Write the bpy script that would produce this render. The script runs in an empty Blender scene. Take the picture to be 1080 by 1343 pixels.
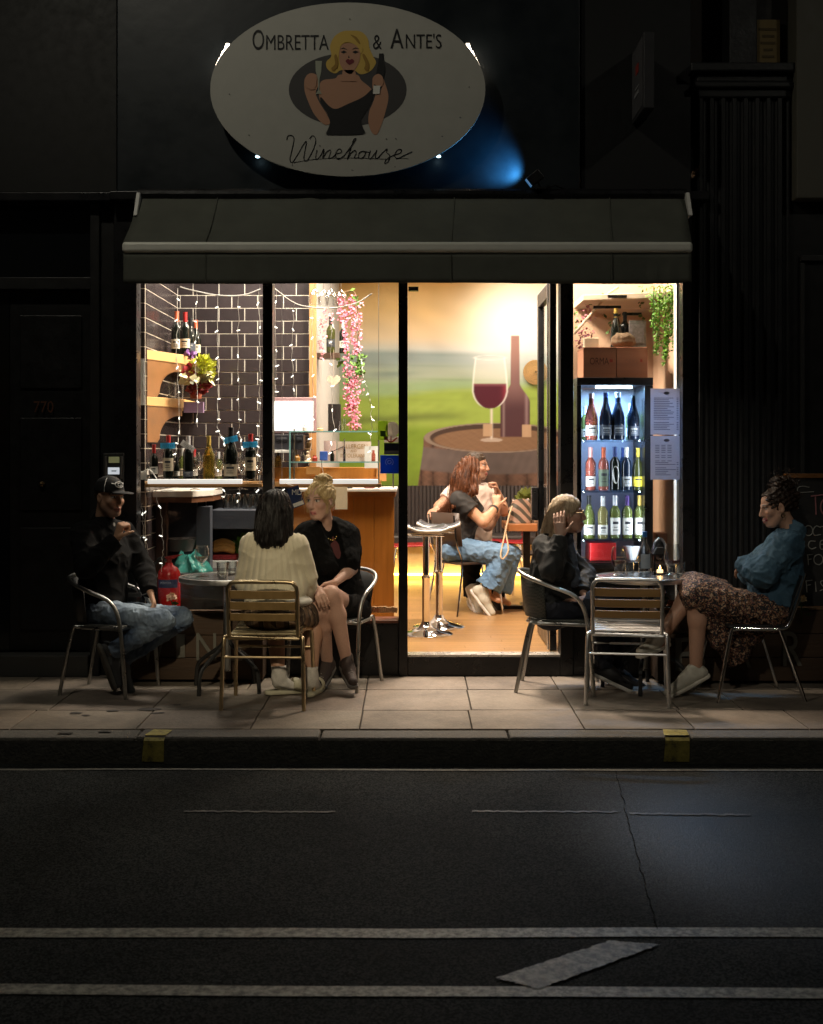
import bpy, bmesh, math, random
import numpy as np
from mathutils import Vector, Matrix
R = math.radians
random.seed(11)
sc = bpy.context.scene
COL = sc.collection
# ---------------------------------------------------------------- survey of the place: a pixel of the photograph and a distance give a point
FL, EYE, HY, CX = 1700.0, 1.53, 590.0, 540.0
def X(px, Y): return (px - CX) * Y / FL
def Z(py, Y): return EYE - (py - HY) * Y / FL
def P(px, py, Y): return Vector((X(px, Y), Y, Z(py, Y)))
YW = 8.8          # facade line
FLOOR = 0.14      # shop floor above pavement
# ---------------------------------------------------------------- materials
MATS = {}
def _nodes(name):
    m = bpy.data.materials.new(name); m.use_nodes = True
    nt = m.node_tree; b = nt.nodes['Principled BSDF']
    return m, nt, b
def M(name, col, rough=.5, metal=0., var=.15, scale=12., bump=0., bscale=60., trans=0., emit=None, estr=0., sheen=0., coat=0., stretch=(1,1,1), ior=1.45, rvar=.1, spec=.5):
    if name in MATS: return MATS[name]
    m, nt, b = _nodes(name)
    L = nt.links.new
    tc = nt.nodes.new('ShaderNodeTexCoord'); mp = nt.nodes.new('ShaderNodeMapping'); mp.inputs['Scale'].default_value = stretch
    L(tc.outputs['Object'], mp.inputs['Vector'])
    no = nt.nodes.new('ShaderNodeTexNoise'); no.inputs['Scale'].default_value = scale; no.inputs['Detail'].default_value = 6; no.inputs['Roughness'].default_value = .65
    L(mp.outputs['Vector'], no.inputs['Vector'])
    mx = nt.nodes.new('ShaderNodeMix'); mx.data_type = 'RGBA'
    lo = [max(0, c*(1-var*1.6)) for c in col]; hi = [min(1, c*(1+var*1.6)) for c in col]
    mx.inputs['A'].default_value = (*lo, 1); mx.inputs['B'].default_value = (*hi, 1)
    L(no.outputs['Fac'], mx.inputs['Factor']); L(mx.outputs['Result'], b.inputs['Base Color'])
    mr = nt.nodes.new('ShaderNodeMapRange'); mr.inputs['From Min'].default_value = .3; mr.inputs['From Max'].default_value = .7
    mr.inputs['To Min'].default_value = max(.02, rough-rvar); mr.inputs['To Max'].default_value = min(1, rough+rvar)
    L(no.outputs['Fac'], mr.inputs['Value']); L(mr.outputs['Result'], b.inputs['Roughness'])
    b.inputs['Metallic'].default_value = metal
    b.inputs['Transmission Weight'].default_value = trans
    b.inputs['IOR'].default_value = ior
    b.inputs['Specular IOR Level'].default_value = spec
    b.inputs['Sheen Weight'].default_value = sheen
    b.inputs['Coat Weight'].default_value = coat
    if emit: b.inputs['Emission Color'].default_value = (*emit, 1); b.inputs['Emission Strength'].default_value = estr
    if bump:
        n2 = nt.nodes.new('ShaderNodeTexNoise'); n2.inputs['Scale'].default_value = bscale; n2.inputs['Detail'].default_value = 4
        L(mp.outputs['Vector'], n2.inputs['Vector'])
        bp = nt.nodes.new('ShaderNodeBump'); bp.inputs['Strength'].default_value = bump; bp.inputs['Distance'].default_value = .01
        L(n2.outputs['Fac'], bp.inputs['Height']); L(bp.outputs['Normal'], b.inputs['Normal'])
    MATS[name] = m; return m
def glass_thin(name, tint=(1,1,1), refl=.06, edge=.35, blend=.3):
    """clear thin glass: lets light straight through, mirrors a little, more at the rim"""
    if name in MATS: return MATS[name]
    m, nt, b = _nodes(name); L = nt.links.new
    out = nt.nodes['Material Output']; nt.nodes.remove(b)
    tr = nt.nodes.new('ShaderNodeBsdfTransparent'); tr.inputs['Color'].default_value = (*tint, 1)
    gl = nt.nodes.new('ShaderNodeBsdfGlossy'); gl.inputs['Roughness'].default_value = .03
    lw = nt.nodes.new('ShaderNodeLayerWeight'); lw.inputs['Blend'].default_value = blend
    mr = nt.nodes.new('ShaderNodeMapRange'); mr.inputs['To Min'].default_value = refl; mr.inputs['To Max'].default_value = edge
    L(lw.outputs['Facing'], mr.inputs['Value'])
    ms = nt.nodes.new('ShaderNodeMixShader'); L(mr.outputs['Result'], ms.inputs['Fac']); L(tr.outputs[0], ms.inputs[1]); L(gl.outputs[0], ms.inputs[2])
    L(ms.outputs[0], out.inputs['Surface'])
    MATS[name] = m; return m
def EM(name, col, s):
    if name in MATS: return MATS[name]
    m, nt, b = _nodes(name)
    b.inputs['Base Color'].default_value = (.8,.8,.8,1); b.inputs['Emission Color'].default_value = (*col,1); b.inputs['Emission Strength'].default_value = s
    MATS[name] = m; return m
def VC(name, rough=.6, bump=0., bscale=80., attr='tone', sheen=0., spec=.5, blot=0., blots=2.2):
    """colour carried by the mesh itself (printed pictures, skin with lips and brows)"""
    if name in MATS: return MATS[name]
    m, nt, b = _nodes(name); L = nt.links.new
    a = nt.nodes.new('ShaderNodeAttribute'); a.attribute_name = attr
    tc = nt.nodes.new('ShaderNodeTexCoord')
    no = nt.nodes.new('ShaderNodeTexNoise'); no.inputs['Scale'].default_value = bscale; no.inputs['Detail'].default_value = 5
    L(tc.outputs['Object'], no.inputs['Vector'])
    mr = nt.nodes.new('ShaderNodeMapRange'); mr.inputs['To Min'].default_value = .82; mr.inputs['To Max'].default_value = 1.18; L(no.outputs['Fac'], mr.inputs['Value'])
    mx = nt.nodes.new('ShaderNodeVectorMath'); mx.operation = 'SCALE'; L(a.outputs['Color'], mx.inputs[0]); L(mr.outputs['Result'], mx.inputs['Scale'])
    last = mx.outputs['Vector']
    if blot:
        n3 = nt.nodes.new('ShaderNodeTexNoise'); n3.inputs['Scale'].default_value = blots; n3.inputs['Detail'].default_value = 9; n3.inputs['Roughness'].default_value = .72
        L(tc.outputs['Object'], n3.inputs['Vector']); m3 = nt.nodes.new('ShaderNodeMapRange'); m3.inputs['From Min'].default_value = .33; m3.inputs['From Max'].default_value = .62; m3.inputs['To Min'].default_value = 1-blot; m3.inputs['To Max'].default_value = 1+blot*.25; L(n3.outputs['Fac'], m3.inputs['Value'])
        m4 = nt.nodes.new('ShaderNodeVectorMath'); m4.operation = 'SCALE'; L(last, m4.inputs[0]); L(m3.outputs['Result'], m4.inputs['Scale']); last = m4.outputs['Vector']
    L(last, b.inputs['Base Color'])
    b.inputs['Roughness'].default_value = rough; b.inputs['Sheen Weight'].default_value = sheen; b.inputs['Specular IOR Level'].default_value = spec
    if bump:
        bp = nt.nodes.new('ShaderNodeBump'); bp.inputs['Strength'].default_value = bump; bp.inputs['Distance'].default_value = .006
        L(no.outputs['Fac'], bp.inputs['Height']); L(bp.outputs['Normal'], b.inputs['Normal'])
    MATS[name] = m; return m
# ---------------------------------------------------------------- mesh gathering
def text_geo(s):
    cu = bpy.data.curves.new('lettering', 'FONT'); cu.body = s; cu.resolution_u = 4
    ob = bpy.data.objects.new('lettering', cu)
    me = bpy.data.meshes.new_from_object(ob)
    v = [(a.co.x, a.co.y) for a in me.vertices]; f = [tuple(p.vertices) for p in me.polygons]
    bpy.data.objects.remove(ob); bpy.data.curves.remove(cu); bpy.data.meshes.remove(me)
    return v, f
def catmull(pts, n=6, closed=False):
    pts = [Vector(p) for p in pts]; out = []; N = len(pts)
    rng = range(N) if closed else range(N-1)
    for i in rng:
        if closed: a, b, c, d = pts[i-1], pts[i], pts[(i+1) % N], pts[(i+2) % N]
        else: a, b, c, d = pts[max(i-1,0)], pts[i], pts[i+1], pts[min(i+2,N-1)]
        for k in range(n):
            t = k/n
            out.append(.5*((2*b) + (c-a)*t + (2*a-5*b+4*c-d)*t*t + (3*b-a-3*c+d)*t**3))
    if not closed: out.append(pts[-1])
    return out
class MB:
    def __init__(s): s.v = []; s.f = []; s.mi = []; s.col = []; s.cur = 0
    def add(s, vs, fs, col=None):
        o = len(s.v); s.v += [tuple(v) for v in vs]
        for f in fs: s.f.append(tuple(i+o for i in f)); s.mi.append(s.cur)
        s.col += [col or (1,1,1)]*len(vs); return s
    def box(s, x0, x1, y0, y1, z0, z1, col=None):
        return s.add([(x,y,z) for x in (x0,x1) for y in (y0,y1) for z in (z0,z1)],
                     [(0,1,3,2),(4,6,7,5),(0,4,5,1),(2,3,7,6),(0,2,6,4),(1,5,7,3)], col)
    def hexa(s, b, t, col=None):
        """two quads, bottom and top, same order"""
        return s.add(list(b)+list(t), [(3,2,1,0),(4,5,6,7),(0,1,5,4),(1,2,6,5),(2,3,7,6),(3,0,4,7)], col)
    def quad(s, a, b, c, d, col=None): return s.add([a,b,c,d], [(0,1,2,3)], col)
    def tube(s, pts, r, n=8, cap=True, closed=False, col=None):
        pts = [Vector(p) for p in pts]; N = len(pts)
        rs = r if hasattr(r, '__len__') else [r]*N
        vs = []; prev = None
        for i in range(N):
            if closed: t = pts[(i+1) % N]-pts[i-1]
            else: t = pts[min(i+1,N-1)]-pts[max(i-1,0)]
            t = t.normalized() if t.length > 1e-9 else Vector((0,0,1))
            if prev is None:
                u = t.orthogonal().normalized()
            else:
                u = prev - t*prev.dot(t); u = u.normalized() if u.length > 1e-6 else t.orthogonal().normalized()
            prev = u; w = t.cross(u)
            for k in range(n):
                a = 2*math.pi*k/n; vs.append(pts[i]+(u*math.cos(a)+w*math.sin(a))*rs[i])
        fs = []
        for i in range(N if closed else N-1):
            j = (i+1) % N
            for k in range(n): fs.append((i*n+k, i*n+(k+1)%n, j*n+(k+1)%n, j*n+k))
        if cap and not closed: fs += [tuple(range(n))[::-1], tuple((N-1)*n+k for k in range(n))]
        return s.add(vs, fs, col)
    def lathe(s, prof, c=(0,0,0), n=20, axis=None, col=None, cap=True):
        vs = []; c = Vector(c)
        q = axis.to_track_quat('Z','Y') if axis is not None else None
        for r, z in prof:
            for k in range(n):
                a = 2*math.pi*k/n; v = Vector((r*math.cos(a), r*math.sin(a), z))
                vs.append(c + (q @ v if q else v))
        fs = []
        for i in range(len(prof)-1):
            for k in range(n): fs.append((i*n+k, i*n+(k+1)%n, (i+1)*n+(k+1)%n, (i+1)*n+k))
        if cap:
            if prof[0][0] > 1e-4: fs.append(tuple(range(n))[::-1])
            if prof[-1][0] > 1e-4: fs.append(tuple((len(prof)-1)*n+k for k in range(n)))
        return s.add(vs, fs, col)
    def ball(s, c, r, n=10, m=7, col=None):
        r = r if hasattr(r,'__len__') else (r,r,r); vs = []; fs = []
        for i in range(m+1):
            p = math.pi*i/m
            for k in range(n):
                a = 2*math.pi*k/n
                vs.append((c[0]+r[0]*math.sin(p)*math.cos(a), c[1]+r[1]*math.sin(p)*math.sin(a), c[2]-r[2]*math.cos(p)))
        for i in range(m):
            for k in range(n): fs.append((i*n+k, i*n+(k+1)%n, (i+1)*n+(k+1)%n, (i+1)*n+k))
        return s.add(vs, fs, col)
    def prism(s, poly, y0, y1, col=None):
        """outline in (x,z), front at y0, back at y1"""
        n = len(poly)
        vs = [(p[0], y0, p[1]) for p in poly]+[(p[0], y1, p[1]) for p in poly]
        fs = [tuple(range(n)), tuple(range(n,2*n))[::-1]]+[(i, i+n, (i+1)%n+n, (i+1)%n) for i in range(n)]
        return s.add(vs, fs, col)
    def sheet(s, poly, y, col=None):
        return s.add([(p[0], y, p[1]) for p in poly], [tuple(range(len(poly)))], col)
    def text(s, body, x0, x1, z0, z1, y, depth=0., col=None, plane='xz', yx=None):
        v, f = text_geo(body)
        us = [a[0] for a in v]; ws = [a[1] for a in v]
        a0, a1, b0, b1 = min(us), max(us), min(ws), max(ws)
        mp = [(x0+(u-a0)/(a1-a0)*(x1-x0), z0+(w-b0)/(b1-b0)*(z1-z0)) for u, w in v]
        if plane == 'xz': s.add([(p[0], y, p[1]) for p in mp], f, col)
        else: s.add([(y, p[0], p[1]) for p in mp], f, col)
        return s
    def build(s, name, mat, parent=None, smooth=False, bevel=0., bseg=2, world=True, colour=False):
        me = bpy.data.meshes.new(name)
        v = s.v
        o = bpy.data.objects.new(name, me)
        off = None
        if parent is not None:
            if world and 'base' in parent: off = parent['base'][:]
        elif world and v:
            a = np.array(v); off = ((a[:,0].min()+a[:,0].max())/2, (a[:,1].min()+a[:,1].max())/2, a[:,2].min())
            o.location = off; o['base'] = off
        if off is not None: v = [(p[0]-off[0], p[1]-off[1], p[2]-off[2]) for p in v]
        me.from_pydata(v, [], s.f)
        mats = mat if isinstance(mat, (list, tuple)) else [mat]
        for m in mats: me.materials.append(m)
        if len(mats) > 1: me.polygons.foreach_set('material_index', s.mi)
        if colour:
            at = me.color_attributes.new('tone', 'FLOAT_COLOR', 'POINT')
            at.data.foreach_set('color', [c for q in s.col for c in (*q, 1.)])
        bm = bmesh.new(); bm.from_mesh(me); bmesh.ops.recalc_face_normals(bm, faces=bm.faces); bm.to_mesh(me); bm.free()
        if smooth:
            me.polygons.foreach_set('use_smooth', [True]*len(me.polygons))
            try: me.set_sharp_from_angle(angle=R(40))
            except Exception: pass
        if parent is not None:
            o.parent = parent
            if 'base' in parent: o['base'] = parent['base'][:]
        COL.objects.link(o)
        if bevel:
            b = o.modifiers.new('edge', 'BEVEL'); b.width = bevel; b.segments = bseg; b.limit_method = 'ANGLE'; b.angle_limit = R(40)
        return o
def tag(o, label=None, cat=None, group=None, kind=None):
    if label: o['label'] = label
    if cat: o['category'] = cat
    if group: o['group'] = group
    if kind: o['kind'] = kind
    return o
def thing(name, label, cat, loc=(0,0,0), group=None, rz=0.):
    o = bpy.data.objects.new(name, None); COL.objects.link(o)
    o.empty_display_size = .1; o.location = loc; o.rotation_euler = (0,0,rz); o['base'] = tuple(loc)
    return tag(o, label, cat, group)
def copy_tree(o, parent=None):
    c = o.copy(); COL.objects.link(c)
    if parent is not None: c.parent = parent
    for ch in list(o.children): copy_tree(ch, c)
    return c
def place(proto, first, loc, rz, label, group=None):
    c = proto if first else copy_tree(proto)
    c.location = loc; c.rotation_euler = (0,0,rz); c['label'] = label
    if group: c['group'] = group
    return c
def struct(name, mb, mat, **k):
    o = mb.build(name, mat, **k); o['kind'] = 'structure'; return o
def top(name, mb, mat, label, cat, group=None, **k):
    return tag(mb.build(name, mat, **k), label, cat, group)
def TP(name, col, k=.5):
    """thin paper or film that also glows with the light behind it"""
    if name in MATS: return MATS[name]
    m, nt, b = _nodes(name); L = nt.links.new; b.inputs['Base Color'].default_value = (*col,1); b.inputs['Roughness'].default_value = .5
    tl = nt.nodes.new('ShaderNodeBsdfTranslucent'); tl.inputs['Color'].default_value = (*col,1); ms = nt.nodes.new('ShaderNodeMixShader')
    no = nt.nodes.new('ShaderNodeTexNoise'); no.inputs['Scale'].default_value = 14; mr = nt.nodes.new('ShaderNodeMapRange'); mr.inputs['To Min'].default_value = k-.12; mr.inputs['To Max'].default_value = k+.12; L(no.outputs['Fac'],mr.inputs['Value']); L(mr.outputs['Result'],ms.inputs['Fac'])
    L(b.outputs[0],ms.inputs[1]); L(tl.outputs[0],ms.inputs[2]); L(ms.outputs[0],nt.nodes['Material Output'].inputs['Surface']); MATS[name] = m; return m
# common materials
blackpaint = M('black_gloss_paint', (.012,.012,.013), .32, bump=.15, bscale=25)
steel = M('brushed_aluminium', (.74,.74,.73), .36, 1., var=.08, scale=40, bump=.05, bscale=300)
chrome = M('chrome', (.82,.82,.82), .08, 1., var=.03, rvar=.04)
clear = glass_thin('clear_glass', (.97,.985,.985), .06, .95, .45)
winepane = glass_thin('window_glass', (.97,.985,.98), .025, .2)
rubber = M('black_rubber', (.015,.015,.015), .7)
white = M('white_paint', (.78,.77,.73), .5, bump=.1)
paper = M('white_paper', (.8,.8,.78), .7, var=.04)
ink = M('dark_ink', (.03,.03,.035), .6)
# ================================================================= ground
asph = None
def asphalt():
    m, nt, b = _nodes('asphalt'); L = nt.links.new
    tc = nt.nodes.new('ShaderNodeTexCoord')
    n1 = nt.nodes.new('ShaderNodeTexNoise'); n1.inputs['Scale'].default_value = 130; n1.inputs['Detail'].default_value = 3
    n2 = nt.nodes.new('ShaderNodeTexNoise'); n2.inputs['Scale'].default_value = 1.1; n2.inputs['Detail'].default_value = 8; n2.inputs['Roughness'].default_value = .7
    vo = nt.nodes.new('ShaderNodeTexVoronoi'); vo.inputs['Scale'].default_value = 150
    for n in (n1,n2,vo): L(tc.outputs['Object'], n.inputs['Vector'])
    r1 = nt.nodes.new('ShaderNodeValToRGB'); r1.color_ramp.elements[0].color = (.007,.0078,.0078,1); r1.color_ramp.elements[1].color = (.040,.043,.042,1)
    r1.color_ramp.elements[0].position = .35; r1.color_ramp.elements[1].position = .7
    L(vo.outputs['Color'], r1.inputs['Fac'])
    r2 = nt.nodes.new('ShaderNodeMapRange'); r2.inputs['From Min'].default_value = .3; r2.inputs['From Max'].default_value = .7; r2.inputs['To Min'].default_value = .55; r2.inputs['To Max'].default_value = 1.35
    L(n2.outputs['Fac'], r2.inputs['Value'])
    sx = nt.nodes.new('ShaderNodeVectorMath'); sx.operation = 'SCALE'; L(r1.outputs['Color'], sx.inputs[0]); L(r2.outputs['Result'], sx.inputs['Scale'])
    L(sx.outputs['Vector'], b.inputs['Base Color'])
    # a stretch worn smooth by standing wheels, soft edged, towards the right
    mp = nt.nodes.new('ShaderNodeMapping'); mp.inputs['Location'].default_value = (-1.40,-5.15,0); mp.inputs['Scale'].default_value = (1,1,1); mp.vector_type = 'POINT'; L(tc.outputs['Object'], mp.inputs['Vector'])
    sp = nt.nodes.new('ShaderNodeVectorMath'); sp.operation = 'MULTIPLY'; sp.inputs[1].default_value = (1.15,.62,0); L(mp.outputs['Vector'], sp.inputs[0])
    ln_ = nt.nodes.new('ShaderNodeVectorMath'); ln_.operation = 'LENGTH'; L(sp.outputs['Vector'], ln_.inputs[0])
    ms = nt.nodes.new('ShaderNodeMapRange'); ms.interpolation_type = 'SMOOTHSTEP'; ms.inputs['From Min'].default_value = 1.0; ms.inputs['From Max'].default_value = .1; ms.inputs['To Min'].default_value = 0; ms.inputs['To Max'].default_value = 1; L(ln_.outputs['Value'], ms.inputs['Value'])
    rr_ = nt.nodes.new('ShaderNodeMapRange'); rr_.inputs['To Min'].default_value = .8; rr_.inputs['To Max'].default_value = .5; L(ms.outputs['Result'], rr_.inputs['Value']); L(rr_.outputs['Result'], b.inputs['Roughness'])
    sr_ = nt.nodes.new('ShaderNodeMapRange'); sr_.inputs['To Min'].default_value = .06; sr_.inputs['To Max'].default_value = .38; L(ms.outputs['Result'], sr_.inputs['Value']); L(sr_.outputs['Result'], b.inputs['Specular IOR Level'])
    bp = nt.nodes.new('ShaderNodeBump'); bp.inputs['Strength'].default_value = .25; bp.inputs['Distance'].default_value = .005
    L(vo.outputs['Distance'], bp.inputs['Height']); L(bp.outputs['Normal'], b.inputs['Normal'])
    return m
asph = asphalt()
def worn(name, col, thr=.42, scale=9., base=(.03,.029,.027)):
    """paint worn through to the asphalt in patches"""
    m, nt, b = _nodes(name); L = nt.links.new
    tc = nt.nodes.new('ShaderNodeTexCoord')
    n1 = nt.nodes.new('ShaderNodeTexNoise'); n1.inputs['Scale'].default_value = scale; n1.inputs['Detail'].default_value = 12; n1.inputs['Roughness'].default_value = .8
    L(tc.outputs['Object'], n1.inputs['Vector'])
    rp = nt.nodes.new('ShaderNodeValToRGB'); e = rp.color_ramp.elements
    e[0].position = thr-.06; e[0].color = (*base,1); e[1].position = thr+.05; e[1].color = tuple(q*.62 for q in col)+(1,); q3 = e.new(thr+.2); q3.color = (*col,1)
    L(n1.outputs['Fac'], rp.inputs['Fac']); L(rp.outputs['Color'], b.inputs['Base Color'])
    b.inputs['Roughness'].default_value = .6
    MATS[name] = m; return m
ROAD = -.14
KY = 6.9
g = MB()
nx, ny = 60, 30
for j in range(ny):
    for i in range(nx):
        x0, x1 = -15+30*i/nx, -15+30*(i+1)/nx; y0, y1 = -6+(KY+6)*j/ny, -6+(KY+6)*(j+1)/ny
        g.quad((x0,y0,ROAD),(x1,y0,ROAD),(x1,y1,ROAD),(x0,y1,ROAD))
struct('road', g, asph)
wp = worn('worn_white_line', (.50,.485,.41), .49, 30, base=(.085,.083,.074)); wf = worn('faded_line', (.16,.155,.14), .54, 9)
def roadline(name, pts, w, mat, zz=.004):
    m = MB(); vs = []
    for (x,y) in pts: vs += [(x,y-w/2,ROAD+zz),(x,y+w/2,ROAD+zz)]
    m.add(vs, [(2*i,2*i+2,2*i+3,2*i+1) for i in range(len(pts)-1)])
    return struct(name, m, mat)
def gy(py): return FL*(EYE-ROAD)/(py-HY)
def wob(x0, x1, ya, yb, n=40, a=.008): return [(x0+(x1-x0)*i/n, ya+(yb-ya)*i/n+random.uniform(-a,a)) for i in range(n+1)]
roadline('road_edge_line', wob(-8,8,gy(1009),gy(1012)), .03, worn('thin_white_line',(.20,.195,.165),.45,20))
for xa_, xb_ in ((-1.05,-.35),(.28,.95)): roadline('faded_road_line', wob(xa_,xb_,gy(1065),gy(1066)), .022, wf)
roadline('faded_road_line', wob(1.0,1.55,gy(1068),gy(1070)), .025, worn('thin_line_two',(.22,.22,.21),.46,9))
roadline('road_lane_line', wob(-8,8,gy(1224),gy(1226)), .085, wp)
roadline('road_lane_line', wob(-8,8,gy(1283),gy(1322), a=.006), .075, wp)
def G(px, py): y = gy(py); return ((px-CX)*y/FL, y, ROAD+.006)
m = MB(); 
def ragged(pts, n=44, s=.0045):
    out = []
    for i in range(len(pts)):
        a, b = Vector(pts[i]), Vector(pts[(i+1)%len(pts)])
        for k in range(n): q = a+(b-a)*(k/n); out.append((q.x+random.uniform(-s,s), q.y+random.uniform(-s,s), q.z))
    return out
rg = ragged([G(650,1285),G(800,1236),G(866,1241),G(706,1300)]); m.add(rg, [tuple(range(len(rg)))]); struct('road_chevron_marking', m, worn('worn_chevron',(.40,.39,.33),.50,24,base=(.045,.044,.040)))
def seam(name, pts, w):
    mm = MB(); vs = []
    for i,(x,y) in enumerate(pts):
        vs += [(x-w/2,y,ROAD+.005),(x+w/2,y+.01,ROAD+.005)]
    mm.add(vs, [(2*i,2*i+1,2*i+3,2*i+2) for i in range(len(pts)-1)]); return struct(name, mm, M('tar', (.0065,.0067,.0067), .95, spec=0))
def jit(a, b, n=46, s=.012): return [(a[0]+(b[0]-a[0])*i/n+random.uniform(-s,s), a[1]+(b[1]-a[1])*i/n) for i in range(n+1)]
seam('road_seam', jit((X(808,6.7),6.7),(X(862,4.5),4.5), s=.006), .0035)
# kerb stones
gran = M('granite_kerb', (.13,.12,.105), .8, var=.45, scale=45, bump=.5, bscale=90)
k = MB(); xs = [X(px,6.95) for px in (-400,-70,180,420,668,905,1150,1400,1700)]
for a, b in zip(xs[:-1], xs[1:]):
    dz = random.uniform(-.004,.004); d = random.uniform(-.006,.006)
    k.hexa([(a+.004,KY+d,ROAD-.05),(b-.004,KY+d,ROAD-.05),(b-.004,KY+.2,ROAD-.05),(a+.004,KY+.2,ROAD-.05)],
           [(a+.004,KY+d+.015,dz-.002),(b-.004,KY+d+.015,dz-.002),(b-.004,KY+.2,dz-.002),(a+.004,KY+.2,dz-.002)])
struct('kerb', k, gran, bevel=.012)
m = MB(); m.box(-7,7,KY-.0075,KY-.0065,ROAD,-.016); struct('kerb_face', m, M('shaded_dirty_kerb_face', (.085,.082,.07), .85, var=.5, scale=18, bump=.5, bscale=60))  # thin dark sheet; shade on the kerb front put into its dirty colour
yp = worn('worn_yellow_paint', (.55,.46,.11), .43, 13, base=(.07,.065,.05))
for (pa,pb) in ((189,219),(868,903)):
    a, b = X(pa,6.95), X(pb,6.95); m = MB()
    m.add([(a,KY-.0095,ROAD+.012),(b-.006,KY-.0095,ROAD+.01),(b-.004,KY-.0095,-.018),(a+.01,KY-.0095,-.017),(b-.002,KY+.006,-.003),(a+.012,KY+.006,-.002)], [(0,1,2,3),(3,2,4,5)])
    m.add([(a+.008,KY+.02,.0065),(b,KY+.02,.0065),(b+.012,KY+.15,.0065),(a+.03,KY+.17,.0065)], [(0,1,2,3)])
    struct('kerb_paint_marking', m, yp)
# pavement slabs
pm = VC('paving_stone', .72, .4, 70., blot=.42)
pv = MB()
rows = [(7.105,7.62),(7.625,8.27),(8.275,9.0)]
cuts = [[X(p,7.35) for p in (-420,-270,-120,30,190,335,474,617,760,900,1045,1190,1340,1480)],
        [X(p,7.9) for p in (-470,-330,-185,-60,80,210,350,478,616,745,880,960,1110,1260,1400,1550)],
        [X(p,8.5) for p in (-360,-200,-80,40,160,330,482,612,728,870,1010,1140,1300,1480)]]
for (y0,y1), cs in zip(rows, cuts):
    for a, b in zip(cs[:-1], cs[1:]):
        t = random.uniform(.8,1.12); c = (.25*t*random.uniform(.97,1.03), .208*t, .168*t*random.uniform(.96,1.02)); g2 = .0035
        q = [random.uniform(-.0015,.0015) for _ in range(4)]
        pv.hexa([(a+g2,y0+g2,-.05),(b-g2,y0+g2,-.05),(b-g2,y1-g2,-.05),(a+g2,y1-g2,-.05)], [(a+g2,y0+g2,q[0]),(b-g2,y0+g2,q[1]),(b-g2,y1-g2,q[2]),(a+g2,y1-g2,q[3])], c)
struct('pavement', pv, pm, bevel=.004, colour=True)
m = MB(); m.box(-8,8,7.08,9.2,-.3,-.022); struct('pavement_bed', m, M('joint_dirt', (.05,.045,.04), .9))
# ground stains on slabs
st = M('dark_pavement_stain', (.07,.062,.055), .7, var=.4)
m = MB()
for (px,py,w) in ((100,936,.05),(112,939,.03),(196,931,.07),(206,936,.05),(146,933,.04),(138,960,.04),(88,962,.05),(232,925,.03)):
    y = FL*EYE/(py-HY); x = (px-CX)*y/FL
    m.add([(x+w*random.uniform(.6,1.2)*math.cos(a), y+w*.6*random.uniform(.6,1.2)*math.sin(a), .0045) for a in [2*math.pi*i/11 for i in range(11)]], [tuple(range(11))])
struct('pavement_stain_marking', m, st)

# ================================================================= facade of the wine bar
fascia_m = M('dark_blue_fascia_paint', (.008,.0125,.016), .42, var=.2, scale=3, bump=.12, bscale=9)
front = thing('wine_bar_front', 'black painted wine bar shopfront with wide lit windows and open doorway', 'shop front', (0,YW,0))
y0, y1 = 8.78, 8.88
def fx(px): return X(px, y0)
def fz(py): return Z(py, y0)
ZT = 3.3
m = MB(); m.box(fx(157),fx(759),8.70,8.95,3.262,5.6); m.build('fascia_board', fascia_m, front, bevel=.006)
m = MB(); m.box(fx(761),fx(905),8.74,8.95,3.262,5.6); m.build('fascia_panel', M('dull_black_fascia', (.009,.0095,.010), .6), front, bevel=.006)
m = MB(); m.box(fx(150),fx(925),8.64,8.95,3.20,3.258); m.build('cornice_rail', blackpaint, front, bevel=.006)
for a, b, n in ((150,180,'corner_post'),(345,358,'mullion'),(523,535,'door_post'),(735,752,'door_post'),(895,912,'corner_post')):
    m = MB(); m.box(fx(a),fx(b),8.76,8.9,0.,3.2); m.build(n, blackpaint, front, bevel=.004)
for a, b in ((180,345),(358,523),(535,735),(752,895)):
    m = MB(); m.box(fx(a)+.001,fx(b)-.001,8.78,8.88,2.72,3.199); m.build('transom_panel', blackpaint, front)
for a, b, zt in ((180,345,.40),(358,523,.38),(752,895,.40)):
    m = MB(); m.box(fx(a)+.001,fx(b)-.001,8.78,8.9,0.,zt-.02); m.build('stall_riser', blackpaint, front, bevel=.004)
    m = MB(); m.box(fx(a)+.001,fx(b)-.001,8.74,8.95,zt-.02,zt); m.build('window_sill', M('varnished_sill', (.16,.055,.03), .35, var=.3, scale=20), front, bevel=.003)
for a, b, zt in ((180,345,.40),(358,523,.38),(752,895,.40)):
    m = MB(); m.box(fx(a)+.001,fx(b)-.001,8.826,8.832,zt,2.72); m.build('window_pane', winepane, front)
m = MB(); m.box(fx(535)+.001,fx(735)-.001,8.76,8.93,0.,FLOOR-.01); m.build('door_step', blackpaint, front, bevel=.004)
m = MB(); m.box(fx(535)+.001,fx(735)-.001,8.765,8.9,FLOOR-.01,FLOOR+.004); m.build('threshold_strip', M('threshold_metal',(.75,.72,.66),.3,.7), front)
m = MB(); m.box(fx(536),fx(549),8.74,8.80,Z(381,8.75),Z(376,8.75)); m.build('door_closer_catch', blackpaint, front)
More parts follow.
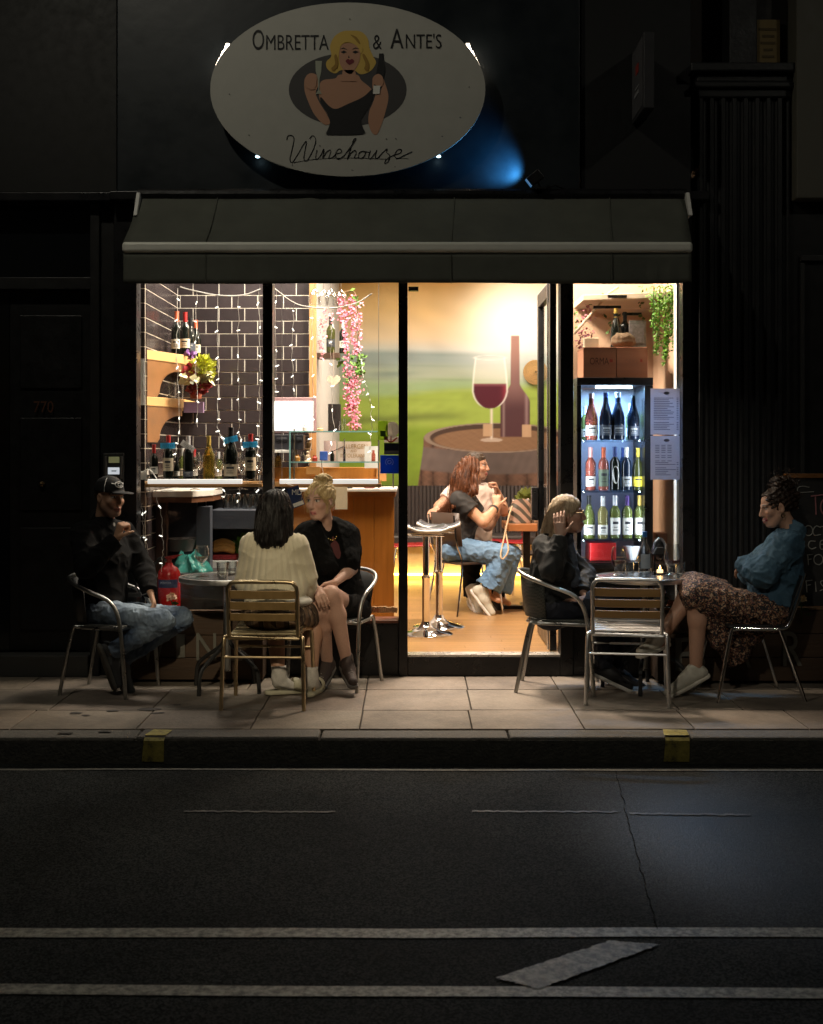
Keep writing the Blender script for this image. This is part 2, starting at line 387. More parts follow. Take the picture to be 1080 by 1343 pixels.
# open door, hinged on the right, swung into the shop
door = thing('glass_door', 'open glazed shop door swung inwards against the dark post', 'door', (fx(733),8.9,FLOOR))
dx0, dx1 = fx(733)-.045, fx(733)
m = MB()
for ya, yb in ((8.91,8.98),(9.72,9.80)): m.box(dx0,dx1,ya,yb,FLOOR+.01,2.70)
for za, zb in ((FLOOR+.01,FLOOR+.22),(2.6,2.70)): m.box(dx0,dx1,8.98,9.72,za,zb)
m.build('door_frame', blackpaint, door, bevel=.003)
m = MB(); m.box(dx0+.02,dx0+.026,8.98,9.72,FLOOR+.22,2.6); m.build('door_pane', winepane, door)
m = MB(); m.box(dx0-.05,dx0-.002,9.71,9.80,Z(682,9.75),Z(639,9.75)); m.build('lock_box', M('satin_black_lock',(.02,.02,.022),.3), door, bevel=.004)
m = MB()
for py in (645,676): m.lathe([(.009,0),(.009,.006),(0,.007)], (dx0-.03,9.705,Z(py,9.7)), 10, Vector((0,-1,0)))
m.build('lock_screw', chrome, door)
m = MB(); m.tube([(fx(721),8.885,FLOOR+.02),(fx(721),8.885,2.7)], .006, 6); m.build('door_edge_strip', chrome, front)

# ================================================================= awning
aw = thing('awning', 'grey green fabric awning with pale front bar and hanging valance', 'awning', (0,8.6,2.5))
fab = M('awning_canvas', (.105,.11,.09), .85, var=.3, scale=4, bump=.25, bscale=400)
NX = 60; m = MB(); vs = []; fs = []
xl, xr, bl, br = X(182,8.66), X(900,8.66), X(161,8.25), X(908,8.25)
zw, zb = Z(257,8.66), Z(318,8.25)
for j in range(9):
    t = j/8
    for i in range(NX+1):
        u = i/NX; x = (xl+(xr-xl)*u)*(1-t)+(bl+(br-bl)*u)*t
        sag = -.035*math.sin(math.pi*t) + .006*math.sin(u*23+t*2)*math.sin(math.pi*t) + .004*math.sin(u*61-3*t)*t*(1-t)*3 + .010*math.exp(-((u-.31-.02*t)/.012)**2)*(1-t) - .006*math.exp(-((u-.335)/.01)**2)*(1-t) + .008*math.exp(-((u-.72+.03*t)/.015)**2)*t*(1-t)*4
        vs.append((x, 8.66+(8.25-8.66)*t, zw+(zb-zw)*t+sag))
m.add(vs, [(j*(NX+1)+i, j*(NX+1)+i+1, (j+1)*(NX+1)+i+1, (j+1)*(NX+1)+i) for j in range(8) for i in range(NX)])
o = m.build('canopy', fab, aw, smooth=True); s = o.modifiers.new('thick','SOLIDIFY'); s.thickness = .004
m = MB(); z1b, z0b = Z(317,8.23), Z(331,8.23)
m.box(bl,br,8.215,8.26,z0b,z1b); m.build('front_bar', M('pale_awning_bar', (.80,.80,.72), .5, .1, var=.06), aw, bevel=.021, bseg=5)
m = MB(); vs = []
for j in range(7):
    t = j/6
    for i in range(121):
        u = i/120; x = bl+.008+(br-bl-.016)*u
        fold = (.006*math.sin(u*37)+.004*math.sin(u*90+1)+.012*math.exp(-((u-.955)/.03)**2)*math.sin(u*220))*t
        zlow = Z(372,8.25)-.004*math.sin(u*9)+ (.012 if u > .97 else 0)*t*(u-.97)/.03
        vs.append((x, 8.235+fold-.01*t, z0b+(zlow-z0b)*t))
m.add(vs, [(j*121+i, j*121+i+1, (j+1)*121+i+1, (j+1)*121+i) for j in range(6) for i in range(120)])
o = m.build('valance', fab, aw, smooth=True); s = o.modifiers.new('thick','SOLIDIFY'); s.thickness = .003
for u in (.145,.577,.86):
    q = [((xl+(xr-xl)*u)*(1-t)+(bl+(br-bl)*u)*t, 8.655+(8.248-8.66)*t, zw+(zb-zw)*t-.035*math.sin(math.pi*t)+.003) for t in [i/10 for i in range(11)]]
    m = MB(); m.tube(q, .0045, 5); q = [(bl+.008+(br-bl-.016)*u, 8.231-.012*t, z0b+(Z(372,8.25)-z0b)*t) for t in (0,.5,1)]; m.tube(q, .0035, 5); m.build('fabric_seam', fab, aw)
for px in (183,901):
    m = MB(); xx = X(px,8.64); sg = 1 if px > 500 else -1
    m.hexa([(xx-.012,8.5,3.07),(xx+.012,8.5,3.07),(xx+.012,8.66,3.07),(xx-.012,8.66,3.07)], [(xx-.012,8.6,3.24),(xx+.012,8.6,3.24),(xx+.012,8.66,3.24),(xx-.012,8.66,3.24)])
    m.build('wall_bracket', white, aw, bevel=.004)
    m = MB(); m.tube([(xx+sg*-.02,8.62,3.1),(X(px,8.3)+sg*.01,8.3,z0b+.03)], .012, 8); m.build('side_arm', white, aw)
m = MB(); m.tube([(xl,8.66,zw+.015),(xr,8.66,zw+.015)], .035, 10); m.build('roller', blackpaint, aw)

# ================================================================= oval sign
SY = 8.56
def S(cx, cy): return (X(240+cx/2.4545, SY), Z(cy/2.4545, SY))
sign = thing('oval_sign', 'large white oval shop sign with blonde woman emblem and black lettering', 'sign', (X(456,SY),SY,3.3))
ell = [S(531+443*math.cos(a), 287+280*math.sin(a)) for a in [2*math.pi*i/96 for i in range(96)]]
m = MB(); m.prism(ell, SY, SY+.02); m.build('sign_board', M('weathered_white_board', (.46,.455,.41), .55, var=.07, scale=9, bump=.04), sign)
def flat(name, polys, mat, lay, parent=sign, smooth=True):
    mm = MB()
    for pl in polys:
        q = [Vector((*S(*p),0)) for p in pl]
        if smooth and len(q) > 4: q = catmull(q, 5, True)
        poly = [(v.x,v.y) for v in q]
        mm.prism(poly, SY-.0012*lay, SY-.0012*(lay-1)+.0004)
    return mm.build(name, mat, parent)
def flats(name, polys, mat, lay, parent, smooth=True):
    for pl in polys: flat(name, [pl], mat, lay, parent, smooth)
def pm_(n, c): return M(n, c, .6, var=.03)
skin_p = pm_('printed_skin', (.50,.27,.17)); blond_p = pm_('printed_blond', (.62,.42,.09)); black_p = pm_('printed_black', (.012,.012,.013)); dark_p = pm_('printed_grey', (.06,.058,.058))
blond2_p = pm_('printed_dark_blond', (.33,.19,.03)); lip_p = pm_('printed_lip', (.17,.02,.03)); white_p = pm_('printed_white', (.75,.75,.68))
em = thing('woman_emblem', '', '', (0,0,0)); em.parent = sign; em.location = (0,0,0); del em['base']; em['base'] = sign['base']
for kk in ('label','category'):
    if kk in em: del em[kk]
flat('backing_oval', [[(531+190*math.cos(a), 288+118*math.sin(a)) for a in [2*math.pi*i/48 for i in range(48)]]], dark_p, 1, em, False)
flat('shoulders', [[(505,240),(560,240),(575,258),(610,290),(608,320),(590,345),(560,380),(480,380),(455,345),(440,315),(445,262),(490,252)],
                   [(392,255),(405,240),(420,236),(440,250),(434,280),(428,300),(440,330),(462,365),(474,395),(455,400),(425,370),(405,330),(392,290)],
                   [(615,250),(640,246),(652,270),(662,310),(655,350),(640,400),(625,432),(608,425),(598,395),(600,360),(612,330),(620,300),(610,280)]], skin_p, 2, em)
flat('dress', [[(445,312),(470,340),(494,350),(530,335),(580,312),(608,288),(616,300),(600,345),(575,385),(580,410),(586,428),(555,434),(480,434),(462,430),(474,395),(462,360),(444,330)]], black_p, 4, em)
flat('hair', [[(540,98),(575,102),(596,125),(600,150),(612,180),(622,200),(610,222),(592,235),(570,238),(550,225),(510,225),(490,236),(466,222),(462,200),(478,180),(474,150),(486,120),(510,102)]], blond_p, 3, em)
flat('face', [[(505,150),(520,140),(555,140),(570,158),(570,190),(560,215),(545,236),(530,236),(514,220),(504,195)], [(515,225),(555,225),(560,262),(510,262)]], skin_p, 5, em)
flat('hair_lock', [[(520,108),(565,118),(580,150),(574,172),(560,148),(530,136),(508,150),(500,185),(492,170),(498,130)]], blond_p, 6, em)
flats('hair_strand', [[(488,180),(496,178),(500,210),(486,228),(478,220),(490,206)],[(578,178),(586,176),(600,205),(596,228),(584,222),(588,205)],[(540,112),(560,120),(572,140),(566,140),(552,124)]], blond2_p, 7, em)
flats('eye', [[(508,168),(518,163),(528,168),(518,172)],[(546,168),(556,163),(566,167),(556,172)],[(506,158),(518,153),(530,160),(518,157)],[(544,160),(556,153),(569,157),(556,156)],[(534,178),(538,186),(532,187)]], black_p, 7, em, False)
flat('mouth', [[(524,197),(532,190),(538,193),(545,190),(552,198),(540,208),(534,208)]], lip_p, 7, em)
flat('champagne_flute', [[(427,196),(448,196),(446,230),(440,254),(440,290),(448,302),(428,302),(436,290),(435,254),(428,230)]], pm_('printed_flute',(.36,.38,.30)), 5, em, False)
flats('hand', [[(396,248),(410,236),(425,240),(432,255),(425,285),(410,288),(395,275)],[(612,250),(628,238),(642,246),(646,266),(636,280),(614,268)]], skin_p, 6, em)
flat('bottle', [[(632,172),(646,172),(648,200),(652,225),(644,262),(634,300),(612,300),(618,262),(624,230),(630,200)]], black_p, 5, em, False)
flat('bottle_label', [[(614,276),(636,276),(633,303),(612,303)]], white_p, 7, em, False)
m = MB()
for body, a, b, t, u in (('O',224,262,95,160),('MBRETTA',268,470,112,160),('&',612,641,112,158),('A',668,711,92,156),("NTE'S",718,833,108,156)):
    x0_, zt_ = S(a,t); x1_, zb_ = S(b,u); m.text(body, x0_, x1_, zb_, zt_, SY-.003)
m.build('name_lettering', black_p, sign)
scr = [[(335,450),(338,438),(350,436),(358,446),(352,480),(345,512),(352,522),(368,500),(390,462),(398,456),(394,480),(390,510),(400,516),(420,480),(428,450),(418,436),(408,446)],
       [(432,482),(428,505),(432,512),(444,500)],[(440,468),(442,470)],
       [(444,500),(452,482),(455,484),(450,510),(462,490),(474,482),(476,490),(470,508),(482,506),(492,495)],
       [(492,495),(510,490),(508,480),(498,482),(492,500),(500,512),(520,500)],
       [(520,500),(548,462),(558,446),(550,450),(540,480),(530,512),(540,494),(554,484),(558,492),(552,508),(566,506)],
       [(580,486),(570,490),(566,502),(572,510),(584,502),(588,490),(580,486),(600,490)],
       [(604,484),(598,504),(604,510),(622,488),(624,484),(620,504),(626,510),(640,494)],
       [(640,494),(658,478),(656,490),(666,500),(662,518),(650,526),(656,512),(680,498)],
       [(680,498),(700,492),(704,482),(692,482),(682,498),(690,510),(712,500),(738,488)],
       [(350,524),(430,512),(540,508),(662,512)],[(690,508),(728,511)]]
m = MB()
for stq in scr:
    q = catmull([(S(*p)[0], SY-.002, S(*p)[1]) for p in stq], 6) if len(stq) > 2 else [(S(*p)[0], SY-.002, S(*p)[1]) for p in stq]
    m.tube(q, .0032 if stq[0] not in ((350,524),(690,508)) else .0015, 5)
m.build('script_lettering', black_p, sign)
m = MB()
for (a,b) in ((538,60),(150,302),(213,434),(922,279),(893,377),(835,438),(545,547),(683,536),(352,530),(686,446),(655,446)):
    x_, z_ = S(a,b); m.lathe([(.004,0),(.004,.004),(0,.005)], (x_,SY,z_), 8, Vector((0,-1,0)))
m.build('fixing_screw', M('dull_screw',(.2,.2,.19),.5,.6), sign)
lampw = EM('sign_lamp_warm', (1,.82,.62), 9); lampc = EM('sign_lamp_cool', (.55,.85,1), 5)
for side in (-1, 1):
    for (dx, cy0, cy1, w) in ((0,134,168,10),(14,158,190,6),(25,180,204,4),(34,200,228,3)):
        cx = 136-dx if side < 0 else 924+dx
        a = S(cx-w/2, cy1); b = S(cx+w/2, cy0); mm = MB()
        sl = -side*.012
        mm.hexa([(a[0]-sl,SY+.03,a[1]),(b[0]-sl,SY+.03,a[1]),(b[0]-sl,SY+.05,a[1]),(a[0]-sl,SY+.05,a[1])],[(a[0]+sl,SY+.03,b[1]),(b[0]+sl,SY+.03,b[1]),(b[0]+sl,SY+.05,b[1]),(a[0]+sl,SY+.05,b[1])])
        mm.build('backlight_slat', lampw, sign)
for (cx,cy) in ((238,498),(824,497)):
    a = S(cx,cy); mm = MB(); mm.ball((a[0],SY+.05,a[1]), (.016,.016,.009), 10, 6); mm.build('backlight_bulb', lampc, sign)
m = MB()
for px in (340,572): m.box(X(px,8.6)-.02,X(px,8.6)+.02,SY+.021,8.70,3.75,3.79)
m.build('standoff_bracket', blackpaint, sign)
# blue flood lamp below the sign
fl = thing('flood_lamp', 'small black flood lamp throwing blue light on the fascia', 'lamp', (X(706,8.6),8.6,3.26))
m = MB(); m.box(-.05,.05,-.025,.025,-.035,.035)
o = m.build('lamp_housing', blackpaint, fl, world=False, bevel=.006); o.location = (-.02,0,.075); o.rotation_euler = (0,R(-38),0)
m = MB(); m.box(-.058,-.0515,-.02,.02,-.03,.03); o2 = m.build('lamp_lens', EM('blue_lens',(.1,.45,1),.25), fl, world=False); o2.location = (-.02,0,.075); o2.rotation_euler = (0,R(-38),0)
m = MB(); m.box(-.01,.05,-.02,.02,0,.012); m.tube([(.02,0,.0),(.0,0,.05)], .006, 6); m.tube([(.05,.01,.01),(.12,.02,.03),(.18,.05,.012),(.24,.08,.01)], .005, 6); m.build('lamp_bracket', blackpaint, fl, world=False)

# ================================================================= neighbours
ln = thing('dark_neighbour_front', 'unlit black shopfront with a number 770 door beside the wine bar', 'shop front', (-2.8,YW,0))
m = MB(); m.box(-6.5,fx(156),8.72,8.95,3.262,5.6); m.build('fascia', M('brown_black_fascia',(.0065,.0067,.006),.6), ln, bevel=.006)
m = MB(); m.box(-6.5,fx(149),8.68,8.95,3.2,3.258); m.build('cornice', blackpaint, ln, bevel=.006)
m = MB(); m.box(fx(119),fx(131),8.76,8.93,0.,3.2); m.box(-6.5,fx(118.5),8.78,8.93,2.62,2.70); m.build('door_frame', M('worn_black_frame',(.02,.02,.02),.4), ln, bevel=.004)
m = MB(); m.box(fx(131.5),fx(149.5),8.80,8.93,0.,3.2); m.build('side_panel', M('dull_black_panel',(.009,.009,.009),.5), ln)
m = MB(); m.box(-6.5,fx(118.5),8.86,8.95,2.70,3.2); m.build('fanlight', M('dark_glass',(.006,.007,.008),.1), ln)
dd = MB(); dd.box(fx(8),fx(117.5),8.86,8.92,.16,2.61); do = dd.build('door', M('matt_black_door',(.0075,.0075,.0075),.45,bump=.1), ln, bevel=.003)
for (za,zb) in ((.3,1.0),(1.12,1.75),(1.95,2.45)):
    m = MB(); m.box(fx(22),fx(104),8.845,8.8595,za,zb); m.build('door_panel', MATS['matt_black_door'], do, bevel=.006)
m = MB(); m.text('770', fx(41), fx(67), Z(541,8.84), Z(526,8.84), 8.838); m.build('numerals', M('tarnished_brass',(.16,.07,.04),.45,.6), ln)
m = MB(); m.box(-6.5,fx(7.5),8.86,8.93,0,2.61); m.build('window_panel', MATS['dark_glass'], ln)
m = MB(); m.box(fx(-200),fx(118),8.72,8.93,0.,.145); m.build('door_step', M('grey_step',(.06,.06,.058),.6), ln, bevel=.006)
m = MB(); m.ball((fx(52),8.835,Z(635,8.84)), .022, 10, 7); m.build('door_knob', M('dull_brass',(.12,.08,.04),.4,.8), ln)
ep = thing('entry_panel', 'small illuminated door entry panel on the black post', 'entry panel', (fx(150),8.75,1.2))
ex0, ex1 = X(136,8.75), X(163,8.75)
m = MB(); m.box(ex0,ex1,8.735,8.759,Z(632,8.75),Z(594,8.75)); m.build('panel_case', M('dark_grey_case',(.05,.05,.05),.4), ep, bevel=.004)
m = MB(); m.box(X(142,8.74),X(157,8.74),8.731,8.7345,Z(622,8.74),Z(613,8.74)); m.build('name_plate', EM('lit_name_plate',(.85,.92,1),.55), ep)
m = MB(); m.box(X(143,8.74),X(157,8.74),8.731,8.7345,Z(607,8.74),Z(599,8.74)); m.build('call_screen', EM('lit_call_screen',(.5,.55,.05),.09), ep)
for qa, qb in ((158.5,161),(138,141)):
    m = MB(); m.box(X(qa,8.74),X(qb,8.74),8.731,8.7345,Z(628,8.74),Z(598,8.74)); m.build('trim_strip', steel, ep)
m = MB(); m.box(X(146,8.73),X(153,8.73),8.7300,8.7305,Z(618.3,8.73),Z(617,8.73)); m.build('call_button', ink, ep)
# fluted pilaster
pil = thing('fluted_pilaster', 'tall dark fluted pilaster with moulded capital right of the window', 'pilaster', (fx(968),YW,0))
m = MB(); poly = []
xa, xb = fx(914), fx(1032); nfl = 8; wv = (xb-xa)/nfl
pts = [(xa,8.95)]
for i in range(nfl):
    x = xa+i*wv; pts.append((x+.004,8.70)); pts.append((x+wv*.28,8.70))
    for q in range(7):
        a = math.pi*q/6; pts.append((x+wv*.64-wv*.33*math.cos(a), 8.70+.028*math.sin(a)))
pts.append((xb,8.70)); pts.append((xb,8.95))
n = len(pts); zs = (.42, Z(128,8.7))
m.add([(p[0],p[1],zz) for zz in zs for p in pts], [(i,(i+1)%n,n+(i+1)%n,n+i) for i in range(n)])
pilm = M('black_stone_paint', (.012,.0125,.0135), .5, var=.25, scale=8, bump=.2, bscale=30)
m.build('shaft', pilm, pil)
m = MB(); m.box(xa-.03,xb+.03,8.66,8.95,0,.42); m.build('plinth', pilm, pil, bevel=.012)
m = MB(); zc = Z(128,8.7)
for (d, z0_, z1_) in ((.01,0,.06),(.04,.06,.10),(.02,.10,.16),(.07,.16,.22)): m.box(xa-d,xb+d,8.70-d,8.95,zc+z0_,zc+z1_)
m.build('capital', pilm, pil, bevel=.01)
m = MB(); m.box(fx(955),fx(992),8.74,8.95,zc+.22,5.6); m.build('upper_block', pilm, pil, bevel=.01)
hs = thing('projecting_sign', 'narrow dark projecting sign with small red and grey marks', 'sign', (1.5,8.5,3.7))
m = MB(); m.box(1.487,1.557,8.30,8.73,3.72,4.21); m.build('sign_box', M('charcoal_sign',(.03,.03,.033),.5), hs, bevel=.006)
m = MB(); m.box(1.4835,1.4865,8.325,8.71,3.745,4.185); sf = m.build('sign_face', M('dark_sign_face',(.07,.07,.075),.5), hs)
m = MB(); m.box(1.480,1.4830,8.46,8.56,4.0,4.06); m.build('red_mark', M('red_mark',(.3,.03,.02),.5), hs)
m = MB(); m.box(1.480,1.4830,8.45,8.60,3.86,3.885); m.box(1.480,1.4830,8.44,8.58,3.905,3.915); m.build('grey_mark', M('grey_mark',(.25,.25,.26),.5), hs)
m = MB(); m.box(1.51,1.53,8.731,8.76,4.0,4.04); m.build('sign_bracket', blackpaint, hs)
rn = thing('beige_neighbour_front', 'neighbouring shopfront with beige board above dark window', 'shop front', (3.2,YW,0))
m = MB(); m.box(fx(1035),6.5,8.6,8.95,Z(260,8.6),5.6); m.build('beige_board', M('beige_board',(.10,.095,.075),.6,var=.12), rn, bevel=.01)
m = MB(); m.box(fx(1033),6.5,8.72,8.95,0,Z(262,8.7)); m.build('dark_wall', M('near_black_wall',(.010,.010,.010),.45), rn)
m = MB()
for (a,b) in ((1046,1051),): m.box(fx(a),fx(b),8.69,8.72,.9,Z(345,8.7))
m.box(fx(1046),6.4,8.69,8.72,Z(342,8.7),Z(335,8.7)); m.build('window_frame', M('grey_black_frame',(.035,.035,.035),.4), rn, bevel=.003)
m = MB(); m.box(fx(1071),fx(1130),8.575,8.599,Z(195,8.6),Z(78,8.6)); m.build('board_picture', M('dark_board_picture',(.02,.02,.018),.5), rn, bevel=.003)
m = MB(); m.box(fx(993),fx(1034),8.8,8.95,4.0,5.6); m.build('return_wall', M('brown_wall',(.02,.018,.016),.7), rn)
nt_ = thing('yellowed_notice', 'yellowed paper notice with faint lines high beside the pilaster', 'notice', (fx(1006),8.78,4.1))
m = MB(); m.box(X(991,8.77),X(1023,8.77),8.76,8.775,Z(92,8.77),Z(26,8.77)); m.build('notice_sheet', M('yellowed_paper',(.17,.12,.045),.7,var=.2), nt_)
m = MB()
for i,(a,b) in enumerate(((996,1018),(1000,1016),(998,1017),(1002,1014),(1000,1016))): m.box(X(a,8.76),X(b,8.76),8.757,8.7595,Z(38+i*9,8.76)-.008,Z(38+i*9,8.76)+.008)
m.build('notice_print', M('faded_print',(.08,.055,.02),.7), nt_)
# blank party walls above and beside so the room reads as a building
shell = thing('shop_building', 'dark brick building shell above the wine bar', 'building', (0,9,0))
m = MB(); m.box(-7,7,8.96,9.2,3.5,7.); m.build('upper_wall', M('sooty_brick',(.05,.04,.035),.8), shell)
# ================================================================= the room
BW = 14.40
def planks():
    m = MB(); y = 8.905; r = 0
    while y < BW:
        x = -2.2 - random.random()*.9
        while x < 2.4:
            l = random.uniform(.7,1.25); t = random.uniform(.86,1.12)
            m.add([(max(x,-2.2)+.001,y+.001,FLOOR),(min(x+l,2.4)-.001,y+.001,FLOOR),(min(x+l,2.4)-.001,y+.094,FLOOR),(max(x,-2.2)+.001,y+.094,FLOOR)], [(0,1,2,3)], (.37*t,.205*t,.083*t*random.uniform(.95,1.05)))
            x += l
        y += .096
    return m
fm = VC('oak_flooring', .32, .08, 30.)
struct('shop_floor', planks(), fm, colour=True)
m = MB(); m.box(-2.3,2.5,8.9,BW+.1,.0,FLOOR-.006); struct('subfloor', m, M('floor_gap', (.10,.05,.02), .8))
m = MB(); m.box(-2.3,2.5,8.885,BW+.2,3.44,3.6); struct('ceiling', m, M('ceiling_paint', (.75,.72,.66), .8, var=.03))
wallp = M('white_room_wall', (.70,.66,.60), .75, var=.05, bump=.05)
# tiled walls
LX = X(191,9.05); TY = 10.3; TX1 = -.80
tile_m = VC('dark_glazed_tile', .22, .03, 14.); grout_m = M('cream_grout', (.78,.72,.62), .9, var=.05)
def tiled(name, label, org, du, nu, u0, u1, z0, z1, pitch=(.205,.1015), zph=0., uph=0.):
    """tiles on the plane through org along du (unit), proud along nu"""
    t = MB(); o = Vector(org); du = Vector(du); nu = Vector(nu)
    rr = int((z0-zph)//pitch[1]); row = rr
    while True:
        zb = zph+row*pitch[1]; 
        if zb > z1: break
        ph = uph+(.5*pitch[0] if row % 2 else 0)
        k = int((u0-ph)//pitch[0])
        while ph+k*pitch[0] < u1:
            a = max(u0, ph+k*pitch[0]+.0024); b = min(u1, ph+(k+1)*pitch[0]-.0024)
            za = max(z0, zb+.0024); zt = min(z1, zb+pitch[1]-.0024)
            if b-a > .005 and zt-za > .005:
                s_ = random.uniform(.8,1.2); c = (.030*s_,.0235*s_,.0245*s_); e = .003
                q = [o+du*a+Vector((0,0,za)), o+du*b+Vector((0,0,za)), o+du*b+Vector((0,0,zt)), o+du*a+Vector((0,0,zt))]
                w = [random.uniform(-.0008,.0008) for _ in q]
                f = [o+du*(a+e)+Vector((0,0,za+e))+nu*(.006+w[0]), o+du*(b-e)+Vector((0,0,za+e))+nu*(.006+w[1]), o+du*(b-e)+Vector((0,0,zt-e))+nu*(.006+w[2]), o+du*(a+e)+Vector((0,0,zt-e))+nu*(.006+w[3])]
                t.add(q+f, [(4,5,6,7),(0,1,5,4),(1,2,6,5),(2,3,7,6),(3,0,4,7)], c)
            k += 1
        row += 1
    th = thing(name, label, 'wall', (o.x,o.y,FLOOR))
    t.build('tiling', tile_m, th, colour=True)
    g = MB(); p = [o+du*u0, o+du*u1]
    back = -nu*.12
    g.hexa([(*p[0].xy,z0),(*p[1].xy,z0),(*(p[1]+back).xy,z0),(*(p[0]+back).xy,z0)], [(*p[0].xy,z1),(*p[1].xy,z1),(*(p[1]+back).xy,z1),(*(p[0]+back).xy,z1)])
    g.build('grout_bed', grout_m, th); return th
ZPH = Z(387.3,TY)-.1015*30
tiled('tiled_wall', 'wall of dark brick tiles with cream grout behind the bar bottles', (LX,TY,0), (1,0,0), (0,-1,0), 0, TX1-LX, FLOOR, 3.42, zph=ZPH, uph=X(253.5,TY)-LX)
tiled('tiled_side_wall', 'narrow tiled side wall behind the wooden corner shelves', (LX,9.05,0), (0,1,0), (1,0,0), .0, TY-9.05-.007, FLOOR, 3.42, zph=ZPH)
tiled('tiled_pier', 'slim tiled pier beside the left edge of the window', (LX-.09,9.045,0), (1,0,0), (0,-1,0), 0, .088, FLOOR, 3.42, zph=ZPH, uph=.045)
w = MB(); w.box(-2.3,LX-.13,8.91,10.45,FLOOR,3.43); top('party_wall', w, wallp, 'plain white party wall beyond the tiled pier', 'wall')
wl = thing('bar_end_wall', 'white wall end with wooden edge strip beside the tiles', 'wall', (TX1,12,FLOOR))
m = MB(); m.box(TX1-.25,TX1,TY+.005,BW,FLOOR,3.42); m.build('plaster', M('pale_grey_wall',(.55,.52,.50),.7,var=.06), wl)
m = MB(); m.box(TX1-.01,TX1+.045,TY-.05,TY+.004,1.2,3.42); m.build('edge_strip', M('waxed_pine',(.36,.19,.075),.45,var=.35,scale=8,stretch=(1,1,.1)), wl, bevel=.004)
m = MB(); m.box(TX1-.02,2.5,BW,BW+.15,FLOOR,3.42); top('rear_wall', m, wallp, 'rear room wall carrying the vineyard mural', 'wall')
m = MB(); m.box(2.2,2.35,8.91,BW,FLOOR,3.42); top('side_wall', m, wallp, 'plain right room wall past the rattan hat', 'wall')
peach = M('peach_plaster', (.62,.42,.29), .75, var=.08, scale=4, bump=.06)
pw = thing('peach_partition', 'peach plaster partition behind the bottle fridge', 'wall', (1.7,10,FLOOR))
m = MB(); m.box(1.24,2.19,10.0,10.1,FLOOR,3.42); m.build('rear_panel', peach, pw)
m = MB(); m.box(1.865,1.98,9.0,9.998,FLOOR,3.42); m.build('side_panel', peach, pw)
m = MB(); m.box(X(886,8.95),X(899,8.95),8.905,8.998,FLOOR,3.42); m.build('white_reveal', M('white_reveal',(.82,.80,.76),.6), pw)
